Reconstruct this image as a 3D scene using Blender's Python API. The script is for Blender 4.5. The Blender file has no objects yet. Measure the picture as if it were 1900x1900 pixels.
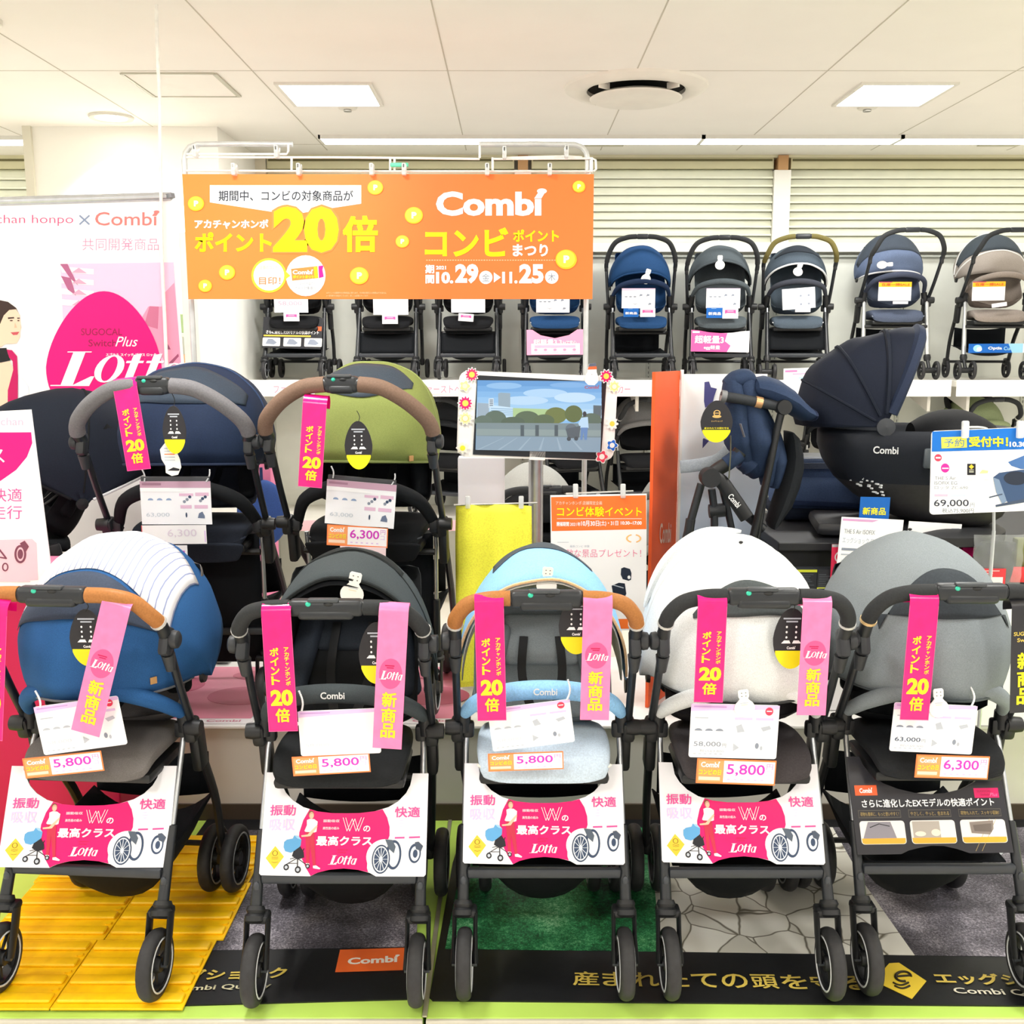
import bpy, bmesh, math, random
from mathutils import Vector, Matrix
random.seed(7)
S = bpy.context.scene
COL = S.collection
PI = math.pi
# ------------------------------------------------------------------ camera
CAM_H = 1.65; PITCH = math.radians(9.2); FPX = 1903.0
cam = bpy.data.cameras.new('camera'); cam.sensor_width = 36.0; cam.lens = 36.0*FPX/1900.0; cam.clip_start = .05
camo = bpy.data.objects.new('camera', cam); COL.objects.link(camo)
camo.location = (0, 0, CAM_H); camo.rotation_euler = (PI/2-PITCH, 0, 0)
S.camera = camo
# ------------------------------------------------------------------ world: the bright sales floor beyond the modelled corner
W = bpy.data.worlds.new('world'); S.world = W; W.use_nodes = True
W.node_tree.nodes['Background'].inputs[0].default_value = (1.0, .97, .93, 1)
W.node_tree.nodes['Background'].inputs[1].default_value = 1.0
# ------------------------------------------------------------------ exposure
vs = S.view_settings
S.display_settings.display_device = 'sRGB'
vs.view_transform = 'Standard'; vs.look = 'None'; vs.gamma = 1.0; vs.use_curve_mapping = False
vs.exposure = 0.3
S.cycles.max_bounces = 6; S.cycles.diffuse_bounces = 4; S.cycles.glossy_bounces = 3
S.cycles.transparent_max_bounces = 12
S.cycles.caustics_reflective = False; S.cycles.caustics_refractive = False
LAMP_W = 29.0      # each square ceiling lamp
LINE_E = 6.5       # line lamps over the shelves
PANEL_E = 12.0     # square panels
# ------------------------------------------------------------------ reading the photograph: pixel -> point at a distance
def ray(px, py):
    xc = (px-950)/FPX; yc = (950-py)/FPX
    return Vector((xc, math.cos(PITCH)+yc*math.sin(PITCH), -math.sin(PITCH)+yc*math.cos(PITCH)))
def P(px, py, d):
    r = ray(px, py); return Vector((0, 0, CAM_H)) + r*(d/r.y)
def PZ(px, py, z=0.0):
    r = ray(px, py); return Vector((0, 0, CAM_H)) + r*((z-CAM_H)/r.z)
def XC(px, d, z):
    return (px-950)/FPX*(d*math.cos(PITCH)+(CAM_H-z)*math.sin(PITCH))
# ------------------------------------------------------------------ materials
def lin(c):
    if isinstance(c, str):
        c = c.lstrip('#'); c = tuple(int(c[i:i+2], 16) for i in (0, 2, 4))
    return tuple(((v/255)/12.92 if v/255 <= .04045 else ((v/255+.055)/1.055)**2.4) for v in c)
_M = {}
def M(col, rough=.55, kind='plain', metal=0.0, emit=0.0, alpha=1.0):
    key = (str(col), rough, kind, metal, emit, alpha)
    if key in _M: return _M[key]
    m = bpy.data.materials.new(kind); m.use_nodes = True
    nt = m.node_tree; N = nt.nodes; L = nt.links
    b = N['Principled BSDF']; rgb = lin(col)
    b.inputs['Base Color'].default_value = (*rgb, 1)
    b.inputs['Roughness'].default_value = rough
    b.inputs['Metallic'].default_value = metal
    if kind in ('plain', 'print'):
        b.inputs['Specular IOR Level'].default_value = .3
    if emit:
        b.inputs['Emission Color'].default_value = (*rgb, 1); b.inputs['Emission Strength'].default_value = emit
        b.inputs['Base Color'].default_value = (0.02, .02, .02, 1)
    if alpha < 1:
        b.inputs['Alpha'].default_value = alpha
    def noise(scale, detail=3, lo=.8, hi=1.15, bump=0.0, dist=.002):
        tc = N.new('ShaderNodeTexCoord'); n = N.new('ShaderNodeTexNoise')
        n.inputs['Scale'].default_value = scale; n.inputs['Detail'].default_value = detail
        L.new(tc.outputs['Object'], n.inputs['Vector'])
        mr = N.new('ShaderNodeMapRange'); mr.inputs[1].default_value = .3; mr.inputs[2].default_value = .7
        mr.inputs[3].default_value = lo; mr.inputs[4].default_value = hi
        L.new(n.outputs['Fac'], mr.inputs[0])
        mx = N.new('ShaderNodeVectorMath'); mx.operation = 'SCALE'; mx.inputs[0].default_value = rgb
        L.new(mr.outputs[0], mx.inputs['Scale']); L.new(mx.outputs[0], b.inputs['Base Color'])
        if bump:
            bp = N.new('ShaderNodeBump'); bp.inputs['Strength'].default_value = bump; bp.inputs['Distance'].default_value = dist
            L.new(n.outputs['Fac'], bp.inputs['Height']); L.new(bp.outputs[0], b.inputs['Normal'])
        return tc
    if kind == 'fabric':
        noise(220, 4, .88, 1.12, .18, .001)
        b.inputs['Sheen Weight'].default_value = .0; b.inputs['Specular IOR Level'].default_value = .2
    elif kind == 'melange':
        noise(420, 3, .86, 1.14, .10, .0008); b.inputs['Specular IOR Level'].default_value = .2
    elif kind == 'rubber':
        noise(60, 4, .8, 1.25, .15, .001)
    elif kind == 'plastic':
        noise(35, 2, .93, 1.07, .05, .0005)
    elif kind == 'wall':
        noise(3, 3, .985, 1.01)
    elif kind == 'paint':
        noise(8, 2, .97, 1.03)
    elif kind in ('grass', 'asphalt'):
        tc = N.new('ShaderNodeTexCoord')
        n1 = N.new('ShaderNodeTexNoise'); n1.inputs['Scale'].default_value = 85 if kind == 'grass' else 150; n1.inputs['Detail'].default_value = 6
        n1.inputs['Roughness'].default_value = 1.0
        n2 = N.new('ShaderNodeTexNoise'); n2.inputs['Scale'].default_value = 5; n2.inputs['Detail'].default_value = 2
        L.new(tc.outputs['Object'], n1.inputs[0]); L.new(tc.outputs['Object'], n2.inputs[0])
        cr = N.new('ShaderNodeValToRGB'); e = cr.color_ramp.elements
        if kind == 'grass':
            cols = [(.34, '#04180d'), (.46, '#0d5a30'), (.56, '#2f9a5a'), (.68, '#a8e0b0')]
        else:
            cols = [(.34, '#141318'), (.46, '#3f3c44'), (.56, '#77737d'), (.68, '#d8d2da')]
        e[0].position = cols[0][0]; e[0].color = (*lin(cols[0][1]), 1)
        e[1].position = cols[-1][0]; e[1].color = (*lin(cols[-1][1]), 1)
        for p_, c_ in cols[1:-1]:
            q = e.new(p_); q.color = (*lin(c_), 1)
        mx = N.new('ShaderNodeMath'); mx.operation = 'MULTIPLY_ADD'; mx.inputs[1].default_value = .5; mx.inputs[2].default_value = -.26
        L.new(n2.outputs['Fac'], mx.inputs[0])
        ad = N.new('ShaderNodeMath'); L.new(n1.outputs['Fac'], ad.inputs[0]); L.new(mx.outputs[0], ad.inputs[1])
        L.new(ad.outputs[0], cr.inputs[0]); L.new(cr.outputs[0], b.inputs['Base Color'])
    elif kind == 'stone':
        tc = N.new('ShaderNodeTexCoord')
        nz = N.new('ShaderNodeTexNoise'); nz.inputs['Scale'].default_value = 6
        va = N.new('ShaderNodeVectorMath'); va.operation = 'MULTIPLY_ADD'; va.inputs[1].default_value = (.06, .06, .06)
        L.new(tc.outputs['Object'], nz.inputs[0]); L.new(nz.outputs['Color'], va.inputs[0]); L.new(tc.outputs['Object'], va.inputs[2])
        v1 = N.new('ShaderNodeTexVoronoi'); v1.feature = 'DISTANCE_TO_EDGE'; v1.inputs['Scale'].default_value = 8.5
        v2 = N.new('ShaderNodeTexVoronoi'); v2.inputs['Scale'].default_value = 8.5
        L.new(va.outputs[0], v1.inputs[0]); L.new(va.outputs[0], v2.inputs[0])
        cr = N.new('ShaderNodeValToRGB'); e = cr.color_ramp.elements
        e[0].position = .006; e[0].color = (*lin('#7d786c'), 1); e[1].position = .03; e[1].color = (1, 1, 1, 1)
        L.new(v1.outputs['Distance'], cr.inputs[0])
        c2 = N.new('ShaderNodeValToRGB'); e = c2.color_ramp.elements
        e[0].color = (*lin('#c4c2b6'), 1); e[1].color = (*lin('#f1f0e8'), 1)
        L.new(v2.outputs['Color'], c2.inputs[0])
        mx = N.new('ShaderNodeMix'); mx.data_type = 'RGBA'; mx.blend_type = 'MULTIPLY'; mx.inputs[0].default_value = 1
        L.new(c2.outputs[0], mx.inputs[6]); L.new(cr.outputs[0], mx.inputs[7]); L.new(mx.outputs[2], b.inputs['Base Color'])
    elif kind == 'stripe':   # thin navy pin stripes along the object's x
        tc = N.new('ShaderNodeTexCoord'); w = N.new('ShaderNodeTexWave'); w.inputs['Scale'].default_value = 20
        L.new(tc.outputs['Object'], w.inputs[0])
        cr = N.new('ShaderNodeValToRGB'); e = cr.color_ramp.elements
        e[0].position = .03; e[0].color = (*lin('#8b96bd'), 1); e[1].position = .09; e[1].color = (*rgb, 1)
        L.new(w.outputs['Fac'], cr.inputs[0]); L.new(cr.outputs[0], b.inputs['Base Color'])
    elif kind == 'brushed':
        noise(30, 3, .92, 1.05)
    _M[key] = m
    return m
BLK = M('#15171a', .5, 'plastic'); FRAME = M('#1e2125', .38, 'plastic'); FRAME2 = M('#3a3e44', .4, 'plastic')
RUB = M('#242426', .6, 'rubber'); SILV = M('#b9bdc1', .3, 'brushed', .8); CHROME = M('#d9dcde', .2, 'brushed', .9)
DARKF = M('#111418', .85, 'fabric'); CLEAR = M('#f4f6f6', .15, 'plastic', alpha=.55)
WHITE = M('#f2f2f4', .4, 'print')
# ------------------------------------------------------------------ mesh helpers
def catmull(pts, k=6):
    pts = [Vector(p) for p in pts]; out = []
    n = len(pts)
    for i in range(n-1):
        p0 = pts[max(i-1, 0)]; p1 = pts[i]; p2 = pts[i+1]; p3 = pts[min(i+2, n-1)]
        for j in range(k):
            t = j/k
            out.append(.5*((2*p1)+(p2-p0)*t+(2*p0-5*p1+4*p2-p3)*t*t+(3*p1-p0-3*p2+p3)*t**3))
    out.append(pts[-1]); return out
class G:
    def __init__(s): s.v = []; s.f = []; s.mi = []
    def add(s, v, f, T=None, mi=0):
        b = len(s.v)
        s.v += [(T @ Vector(p)) if T is not None else Vector(p) for p in v]
        s.f += [[i+b for i in q] for q in f]; s.mi += [mi]*len(f); return s
    def box(s, c, d, rot=None, bev=0.0, seg=2, mi=0):
        bm = bmesh.new(); bmesh.ops.create_cube(bm, size=1)
        for v in bm.verts: v.co = Vector((v.co.x*d[0], v.co.y*d[1], v.co.z*d[2]))
        if bev: bmesh.ops.bevel(bm, geom=bm.edges[:], offset=min(bev, min(d)*.49), segments=seg, affect='EDGES', profile=.5)
        T = Matrix.Translation(c)
        if rot is not None:
            T = T @ (rot if isinstance(rot, Matrix) else (Matrix.Rotation(rot[2], 4, 'Z') @ Matrix.Rotation(rot[1], 4, 'Y') @ Matrix.Rotation(rot[0], 4, 'X')))
        bm.verts.ensure_lookup_table(); bm.verts.index_update()
        s.add([v.co.copy() for v in bm.verts], [[v.index for v in f.verts] for f in bm.faces], T, mi); bm.free(); return s
    def tube(s, pts, r, n=10, closed=False, ry=None, up=None):
        pts = [Vector(p) for p in pts]; m = len(pts)
        R = r if isinstance(r, (list, tuple)) else [r]*m
        RY = ry if isinstance(ry, (list, tuple)) else ([ry]*m if ry else R)
        tan = []
        for i in range(m):
            a = pts[(i-1) % m] if (closed or i > 0) else pts[i]; b = pts[(i+1) % m] if (closed or i < m-1) else pts[i]
            t = b-a
            tan.append(t.normalized() if t.length > 1e-9 else Vector((0, 0, 1)))
        u = Vector(up) if up else (Vector((0, 0, 1)) if abs(tan[0].z) < .9 else Vector((0, 1, 0)))
        V = []
        for i in range(m):
            u = u - tan[i]*u.dot(tan[i])
            if u.length < 1e-6: u = tan[i].orthogonal()
            u.normalize(); w = tan[i].cross(u)
            for k in range(n):
                a = 2*PI*k/n; V.append(pts[i]+u*(math.cos(a)*RY[i])+w*(math.sin(a)*R[i]))
        Fc = []
        for i in range(m if closed else m-1):
            j = (i+1) % m
            for k in range(n):
                q = (k+1) % n; Fc.append([i*n+k, i*n+q, j*n+q, j*n+k])
        if not closed:
            Fc.append(list(range(n))[::-1]); Fc.append([(m-1)*n+k for k in range(n)])
        return s.add(V, Fc)
    def lathe(s, prof, c, axis=(1, 0, 0), n=24):   # prof: (radius, along) closed loop or open
        ax = Vector(axis).normalized(); u = ax.orthogonal().normalized(); w = ax.cross(u); c = Vector(c); V = []; m = len(prof)
        for k in range(n):
            a = 2*PI*k/n; d = u*math.cos(a)+w*math.sin(a)
            for (r, h) in prof: V.append(c+d*r+ax*h)
        Fc = []
        for k in range(n):
            q = (k+1) % n
            for i in range(m-1): Fc.append([k*m+i, k*m+i+1, q*m+i+1, q*m+i])
        return s.add(V, Fc)
    def grid(s, rows, flip=False):
        n = len(rows[0]); V = [p for r in rows for p in r]; Fc = []
        for i in range(len(rows)-1):
            for j in range(n-1):
                q = [i*n+j, i*n+j+1, (i+1)*n+j+1, (i+1)*n+j]; Fc.append(q[::-1] if flip else q)
        return s.add(V, Fc)
    def loft(s, rings, cap=True):
        n = len(rings[0]); V = [p for r in rings for p in r]; Fc = []
        for i in range(len(rings)-1):
            for k in range(n):
                q = (k+1) % n; Fc.append([i*n+k, i*n+q, (i+1)*n+q, (i+1)*n+k])
        if cap: Fc.append(list(range(n))[::-1]); Fc.append([(len(rings)-1)*n+k for k in range(n)])
        return s.add(V, Fc)
    def prism(s, poly, h, T=None):   # poly in xy, from z=-h to z=0
        n = len(poly); V = [(x, y, 0) for x, y in poly]+[(x, y, -h) for x, y in poly]
        Fc = [list(range(n)), [n+k for k in range(n)][::-1]]+[[k, n+k, n+(k+1) % n, (k+1) % n] for k in range(n)]
        return s.add(V, Fc, T)
    def ell(s, c, d, n=16, m=10, rot=None):
        V = []; Fc = []
        for i in range(m+1):
            a = PI*i/m
            for k in range(n):
                b = 2*PI*k/n; V.append(Vector((math.sin(a)*math.cos(b)*d[0], math.sin(a)*math.sin(b)*d[1], math.cos(a)*d[2])))
        for i in range(m):
            for k in range(n):
                q = (k+1) % n; Fc.append([i*n+k, (i+1)*n+k, (i+1)*n+q, i*n+q])
        T = Matrix.Translation(c)
        if rot is not None: T = T @ (Matrix.Rotation(rot[2], 4, 'Z') @ Matrix.Rotation(rot[1], 4, 'Y') @ Matrix.Rotation(rot[0], 4, 'X'))
        return s.add(V, Fc, T)
    def build(s, name, mat, parent=None, sm=38, solid=0.0, weld=False, sub=0, off=0.0):
        me = bpy.data.meshes.new(name); me.from_pydata([tuple(v) for v in s.v], [], s.f)
        mats = mat if isinstance(mat, (list, tuple)) else [mat]
        for m_ in mats: me.materials.append(m_)
        if any(s.mi): me.polygons.foreach_set('material_index', s.mi)
        bm = bmesh.new(); bm.from_mesh(me)
        if weld: bmesh.ops.remove_doubles(bm, verts=bm.verts[:], dist=1e-5)
        bmesh.ops.recalc_face_normals(bm, faces=bm.faces[:]); bm.to_mesh(me); bm.free()
        if sm:
            me.polygons.foreach_set('use_smooth', [True]*len(me.polygons)); me.set_sharp_from_angle(angle=math.radians(sm))
        name = name.strip(); o = bpy.data.objects.new(name, me); COL.objects.link(o)
        if parent is not None: o.parent = parent
        if solid:
            md = o.modifiers.new('thickness', 'SOLIDIFY'); md.thickness = solid; md.offset = off
        if sub:
            md = o.modifiers.new('smooth', 'SUBSURF'); md.levels = sub; md.render_levels = sub
        return o
def tag(o, label=None, cat=None, group=None, kind=None):
    if label: o['label'] = label
    if cat: o['category'] = cat
    if group: o['group'] = group
    if kind: o['kind'] = kind
    return o
def empty(name, loc, rz=0.0, label=None, cat=None, group=None):
    o = bpy.data.objects.new(name, None); COL.objects.link(o); o.empty_display_size = .1
    o.location = loc; o.rotation_euler = (0, 0, rz); return tag(o, label, cat, group)
def struct(name, g, mat, parent=None, **k):
    o = g.build(name, mat, parent, **k)
    if parent is None: o['kind'] = 'structure'
    return o
# ------------------------------------------------------------------ printed lettering
_T = {}; _TZ = {}
def glyphs(s, bold=0.0, shear=0.0):
    k = (s, bold, shear)
    if k in _T: return _T[k]
    cjk = bold > 0 and any(ord(ch) >= 0x4e00 and ord(ch) < 0xa000 for ch in s)
    c = bpy.data.curves.new('lettering', 'FONT'); c.body = s; c.size = 1; c.offset = 0 if cjk else bold; c.shear = shear; c.resolution_u = 3
    o = bpy.data.objects.new('lettering', c); me = bpy.data.meshes.new_from_object(o)
    V = [(v.co.x, v.co.y) for v in me.vertices]; Fc = [list(p.vertices) for p in me.polygons]
    bpy.data.objects.remove(o); bpy.data.curves.remove(c); bpy.data.meshes.remove(me)
    if cjk:
        q = bold*.75; n0 = len(V); V0, F0 = V, Fc; V = []; Fc = []; _TZ[k] = n0
        for i, (dx, dy) in enumerate(((q, q), (-q, q), (q, -q), (-q, -q), (0, 0))):
            V += [(x+dx, y+dy) for x, y in V0]; Fc += [[a+i*n0 for a in f] for f in F0]
    if not V: V = [(0, 0), (1, 0), (1, 1)]; Fc = [[0, 1, 2]]
    x0 = min(v[0] for v in V); x1 = max(v[0] for v in V); y0 = min(v[1] for v in V); y1 = max(v[1] for v in V)
    V = [((x-x0)/max(x1-x0, 1e-6), (y1-y)/max(y1-y0, 1e-6)) for x, y in V]     # unit box, v downwards
    _T[k] = (V, Fc); return _T[k]
def ellpts(cx, cy, rx, ry, n=28, a0=0.0, a1=2*PI):
    full = abs(a1-a0-2*PI) < 1e-6
    return [(cx+rx*math.cos(a0+(a1-a0)*i/(n if full else n-1)), cy+ry*math.sin(a0+(a1-a0)*i/(n if full else n-1))) for i in range(n)]
def egg(cx, cy, rx, ry, n=30):   # pointed end up
    out = []
    for i in range(n):
        a = 2*PI*i/n; y = math.sin(a); x = math.cos(a)*(1.0-.16*(-y)) if y < 0 else math.cos(a)
        out.append((cx+rx*x, cy+ry*y))
    return out
class Panel:
    """A flat printed thing: a board with its prints as children. TL, TR, BL are its corners in the place."""
    def __init__(s, name, label, cat, TL, TR, BL, mat=WHITE, thick=.002, outline=None, group=None, rad=0.0, board=None, gap=.0004, parent=None, part=False):
        TL, TR, BL = Vector(TL), Vector(TR), Vector(BL)
        U = TR-TL; s.W = U.length; U.normalize(); V = BL-TL; V -= U*V.dot(U); s.H = V.length; V.normalize()
        N = V.cross(U); s.gap = gap; s.U, s.V, s.N, s.TL = U, V, N, TL
        T = Matrix((U, -V, N)).transposed().to_4x4(); T.translation = TL+U*(s.W/2)+V*s.H
        s.T = T; s.G = {}; s.nm = 'print'; s.q = 0
        if outline is None:
            outline = s.rrect(0, 0, 1, 1, rad) if rad else [(0, 0), (1, 0), (1, 1), (0, 1)]
        g = board(s) if board else G().prism([s.loc(u, v) for u, v in outline], thick)
        s.o = g.build(name, mat, parent, sm=30)
        if parent is None:
            s.o.matrix_world = T
        else:
            s.o.matrix_local = T
        if not part: tag(s.o, label, cat, group)
        elif label: s.o['label'] = label
    def rrect(s, u0, v0, u1, v1, r):
        ru, rv = r/s.W, r/s.H; out = []
        for cx, cy, a in ((u1-ru, v0+rv, -PI/2), (u1-ru, v1-rv, 0), (u0+ru, v1-rv, PI/2), (u0+ru, v0+rv, PI)):
            out += [(cx+ru*math.cos(a+PI/2*i/4), cy+rv*math.sin(a+PI/2*i/4)) for i in range(5)]
        return out
    def loc(s, u, v): return (u*s.W-s.W/2, (1-v)*s.H)
    def uv(s, px, py):   # photo pixel -> fractions on this panel's plane
        r = ray(px, py); o = Vector((0, 0, CAM_H)); t = (s.TL-o).dot(s.N)/r.dot(s.N); q = o+r*t-s.TL
        return (q.dot(s.U)/s.W, q.dot(s.V)/s.H)
    def crop(s, ox, oy, k): s.k = (ox, oy, k); return s       # read coordinates from an enlarged crop of the photo
    def _q(s, p): return s.uv(s.k[0]+p[0]*s.k[2], s.k[1]+p[1]*s.k[2])
    def _put(s, V, Fc, mat, layer, name, zs=0):
        s.cnt = (getattr(s, 'cnt', 0)+1) % 20; layer = layer+.022*s.cnt
        if name == 'print': name = s.nm
        key = name
        if name[0] == '\0': name = name[1:].rstrip('0123456789')
        if name == 'lettering' and s.q is not None: s.q += 1; key = (name, s.q)
        nm, g, mats = s.G.setdefault(key, (name, G(), [])); z = s.gap*layer
        if mat not in mats: mats.append(mat)
        g.add([(*s.loc(u, v), z+(i//zs*s.gap*.16 if zs else 0)) for i, (u, v) in enumerate(V)], Fc, None, mats.index(mat))
    def poly(s, pts, mat, layer=1, px=False, name='print'):
        if px: pts = [s._q(p) for p in pts]
        s._put(pts, [list(range(len(pts)))], mat, layer, name); return s
    def rect(s, u0, v0, u1, v1, mat, layer=1, px=False, name='print'):
        return s.poly([(u0, v0), (u1, v0), (u1, v1), (u0, v1)], mat, layer, px, name)
    def ell(s, cx, cy, rx, ry, mat, layer=1, px=False, name='print', n=28): return s.poly(ellpts(cx, cy, rx, ry, n), mat, layer, px, name)
    def ring(s, cx, cy, rx, ry, w, mat, layer=1, px=False, name='print', n=28, a0=0.0, a1=2*PI, wy=None):
        A = ellpts(cx, cy, rx, ry, n, a0, a1); B = ellpts(cx, cy, rx-w, ry-(wy if wy is not None else w), n, a0, a1)
        full = abs(a1-a0-2*PI) < 1e-6
        pts = A+B
        if px: pts = [s._q(p) for p in pts]
        s._put(pts, [[i, (i+1) % n, n+(i+1) % n, n+i] for i in range(n if full else n-1)], mat, layer, name); return s
    def line(s, pts, w, mat, layer=1, px=False, name='print'):
        for a, b in zip(pts, pts[1:]):
            a, b = Vector(a), Vector(b); d = b-a
            if d.length < 1e-9: continue
            n = Vector((-d.y, d.x)).normalized()*w/2; e = d.normalized()*w*.3
            s.poly([tuple(a-e+n), tuple(b+e+n), tuple(b+e-n), tuple(a-e-n)], mat, layer, px, name)
        return s
    def text(s, t, u0, v0, u1, v1, mat, layer=2, px=False, bold=.0, shear=.0, quad=None, name='lettering'):
        V, Fc = glyphs(t, bold, shear)
        if quad:    # TL, TR, BL in the same coordinates
            a, b, c = [Vector(q) for q in quad]; V = [tuple(a+(b-a)*x+(c-a)*y) for x, y in V]
        else: V = [(u0+(u1-u0)*x, v0+(v1-v0)*y) for x, y in V]
        if px: V = [s._q(p) for p in V]
        s._put(V, Fc, mat, layer, name, _TZ.get((t, bold, shear), 0)); return s
    def vtext(s, t, uc, v0, v1, w, mat, layer=2, bold=.03, name='lettering', fill=.9):
        n = len(t); h = (v1-v0)/n; q0, s.q = s.q, None; name = 'lettering%d' % (len(s.G)) if name == 'lettering' else name
        for i, ch in enumerate(t):
            k = 1.0
            if ch in 'ャッョュァ': k = .72
            s.text(ch, uc-w*k/2, v0+h*(i+.5-fill*k/2), uc+w*k/2, v0+h*(i+.5+fill*k/2), mat, layer, bold=bold, name='\0'+name)
        s.q = q0; return s
    def combi(s, u0, v0, u1, v1, mat, layer=2, px=False, bold=.035, quad=None):
        """the maker's wordmark: bold roman letters, the i carrying a bulb leaning right"""
        wn = '\0wordmark%d' % len(s.G)
        def mp(x, y):
            if quad:
                a, b, c = [Vector(q) for q in quad]; return tuple(a+(b-a)*x+(c-a)*y)
            return (u0+(u1-u0)*x, v0+(v1-v0)*y)
        V, Fc = glyphs('Comb\u0131', bold, 0)
        V2 = [mp(x*.95, .1+.9*y) for x, y in V]; E = [mp(.955+.045*math.cos(2*PI*i/16), .09+.10*math.sin(2*PI*i/16)) for i in range(16)]
        Nk = [mp(.885, .36), (mp(.925, .12)), mp(.98, .16), mp(.95, .36)]
        if px: V2 = [s._q(p) for p in V2]; E = [s._q(p) for p in E]; Nk = [s._q(p) for p in Nk]
        s._put(V2, Fc, mat, layer, wn); s._put(E, [list(range(16))], mat, layer, wn); s._put(Nk, [[0, 1, 2, 3]], mat, layer, wn); return s
    def lotta(s, u0, v0, u1, v1, mat, layer=2, px=False, quad=None):
        """slanted high-contrast serif wordmark L o t t a, drawn stroke by stroke"""
        def mp(x, y):
            x2 = x+.10*(1-y)
            if quad:
                a, b, c = [Vector(q) for q in quad]; return tuple(a+(b-a)*x2+(c-a)*y)
            return (u0+(u1-u0)*x2, v0+(v1-v0)*y)
        wn = '\0wordmark%d' % len(s.G)
        def pl(pts):
            q = [mp(*p) for p in pts]
            if px: q = [s._q(p) for p in q]
            s._put(q, [list(range(len(q)))], mat, layer, wn)
        def o(cx, cy, rx, ry):
            n = 24; A = ellpts(cx, cy, rx, ry, n); B = ellpts(cx, cy, rx*.48, ry*.9, n)
            q = [mp(*p) for p in A+B]
            if px: q = [s._q(p) for p in q]
            s._put(q, [[i, (i+1) % n, n+(i+1) % n, n+i] for i in range(n)], mat, layer, wn)
        pl([(.03, 0), (.21, 0), (.21, .025), (.03, .025)]); pl([(.075, 0), (.165, 0), (.165, 1), (.075, 1)])
        pl([(.0, .97), (.29, .97), (.29, 1), (.0, 1)]); pl([(.165, .97), (.29, .97), (.30, .72), (.275, .72)])
        o(.39, .5, .105, .40)
        for x in (.53, .68):
            pl([(x, .10), (x+.06, .06), (x+.06, .95), (x+.075, 1), (x+.02, 1), (x, .95)]); pl([(x-.034, .27), (x+.094, .27), (x+.094, .335), (x-.034, .335)])
        o(.86, .66, .075, .33); pl([(.895, .33), (.955, .33), (.955, 1), (.895, 1)])
        return s
    def done(s):
        for nm, g, mats in s.G.values():
            g.build(nm, mats, s.o, sm=0)
        s.G = {}; return s.o
# ================================================================== THE SETTING
CEIL = 2.95
g = G().box((0, 1.5, -.13), (16, 17, .1)); struct('floor', g, M('#efe9dd', .35, 'wall'), sm=0)
g = G().box((0, 2.2, CEIL+.05), (18, 17, .1)); struct('ceiling', g, M('#faf6ee', .8, 'wall'), sm=0)
# seams between the ceiling boards
g = G()
for px in (345, 800, 1240, 1685):
    x = XC(px, 4.17, CEIL); g.box((x, 2.5, CEIL), (.006, 9.4, .003))
x0 = XC(345, 4.17, CEIL)
for k in (-3, -2, -1, 4, 5): g.box((x0+.914*k, 2.5, CEIL), (.006, 9.4, .003))
for y in (3.35, 5.18, 7.0): g.box((0, y, CEIL), (14, .004, .003))
struct('trim_1', g, M('#c9c3b4', .8), sm=0)
g = G().box((0, 7.55, 1.4), (18, .1, 3.2)); struct('wall_back', g, M('#f1efe6', .7, 'wall'), sm=0)
# column at the left
xl, xr = XC(65, 6.45, 2.5), XC(409, 6.45, 2.5)
g = G().box(((xl+xr)/2, 6.97, 1.42), (xr-xl, 1.04, 3.06)); struct('wall_column', g, M('#f4f1e8', .7, 'wall'), sm=0)
g = G().box((xl-.01, 6.44, 1.42), (.05, .03, 3.06)); struct('trim_2', g, M('#dcd8c6', .6), sm=0)
# ---- lamps
EMW = M('#fffdf6', .5, 'lamp', emit=PANEL_E); EML = M('#fbfdff', .5, 'lamp', emit=LINE_E)
def square_lamp(x, y, label, power=LAMP_W, w=.45):
    e = empty('ceiling_light', (x, y, CEIL), 0, label, 'ceiling light', 'square ceiling lights')
    f = G(); t = .02
    for dx, dy, sx, sy in ((0, w/2+t/2, w+2*t, t), (0, -w/2-t/2, w+2*t, t), (w/2+t/2, 0, t, w), (-w/2-t/2, 0, t, w)): f.box((dx, dy, -.006), (sx, sy, .012))
    f.build('frame', M('#e9e6dc', .5), e); G().box((0, 0, -.004), (w, w, .006)).build('diffuser', EMW, e, sm=0)
    l = bpy.data.lights.new('lamp', 'AREA'); l.shape = 'SQUARE'; l.size = w; l.energy = power; l.color = (1, .985, .955)
    lo = bpy.data.objects.new('lamp', l); COL.objects.link(lo); lo.parent = e; lo.location = (0, 0, -.015)
    return e
LX1, LX2 = -.945, 1.99
square_lamp(LX1, 5.64, 'square white ceiling light above the orange banner')
square_lamp(LX2, 5.64, 'square white ceiling light above the strollers with silver legs')
for ix, x in enumerate((LX1-2.93, LX1, LX2, LX2+2.93)):
    for y in (2.72, -.2):
        square_lamp(x, y, 'square white ceiling light over the front rows of strollers')
LN = 0
def line_lamp(xa, xb, ya, label, w=.2):
    e = empty('line_light', ((xa+xb)/2, ya+w/2, CEIL), 0, label, 'ceiling light', 'line lights over the back shelves')
    L_ = xb-xa
    G().box((0, 0, -.012), (L_-.02, w-.012, .02)).build('tube_cover', EML, e, sm=0)
    f = G()
    for dx in (-L_/2+.006, L_/2-.006): f.box((dx, 0, -.012), (.012, w, .024))
    f.box((0, w/2-.003, -.012), (L_, .006, .024)); f.box((0, -w/2+.003, -.012), (L_, .006, .024)); f.build('frame', M('#e3e1d8', .5), e, sm=0)
xs = [XC(590, 6.69, CEIL), XC(1306, 6.69, CEIL), XC(1676, 6.69, CEIL)]
xs.append(xs[-1]+xs[2]-xs[1]); xs.append(xs[-1]+1.3)
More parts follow.
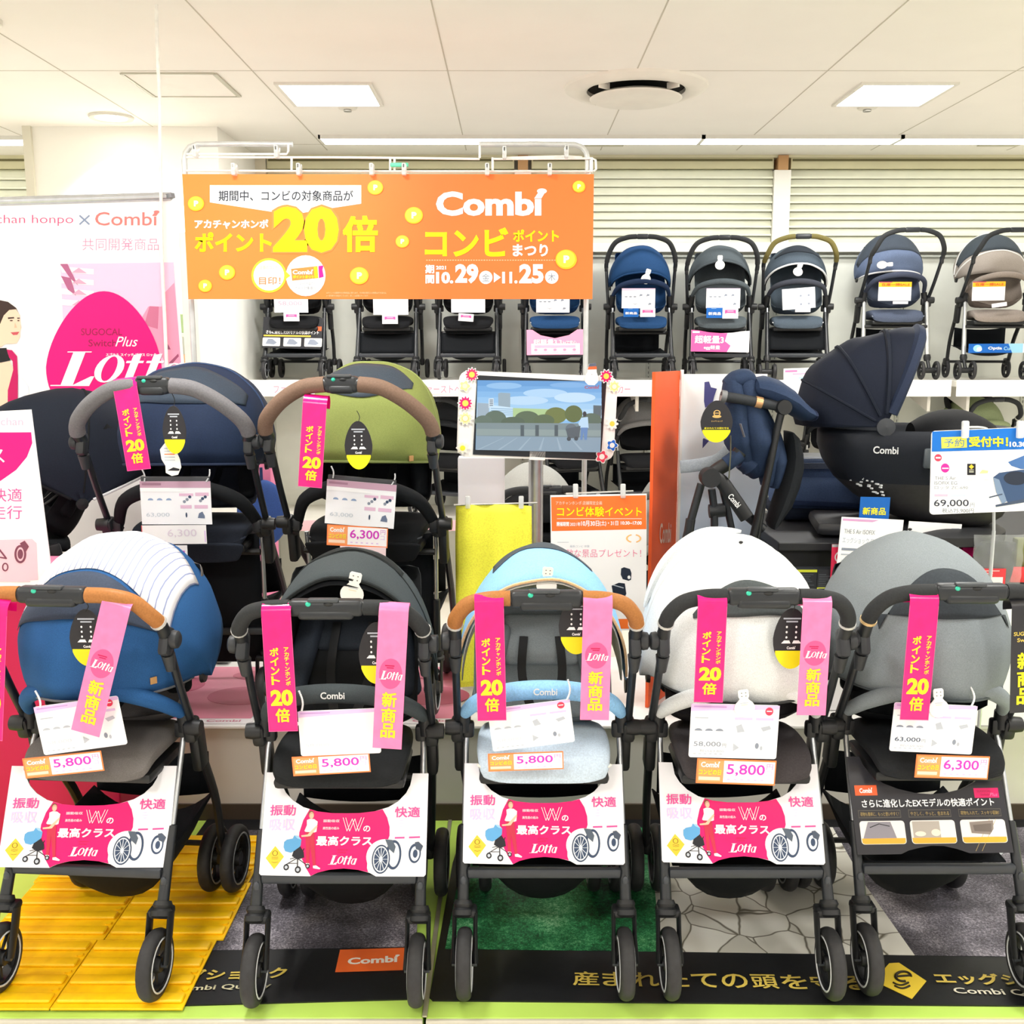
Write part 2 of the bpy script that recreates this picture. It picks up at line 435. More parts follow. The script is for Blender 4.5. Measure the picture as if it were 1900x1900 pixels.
LBL = ['longest line light over the orange banner', 'line light right of the longest one, over the grey strollers', 'line light over the strollers with silver legs', 'line light at the right end of the shelf row']
for i in range(4): line_lamp(xs[i], xs[i+1], 6.69, LBL[i])
line_lamp(XC(-330, 6.75, CEIL), XC(62, 6.75, CEIL), 6.72, 'line light left of the white column')
# ---- downlight washing the column
p = P(206, 215, 6.17)
e = empty('downlight', (p.x, 6.17, CEIL), 0, 'round recessed downlight just in front of the white column', 'downlight')
G().lathe([(.125, -.004), (.12, -.014), (.09, -.012), (.085, -.002)], (0, 0, 0), (0, 0, 1), 32).build('trim_ring', M('#d8d5ca', .4), e)
G().lathe([(.0, -.004), (.088, -.004)], (0, 0, 0), (0, 0, 1), 32).build('diffuser', EMW, e)
l = bpy.data.lights.new('spot', 'SPOT'); l.energy = 95; l.spot_size = math.radians(100); l.spot_blend = .35; l.shadow_soft_size = .06; l.color = (1, .98, .93)
lo = bpy.data.objects.new('spot', l); COL.objects.link(lo); lo.parent = e; lo.location = (0, 0, -.03); lo.rotation_euler = (math.radians(12), 0, 0)
# ---- air vent
p = P(1180, 157, 5.5)
e = empty('air_vent', (p.x, 5.5, CEIL), 0, 'large round white air vent in the ceiling', 'air vent')
W_ = M('#f1ece1', .45, 'paint')
G().lathe([(.365, -.0), (.36, -.012), (.325, -.03), (.285, -.034), (.25, -.02), (.245, .02), (.36, .02)], (0, 0, 0), (0, 0, 1), 56).build('outer_ring', W_, e)
G().lathe([(.255, .0), (.0, .001)], (0, 0, -.0025), (0, 0, 1), 48).build('dark_throat', M('#17140f', .9), e)
G().lathe([(.0, -.05), (.10, -.056), (.225, -.062), (.235, -.056), (.2, -.04), (.12, -.02), (0, -.018)], (0, 0, 0), (0, 0, 1), 56).build('centre_cone', W_, e)
f = G()
for a in range(4):
    a = a*PI/2+.75; f.box((.24*math.cos(a), .24*math.sin(a), -.03), (.07, .012, .03), (0, 0, a))
f.build('bracket', W_, e)
for px, py in ((1060, 152), (1301, 146), (1095, 112), (1262, 108)):
    pass
# ---- small ceiling fittings
def sprinkler(px, py, label):
    d = P(px, py, 5.95); e = empty('sprinkler', (d.x, 5.95, CEIL), 0, label, 'sprinkler', 'ceiling sprinklers')
    G().lathe([(.055, 0), (.05, -.008), (.03, -.012), (0, -.012)], (0, 0, 0), (0, 0, 1), 20).build('cover_plate', M('#e8e4d8', .4), e)
    G().lathe([(.022, -.01), (.022, -.022), (0, -.024)], (0, 0, 0), (0, 0, 1), 14).build('nozzle', M('#8f8d84', .4), e)
sprinkler(645, 202, 'small ceiling sprinkler beside the square light above the banner')
sprinkler(1609, 201, 'small ceiling sprinkler beside the square light on the right')
for px, lab in ((1120, 'short slot sensor in the ceiling above the end of the banner'), (1851, 'short slot sensor in the ceiling at the right, behind the line light')):
    d = P(px, 269, 7.02); tag(G().box((d.x, 7.02, CEIL-.004), (.26, .035, .01), None, .003).build('ceiling_sensor', M('#cfccb6', .5)), lab, 'sensor', 'slot sensors')
a, b, c_, d_ = P(228, 137, 5.24), P(400, 138, 5.24), P(443, 174, 5.66), P(287, 174, 5.66)
xa, xb = a.x, b.x; e = empty('ceiling_hatch', ((xa+xb)/2, 5.45, CEIL), 0, 'flush square access hatch in the ceiling at the left', 'hatch')
w = xb-xa; h = .46; f = G()
for dx, dy, sx, sy in ((0, h/2, w, .012), (0, -h/2, w, .012), (w/2, 0, .022, h), (-w/2, 0, .016, h)): f.box((dx, dy, -.003), (sx, sy, .01))
f.build('frame', M('#c2c0ae', .4), e, sm=0); G().box((0, 0, -.001), (w-.02, h-.012, .006)).build('cover', M('#faf6ee', .8, 'wall'), e, sm=0)
p = P(3, 45, 4.4); e = empty('smoke_detector', (p.x-.06, 4.4, CEIL), 0, 'round smoke detector at the left edge of the ceiling', 'smoke detector')
G().lathe([(.06, 0), (.058, -.02), (.04, -.035), (0, -.038)], (0, 0, 0), (0, 0, 1), 24).build('cover', M('#e9e6da', .4), e)
# ---- blinds and mullions behind the shelves
def wz(py, d): return P(950, py, d).z
YB = 7.42
zt, z0, z1 = CEIL-.005, wz(318, YB), wz(452, YB)
struct('trim_3', G().box((3.2, YB+.02, wz(289, YB)), (10.2, .14, wz(284, YB)-wz(295, YB))), M('#ded9b8', .6), sm=0)
MX = [XC(970, YB, 2.6), XC(1446, YB, 2.6)]
xw0 = XC(495, YB, 2.6)
struct('trim_4', G().box((xw0-.03, YB, (zt+1.9)/2), (.09, .12, zt-1.9)), M('#d9d2ba', .6), sm=0)
for i, x in enumerate(MX):
    struct('trim_%d' % (5+i), G().box((x, YB, (wz(318, YB)+1.9)/2), (.115, .12, wz(318, YB)-1.9)), M('#f6f3e8', .6), sm=0)
    struct('trim_%d' % (7+i), G().box((x, YB-.005, (zt+wz(318, YB))/2), (.07, .12, zt-wz(318, YB))), M('#c79a6a', .6), sm=0)
def blind(xa, xb, label, ytop=290, ybot=452, d=YB):
    e = empty('window_blind', ((xa+xb)/2, d, wz(ybot, d)), 0, label, 'window blind', 'window blinds'); L_ = xb-xa
    zb = wz(ybot, d); zh = wz(316, d)-zb
    G().box((0, 0, zh+.055), (L_, .07, .10)).build('headrail', M('#d8d3ac', .6, 'paint'), e, sm=0)
    G().box((0, -.037, zh+.062), (L_-.02, .004, .014)).build('shadow_slot', M('#6f6a48', .8), e, sm=0)
    g = G(); n = 9; st = zh/n
    for k in range(n):
        zc_ = zh-(k+.5)*st
        rows = []
        for q in range(5):
            u = q/4; zz = zc_+st*(.5-u); yy = -.012-.018*math.sin(u*PI*.5)
            rows.append([Vector((-L_/2, yy, zz)), Vector((L_/2, yy, zz))])
        g.grid(rows); g.box((0, -.034, zc_-st*.48), (L_, .01, .012))
    g.build('slats', M('#eff0d8', .6, 'paint'), e, sm=20, solid=.002)
    G().box((0, -.02, -.03), (L_, .05, .06)).build('bottom_rail', M('#f6f4ea', .6, 'paint'), e, sm=0)
blind(xw0+.02, MX[0]-.06, 'wide slatted window blind mostly hidden by the orange banner')
blind(MX[0]+.06, MX[1]-.06, 'slatted window blind between the two white mullions')
blind(MX[1]+.06, 4.6, 'slatted window blind above the strollers with silver legs')
blind(XC(-260, YB, 2.6), xl-.02, 'slatted window blind left of the white column', ybot=470)
# ================================================================== BACK SHELVING
YS = 7.3; XS0, XS1 = -1.72, 4.7; SH2, SH1 = 1.43, .52
back = empty('shelving_panel', (1.5, YS, -.08), 0, 'tall off-white back panel of the wall shelving behind the strollers', 'shelf panel')
ztop = wz(477, YS)
G().box(((XS0+XS1)/2-1.5, .02, (ztop+.08)/2), (XS1-XS0, .03, ztop+.08)).build('panel', M('#e4e6dc', .6, 'paint'), back, sm=0)
G().box(((XS0+XS1)/2-1.5, .0, ztop+.085), (XS1-XS0, .05, .012)).build('top_edge', M('#b9bdb4', .5), back, sm=0)
for i in range(8):
    x = XC(970, YS, 1.5)+(i-2)*.885
    if x > XS1: break
    g = G().box((x-1.5, .0, (ztop+.08)/2), (.03, .012, ztop+.06))
    o = g.build('upright', M('#d3d6cc', .5), back, sm=0)
    g = G()
    for k in range(60): g.box((x-1.5, -.008, .15+k*.034), (.006, .002, .018))
    g.build('slots', M('#7c8078', .6), o, sm=0)
PINKT = M('#e98aa6', .5, 'print')
def shelf(z, xa, xb, label, texts=(), lip='#fbf8f8', tz=.105):
    e = empty('shelf_board', ((xa+xb)/2, 6.62, z), 0, label, 'shelf', 'wall shelf boards'); L_ = xb-xa
    G().box((0, .335, -.02), (L_, .67, .04), None, .003).build('board', M('#ece9e0', .5, 'paint'), e, sm=0)
    G().box((0, -.006, -tz/2+.004), (L_, .012, tz), None, .003).build('front_lip', M(lip, .4, 'print'), e, sm=0)
    for k in range(2):
        g = G().prism([(0, -.0), (.6, -.0), (.6, -.16), (.05, -.02)], .02); bm_T = None
        b = G(); b.v = [Vector(((-L_/2+.1 if k == 0 else L_/2-.12)-v.z, .66-v.x, -.04+v.y)) for v in g.v]; b.f = g.f; b.mi = g.mi
        b.build('bracket', M('#e6e3da', .5), e, sm=0)
    for (s_, pxa, pxb) in texts:
        xa_, xb_ = XC(pxa, 6.61, z), XC(pxb, 6.61, z)
        pn = Panel('label_strip', None, None, Vector((xa_, 6.605, z-.022)), Vector((xb_, 6.605, z-.022)), Vector((xa_, 6.605, z-.085)), M(lip, .4, 'print'), .001, gap=.0012)
        pn.text(s_, .02, .08, .98, .92, PINKT, 1); o = pn.done(); mw = o.matrix_world.copy(); o.parent = e; o.matrix_local = Matrix.Translation(-Vector(e.location)) @ mw
    return e
sx = [XS0, XC(1218, 6.62, SH2), XC(1766, 6.62, SH2), XS1]
shelf(SH2, sx[0], sx[1]-.004, 'upper shelf board behind the banner and screen, pink lettering on its lip', (('ファーストベビーカー', 505, 640), ('ファーストベビーカー', 776, 910), ('ファーストベビーカー', 1042, 1172)))
shelf(SH2, sx[1]+.004, sx[2]-.004, 'upper shelf board carrying the grey strollers')
shelf(SH2, sx[2]+.03, sx[3], 'upper shelf board at the right end carrying the taupe stroller')
shelf(SH1, sx[0], sx[1]-.004, 'lower shelf board with pale pink lip behind the yellow cloth', (), '#f0c3cd', .07)
shelf(SH1, sx[1]+.004, sx[3], 'lower shelf board behind the car seat', (), '#f0dcd9', .07)
e = empty('gable_panel', (-1.73, 6.52, -.08), 0, 'white end panel closing the left side of the wall shelving', 'shelf panel')
G().box((0, .0, 1.17), (.02, 1.54, 2.34)).build('side_board', M('#f0f1ea', .5, 'paint'), e, sm=0)
G().box((-.03, -.785, 1.17), (.09, .03, 2.34), None, .004).build('front_board', M('#f8f8f4', .4, 'paint'), e, sm=0)
# distant goods glimpsed between the roll-up and the shelving
e = empty('distant_shelf', (-2.0, 6.1, -.08), 0, 'distant white shelf of small goods seen beside the roll-up banner', 'shelf')
G().box((0, .2, 1.0), (.36, .02, 2.0)).build('back_board', M('#eef0e6', .6), e, sm=0)
for k in range(7): G().box((0, .05, .35+k*.24), (.36, .26, .02)).build('board', M('#e6e8dc', .5), e, sm=0)
rnd = random.Random(3)
for k in range(4, 7):
    for j in range(5):
        tag(G().box((-2.0-.14+.07*j, 6.1-.02+rnd.random()*.03, -.08+.36+k*.24+.06), (.05, .05, .10+.03*rnd.random()), None, .006).build('small_carton', M(rnd.choice(['#cfe0b8', '#f4f2e6', '#e6b98c', '#a7c08c', '#dfe3d8']), .5)),
            'small pastel carton on the distant shelf beside the roll-up banner', 'carton', 'cartons on the distant shelf')
# ================================================================== PODIUM, MATS, PLATFORM
GREEN = M('#b9dd63', .45, 'paint')
xseam = PZ(788, 1886).x
for xa, xb, lab in ((-3.2, xseam-.004, 'lime green podium slab under the left half of the front row'), (xseam+.004, 3.4, 'lime green podium slab under the right half of the front row')):
    e = empty('podium', ((xa+xb)/2, 3.0, -.08), 0, lab, 'podium', 'green podium slabs'); L_ = xb-xa
    G().box((0, -.0-.0, .04), (L_, 1.37, .08), None, .004).build('slab', GREEN, e, sm=0)
    G().box((0, -.69, .04), (L_, .012, .08), None, .003).build('edge_trim', M('#c8c4b4', .4, 'paint'), e, sm=0)
tag(G().box((xseam, 3.0, .0015), (.012, 1.36, .004)).build('joint_strip', M('#c9c8ae', .3, 'brushed', .6)), 'thin metal joint strip between the two green podium slabs', 'joint strip')
TH_ = .005
def floor_poly(name, pts, mat, z, parent, h=.0012):
    g = G().prism([(x, y) for x, y in pts], h, Matrix.Translation((0, 0, z))); return g.build(name, mat, parent, sm=0)
def fpx(*pp): return [tuple(PZ(x, y, TH_).xy) for x, y in pp][::-1]
GOLD = M('#d9c15a', .45, 'print'); MATB = M('#0c0e12', .5, 'rubber')
class Flat:   # lettering lying on a mat, read in photo pixels of the floor plane
    def __init__(s, parent, z): s.p, s.z, s.G = parent, z, {}
    def quad(s, txt, tl, tr, bl, mat, bold=.02, logo=False):
        a, b, c = [PZ(*q, s.z) for q in (tl, tr, bl)]
        pn = Panel('x', None, None, a, b, c, mat, .0001)
        bpy.data.objects.remove(pn.o)
        if logo: pn.combi(0, 0, 1, 1, mat, 0)
        else: pn.text(txt, 0, 0, 1, 1, mat, 0, bold=bold)
        for nm_, g, ms_ in pn.G.values():
            for i in range(len(g.v)): g.v[i] = pn.T @ g.v[i]
            o = g.build('lettering', ms_, s.p, sm=0)
mA = empty('asphalt_mat', (0, 0, 0), 0, 'black floor mat printed with asphalt under the black stroller, orange logo at its corner', 'mat')
floor_poly('mat_base', fpx((200, 1868), (772, 1852), (775, 1640), (802, 1519), (385, 1519), (300, 1640)), MATB, .004, mA, .004)
floor_poly('asphalt_print', fpx((330, 1764), (770, 1756), (786, 1600), (795, 1540), (400, 1540)), M('#55525a', .7, 'asphalt'), .0052, mA)
floor_poly('logo_patch', fpx((622, 1804), (752, 1800), (757, 1759), (631, 1763)), M('#ee6b2f', .5, 'print'), .0064, mA)
fa = Flat(mA, .0068)
fa.quad('Combi', (646, 1776), (742, 1771), (643, 1790), M('#f3ece2', .5, 'print'), logo=True)
fa.quad('エッグショック', (272, 1801), (535, 1794), (262, 1822), GOLD, .03)
fa.quad('Combi Quality', (318, 1830), (505, 1823), (312, 1842), M('#cfcaa6', .5, 'print'), .015)
mB = empty('surface_sample_mat', (0, 0, 0), 0, 'long black floor mat printed with grass, stone and asphalt under the three right strollers', 'mat')
floor_poly('mat_base', fpx((797, 1849), (803, 1855), (2010, 1866), (1955, 1519), (866, 1519), (840, 1600)), MATB, .004, mB, .004)
floor_poly('grass_print', fpx((826, 1760), (1226, 1765), (1214, 1640), (1204, 1535), (868, 1535)), M('#2f8a52', .7, 'grass'), .0052, mB)
floor_poly('stone_print', fpx((1226, 1765), (1697, 1772), (1604, 1640), (1545, 1535), (1204, 1535), (1214, 1640)), M('#cfccc2', .6, 'stone'), .0052, mB)
floor_poly('asphalt_print', fpx((1697, 1772), (1990, 1776), (1940, 1535), (1545, 1535), (1604, 1640)), M('#55525a', .7, 'asphalt'), .0052, mB)
fb = Flat(mB, .0068)
for i, ch in enumerate('産まれたての頭を守る'):
    x = 1062+i*54.6; y = 1802+i*.9
    fb.quad(ch, (x, y), (x+48, y+.8), (x-2, y+26), GOLD, .015)
fb.quad('。', (1583, 1826), (1601, 1826), (1583, 1833), GOLD)
floor_poly('yellow_patch', fpx((1637, 1828), (1692, 1854), (1719, 1821), (1668, 1787), (1650, 1788), (1642, 1797)), M('#e3c63f', .5, 'print'), .0064, mB)
a = [PZ(1676+14*math.cos(t*.25)*(1 if t < 20 else 1), 1812-9*math.sin(t*.25), .007) for t in range(0, 21)]
g = G(); g.tube(a, .004, 6)
g.tube([PZ(1657+i*2.6, 1823+5*math.sin(i/11*PI), .007) for i in range(12)], .003, 6); g.tube([PZ(1660+i*2.8, 1829+5*math.sin(i/10*PI), .007) for i in range(11)], .003, 6); g.tube([PZ(1662, 1812, .007), PZ(1690, 1810, .007)], .0035, 6)
g.build('swirl_print', M('#2a2415', .6, 'print'), mB)
fb.quad('エッグショック', (1727, 1804), (2010, 1810), (1733, 1825), GOLD, .03)
fb.quad('Combi Quality', (1766, 1832), (1975, 1838), (1767, 1846), M('#d8d4c0', .5, 'print'), .015)
# yellow tactile paving, two columns by four rows
YEL = M('#ffcb0e', .38, 'plastic')
proto = None
rows = [(2.335, 2.64), (2.64, 2.95), (2.95, 3.26)]
labs = ['front', 'middle', 'rear']
for ri, (ya, yb) in enumerate(rows):
    for ci in range(2):
        xr_ = PZ(336, 1888).x+[.0, .018, .01][ri]-ci*.335; xc = xr_-.1675; dy = yb-ya
        e = empty('tactile_tile', (xc, (ya+yb)/2, .006), 0, 'ribbed yellow tactile tile, %s row, %s' % (labs[ri], ['beside the asphalt mat', 'away from the asphalt mat'][ci]), 'paving tile', 'yellow tactile tiles')
        G().box((0, 0, .003), (.332, dy-.003, .006), None, .0015).build('plate', YEL, e, sm=0)
        for k in range(4):
            g = G().box((0, -dy/2+dy*(k+.5)/4, .010), (.318, .036, .010), None, .005, 3); g.build('rib', YEL, e)
        for k in range(3): G().lathe([(.009, .0), (.009, .005), (0, .005)], (.15, -dy/2+dy*(k+1)/4, .006), (0, 0, 1), 10).build('stud', YEL, e)
# display platform
e = empty('display_platform', (0, 3.79, 0), 0, 'long low white display platform behind the front row', 'platform')
G().box((0, 0, .17), (5.4, .78, .34), None, .003).build('body', M('#d8d4cb', .5, 'paint'), e, sm=0)
G().box((0, -.005, .346), (5.42, .80, .012), None, .003).build('top_board', M('#f1efec', .4, 'paint'), e, sm=0)
G().box((0, -.394, .03), (5.4, .01, .06)).build('kick_strip', M('#4a3f33', .6), e, sm=0)
PT = .352
def pink_mat(pxl, pxr, label, txt=True):
    xa, xb = XC(pxl, 3.42, PT), XC(pxr, 3.42, PT)
    e = empty('pink_mat', ((xa+xb)/2, 3.70, PT), 0, label, 'mat', 'pink mats on the white platform')
    w = xb-xa
    G().prism([(-w/2+.02, -.30), (w/2-.02, -.30), (w/2, -.28), (w/2, .34), (-w/2, .34), (-w/2, -.28)], .003, Matrix.Translation((0, 0, .004))).build('mat_base', M('#f3eef0', .5, 'print'), e, sm=0)
    G().prism([(-w/2+.01, -.255), (w/2-.01, -.255), (w/2-.01, .33), (-w/2+.01, .33)], .001, Matrix.Translation((0, 0, .0055))).build('pink_print', M('#f097ae', .5, 'print'), e, sm=0)
    g = G(); g.prism(ellpts(w/2-.1, -.02, .13, .1), .001, Matrix.Translation((0, 0, .0065))); g.prism(ellpts(w/2-.08, .22, .12, .06), .001, Matrix.Translation((0, 0, .0065))); g.prism(ellpts(-w/2+.2, .1, .12, .1), .001, Matrix.Translation((0, 0, .0065)))
    g.build('blob_print', M('#d8718c', .5, 'print'), e, sm=0)
    V, Fc = glyphs('Combi', .02); g = G(); g.add([((w/2-.16)+.12*x, -.268-.02*y, .005) for x, y in V], Fc); g.build('lettering', M('#d98aa0', .5, 'print'), e, sm=0)
pink_mat(150, 468, 'pink mat on the white platform between the blue and the black stroller')
pink_mat(560, 850, 'pink mat on the white platform under the olive stroller')
# ================================================================== STROLLERS
def lerp(a, b, t): return a+(b-a)*t
def wheel(parent, c, r, w, name='front_wheel', rimcol='#c9cccf', spokes=8):
    c = Vector(c); g = G()
    pr = []
    for k in range(13):
        a = PI*k/12; pr.append((r-.45*w+.45*w*math.sin(a)**.8, -w/2*math.cos(a)))
    pr = [(r*.72, -w*.42)]+pr+[(r*.72, w*.42), (r*.72, -w*.42)]
    g.lathe(pr, c, (1, 0, 0), 28); o = g.build(name, RUB, parent)
    if rimcol:
        g = G()
        for s_ in (-1, 1): g.lathe([(r*.775, s_*w*.49), (r*.735, s_*w*.53), (r*.72, s_*w*.45)], c, (1, 0, 0), 28)
        g.build('rim', M(rimcol, .35, 'plastic'), o)
    g = G().lathe([(0, -w*.45), (r*.2, -w*.45), (r*.24, -w*.2), (r*.24, w*.2), (r*.2, w*.45), (0, w*.45)], c, (1, 0, 0), 16)
    for k in range(spokes):
        a = 2*PI*k/spokes; d = Vector((0, math.cos(a), math.sin(a))); g.tube([c+d*r*.18, c+d*r*.74], r*.05, 5)
    g.lathe([(r*.74, -w*.3), (r*.66, -w*.3), (r*.66, w*.3), (r*.74, w*.3)], c, (1, 0, 0), 24)
    g.build('wheel_hub', BLK, o); return o
class Hood:
    def __init__(s, y, z, w, R, f0, f1, e=.86, ew=1.0, wr=.005, seed=0):
        s.y, s.z, s.w, s.R, s.f0, s.f1, s.e, s.ew, s.wr, s.sd = y, z, w, R, f0, f1, e, ew, wr, seed
    def pt(s, f, t, off=0.0):
        R = s.R(f) if callable(s.R) else s.R; w = s.w(f) if callable(s.w) else s.w
        fr = math.radians(f); ss = max(math.sin(t), 0)**s.e
        rr = R*ss+off*ss+s.wr*ss*(math.sin(f*.19+s.sd+t*2)*.45+math.sin(t*6+f*.11+s.sd*2)*.45+math.sin(t*11-f*.17+s.sd*3)*.3)
        c = math.cos(t); x = (w+off*abs(c))*(abs(c)**s.ew)*(1 if c >= 0 else -1)
        return Vector((x, s.y-rr*math.cos(fr), s.z+rr*math.sin(fr)))
    def patch(s, f0, f1, t0=0.0, t1=180.0, nf=14, nt=30, off=0.0, fshape=None):
        rows = []
        for i in range(nf+1):
            row = []
            for j in range(nt+1):
                q = j/nt; t = math.radians(lerp(t0, t1, q)); a, b = (f0, f1) if fshape is None else fshape(q*2-1)
                row.append(s.pt(lerp(a, b, i/nf), t, off))
            rows.append(row)
        return G().grid(rows)
    def rim(s, f, r, off=0.0, n=36, t0=4, t1=176): return G().tube([s.pt(f, math.radians(lerp(t0, t1, i/n)), off) for i in range(n+1)], r, 6)
def mirror(pts): return [Vector((-p[0], p[1], p[2])) for p in pts]
def stroller(name, label, loc, rz, D, group=None):
    e = empty(name, loc, rz, label, 'stroller', group)
    g_ = lambda k, d=None: D.get(k, d)
    fr = g_('frame', FRAME); blk = g_('dark', BLK)
    tr, wr, ww = D['track'], D['wheel_r'], D['wheel_w']
    lt, lb = Vector(D['leg_top']), Vector(D['leg_bot'])
    low = g_('low', False)
    for s_ in (-1, 1):
        m = lambda p: Vector((p[0]*s_, p[1], p[2]))
        A, B = m(lt), m(lb); d = (B-A).normalized(); K = A+(B-A)*g_('sleeve', .55)
        # front leg: sleeve below, slim tube above
        sl = G().tube([K-d*.01, K, K+(B-K)*.5, B, B+d*.02], [.0, .0125, .0135, .015, .015], 12, ry=[.0, .011, .012, .015, .015])
        o = sl.build('front_leg', g_('legmat', fr), e)
        G().tube([A, K], .0075, 10).build('leg_tube', g_('tube', SILV), o)
        if not low:
            n = Vector((0, -1, .35)).normalized(); c = lerp(K, B, .72)+n*.012
            G().ell(c, (.009, .006, .014), 12, 8).build('release_button', FRAME2, o)
        # caster
        if g_('twin'):
            c = B+d*.03
            G().lathe([(.02, -.02), (.024, 0), (.02, .02), (0, .02)], c, d, 14).tube([c, Vector((c.x, -.005, wr+.01))], .012, 8).tube([Vector((c.x-.035, 0, wr)), Vector((c.x+.035, 0, wr))], .018, 10).build('caster_fork', blk, e)
            for q in (-1, 1): wheel(e, (c.x+q*.047, 0, wr), wr, ww, rimcol=None, spokes=6)
        else:
            c = B+d*.012
            f = G().lathe([(0, -.018), (.021, -.018), (.025, -.008), (.021, 0), (.027, .006), (.027, .018), (.018, .024), (0, .024)], c, d, 16)
            wc = Vector((s_*tr, 0, wr))
            for q in (-1, 1):
                x = wc.x+q*(ww/2+.008); a = Vector((x, c.y, c.z-.012)); k1 = Vector((x, lerp(c.y, 0, .35), lerp(c.z, wr, .5)))
                f.tube([a, k1, Vector((x, .0, wr))], [.006, .0055, .009], 8, ry=[.02, .02, .012])
            f.box((wc.x, c.y+.004, c.z-.012), (ww+.024, .045, .022), None, .008)
            f.build('caster_fork', blk, e)
            w = wheel(e, wc, wr, ww)
            G().tube([wc+Vector((-.032, 0, 0)), wc+Vector((.032, 0, 0))], .007, 10).build('axle', FRAME2, w)
        # rear leg, wheels
        p = m(D['pivot']); rw = D['rear']; rc = Vector((s_*rw[0], rw[1], rw[2]))
        mid = lerp(p, rc, .55)+Vector((0, .03, .02))
        g = G().tube(catmull([p, mid, lerp(mid, rc, .7), rc+Vector((0, -.01, .03))], 5), .012, 8, ry=.016)
        g.box(rc+Vector((0, 0, .045)), (.03, .07, .05), None, .012)
        g.build('rear_leg', blk, e)
        for q in ((-1, 1) if g_('rear_twin', True) else (0,)):
            wheel(e, rc+Vector((q*.034, 0, 0)), rw[2], ww*1.0, 'rear_wheel', '#8d9194' if not low else None, 8 if not low else 6)
        # pivot block with hanging bracket
        g = G().box(p, (.034, .055, .06), (0.25, 0, 0), .01).lathe([(0, -.02), (.02, -.02), (.022, 0), (.02, .02), (0, .02)], p+Vector((s_*.012, -.015, .01)), (1, 0, 0), 14)
        g.box(p+Vector((-s_*.004, .05, -.075)), (.03, .06, .12), (.2, 0, 0), .01).box(p+Vector((-s_*.03, .0, -.0)), (.03, .03, .045), None, .008)
        g.build('side_joint', blk, e)
        # handle arm, joint
        hub = m(D['hub'])
        arm = G().tube(catmull([p+Vector((0, 0, .02)), lerp(p, hub, .5), hub], 4), .0105, 10, ry=.0125); arm.build('handle_arm', fr, e)
        if not low:
            j = G().box(hub+Vector((0, 0, -.01)), (.03, .046, .075), (math.atan2(hub.y-D['bar'][0], D['bar'][1]-hub.z)*-1*.6, 0, 0), .012)
            j.lathe([(0, -.0), (.021, 0), (.024, .006), (.022, .018), (.016, .022), (0, .022)], hub+Vector((s_*.013, 0, -.005)), (s_, 0, 0), 16)
            j.tube([hub+Vector((0, .006, -.045)), hub+Vector((0, .018, -.09))], [.018, .012], 10)
            j.build('handle_joint', M('#2a2d31', .5, 'plastic'), e)
        else:
            G().box(hub, (.022, .03, .05), None, .008).build('handle_joint', blk, e)
    # handlebar
    by, bz, bw, bh = D['bar']; hub = Vector(D['hub']); gm = D['grip']; br = g_('bar_r', .0195)
    if low and not g_('bar_pts'): D = dict(D); D['bar_pts'] = [(bh, by, bz), (bw*.45, by, bz-.006), (bw*.78, by+.01, bz-.035), (bw*.96, by+.03, bz-.10), (hub.x, lerp(by, hub.y, .8), lerp(bz, hub.z, .85)), tuple(hub)]; g_ = lambda k, d=None: D.get(k, d)
    half = g_('bar_pts') or [(bh, by, bz), (bw*.62, by, bz-.002), (bw*.84, by+.012, bz-.018), (bw*.97, by+.035, bz-.055), (hub.x, lerp(by, hub.y, .72), lerp(bz, hub.z, .70)), tuple(hub)]
    bar = G().tube([(-bh-.01, by, bz), (bh+.01, by, bz)], br*.9, 12); bo = bar.build('handlebar', fr, e)
    nb = len(half)
    for s_ in (-1, 1):
        c = catmull([(s_*q[0], q[1], q[2]) for q in half], 6)
        cut = int(len(c)*g_('grip_end', .80))
        G().tube(c[:cut], br, 14).build('grip', gm, bo)
        G().tube(c[cut-1:], br*.85, 12).build('grip_stem', fr, bo)
        if g_('cuff', True):
            pts = c[cut-2:cut]; G().tube([pts[0], pts[1]], br*1.08, 14).build('cuff', M(g_('cuffcol', '#d9d9d6'), .3, 'brushed', .3), bo)
    g = G().box((0, by, bz), (bh*2, .042 if not low else br*2.1, br*2.1), None, .012, 3)
    if not low: g.box((0, by-.004, bz-.014), (bh*1.5, .04, .028), None, .012, 3)
    cb = g.build('control_block', M('#202429', .42, 'plastic'), bo)
    if not low:
        G().box((-.005, by-.012, bz+br+.001), (.075, .022, .010), None, .005).build('slide_switch', M('#3d4247', .4, 'plastic'), bo)
        G().ell((-bh*.5+.005, by-.019, bz+br*.62), (.007, .005, .006), 10, 8).build('indicator', M('#2fc0a0', .3, 'plastic'), bo)
        G().ell((.008, by-.02, bz+br*.62), (.012, .004, .005), 10, 8).build('slide_button', BLK, bo)
    # bumper bar
    bp = g_('bumper')
    if bp:
        pts = catmull(mirror(bp[:0:-1])+[Vector(q) for q in bp], 6); n = len(pts)
        rr = [bp_r*(.62+.38*math.sin(PI*i/(n-1))**.6) for i in range(n) for bp_r in (g_('bumper_r', .021),)]
        o = G().tube(pts, rr, 14, ry=[x*1.12 for x in rr]).build('bumper_bar', D['bumper_mat'], e)
        if g_('bumper_logo'):
            V, Fc = glyphs('Combi', .02); mid = pts[n//2]; g = G(); g.add([(mid.x-.03+.06*x, mid.y-.0245-.001, mid.z+.012-.018*y) for x, y in V], Fc)
            g.build('lettering', M('#e9eaea', .4, 'print'), o, sm=0)
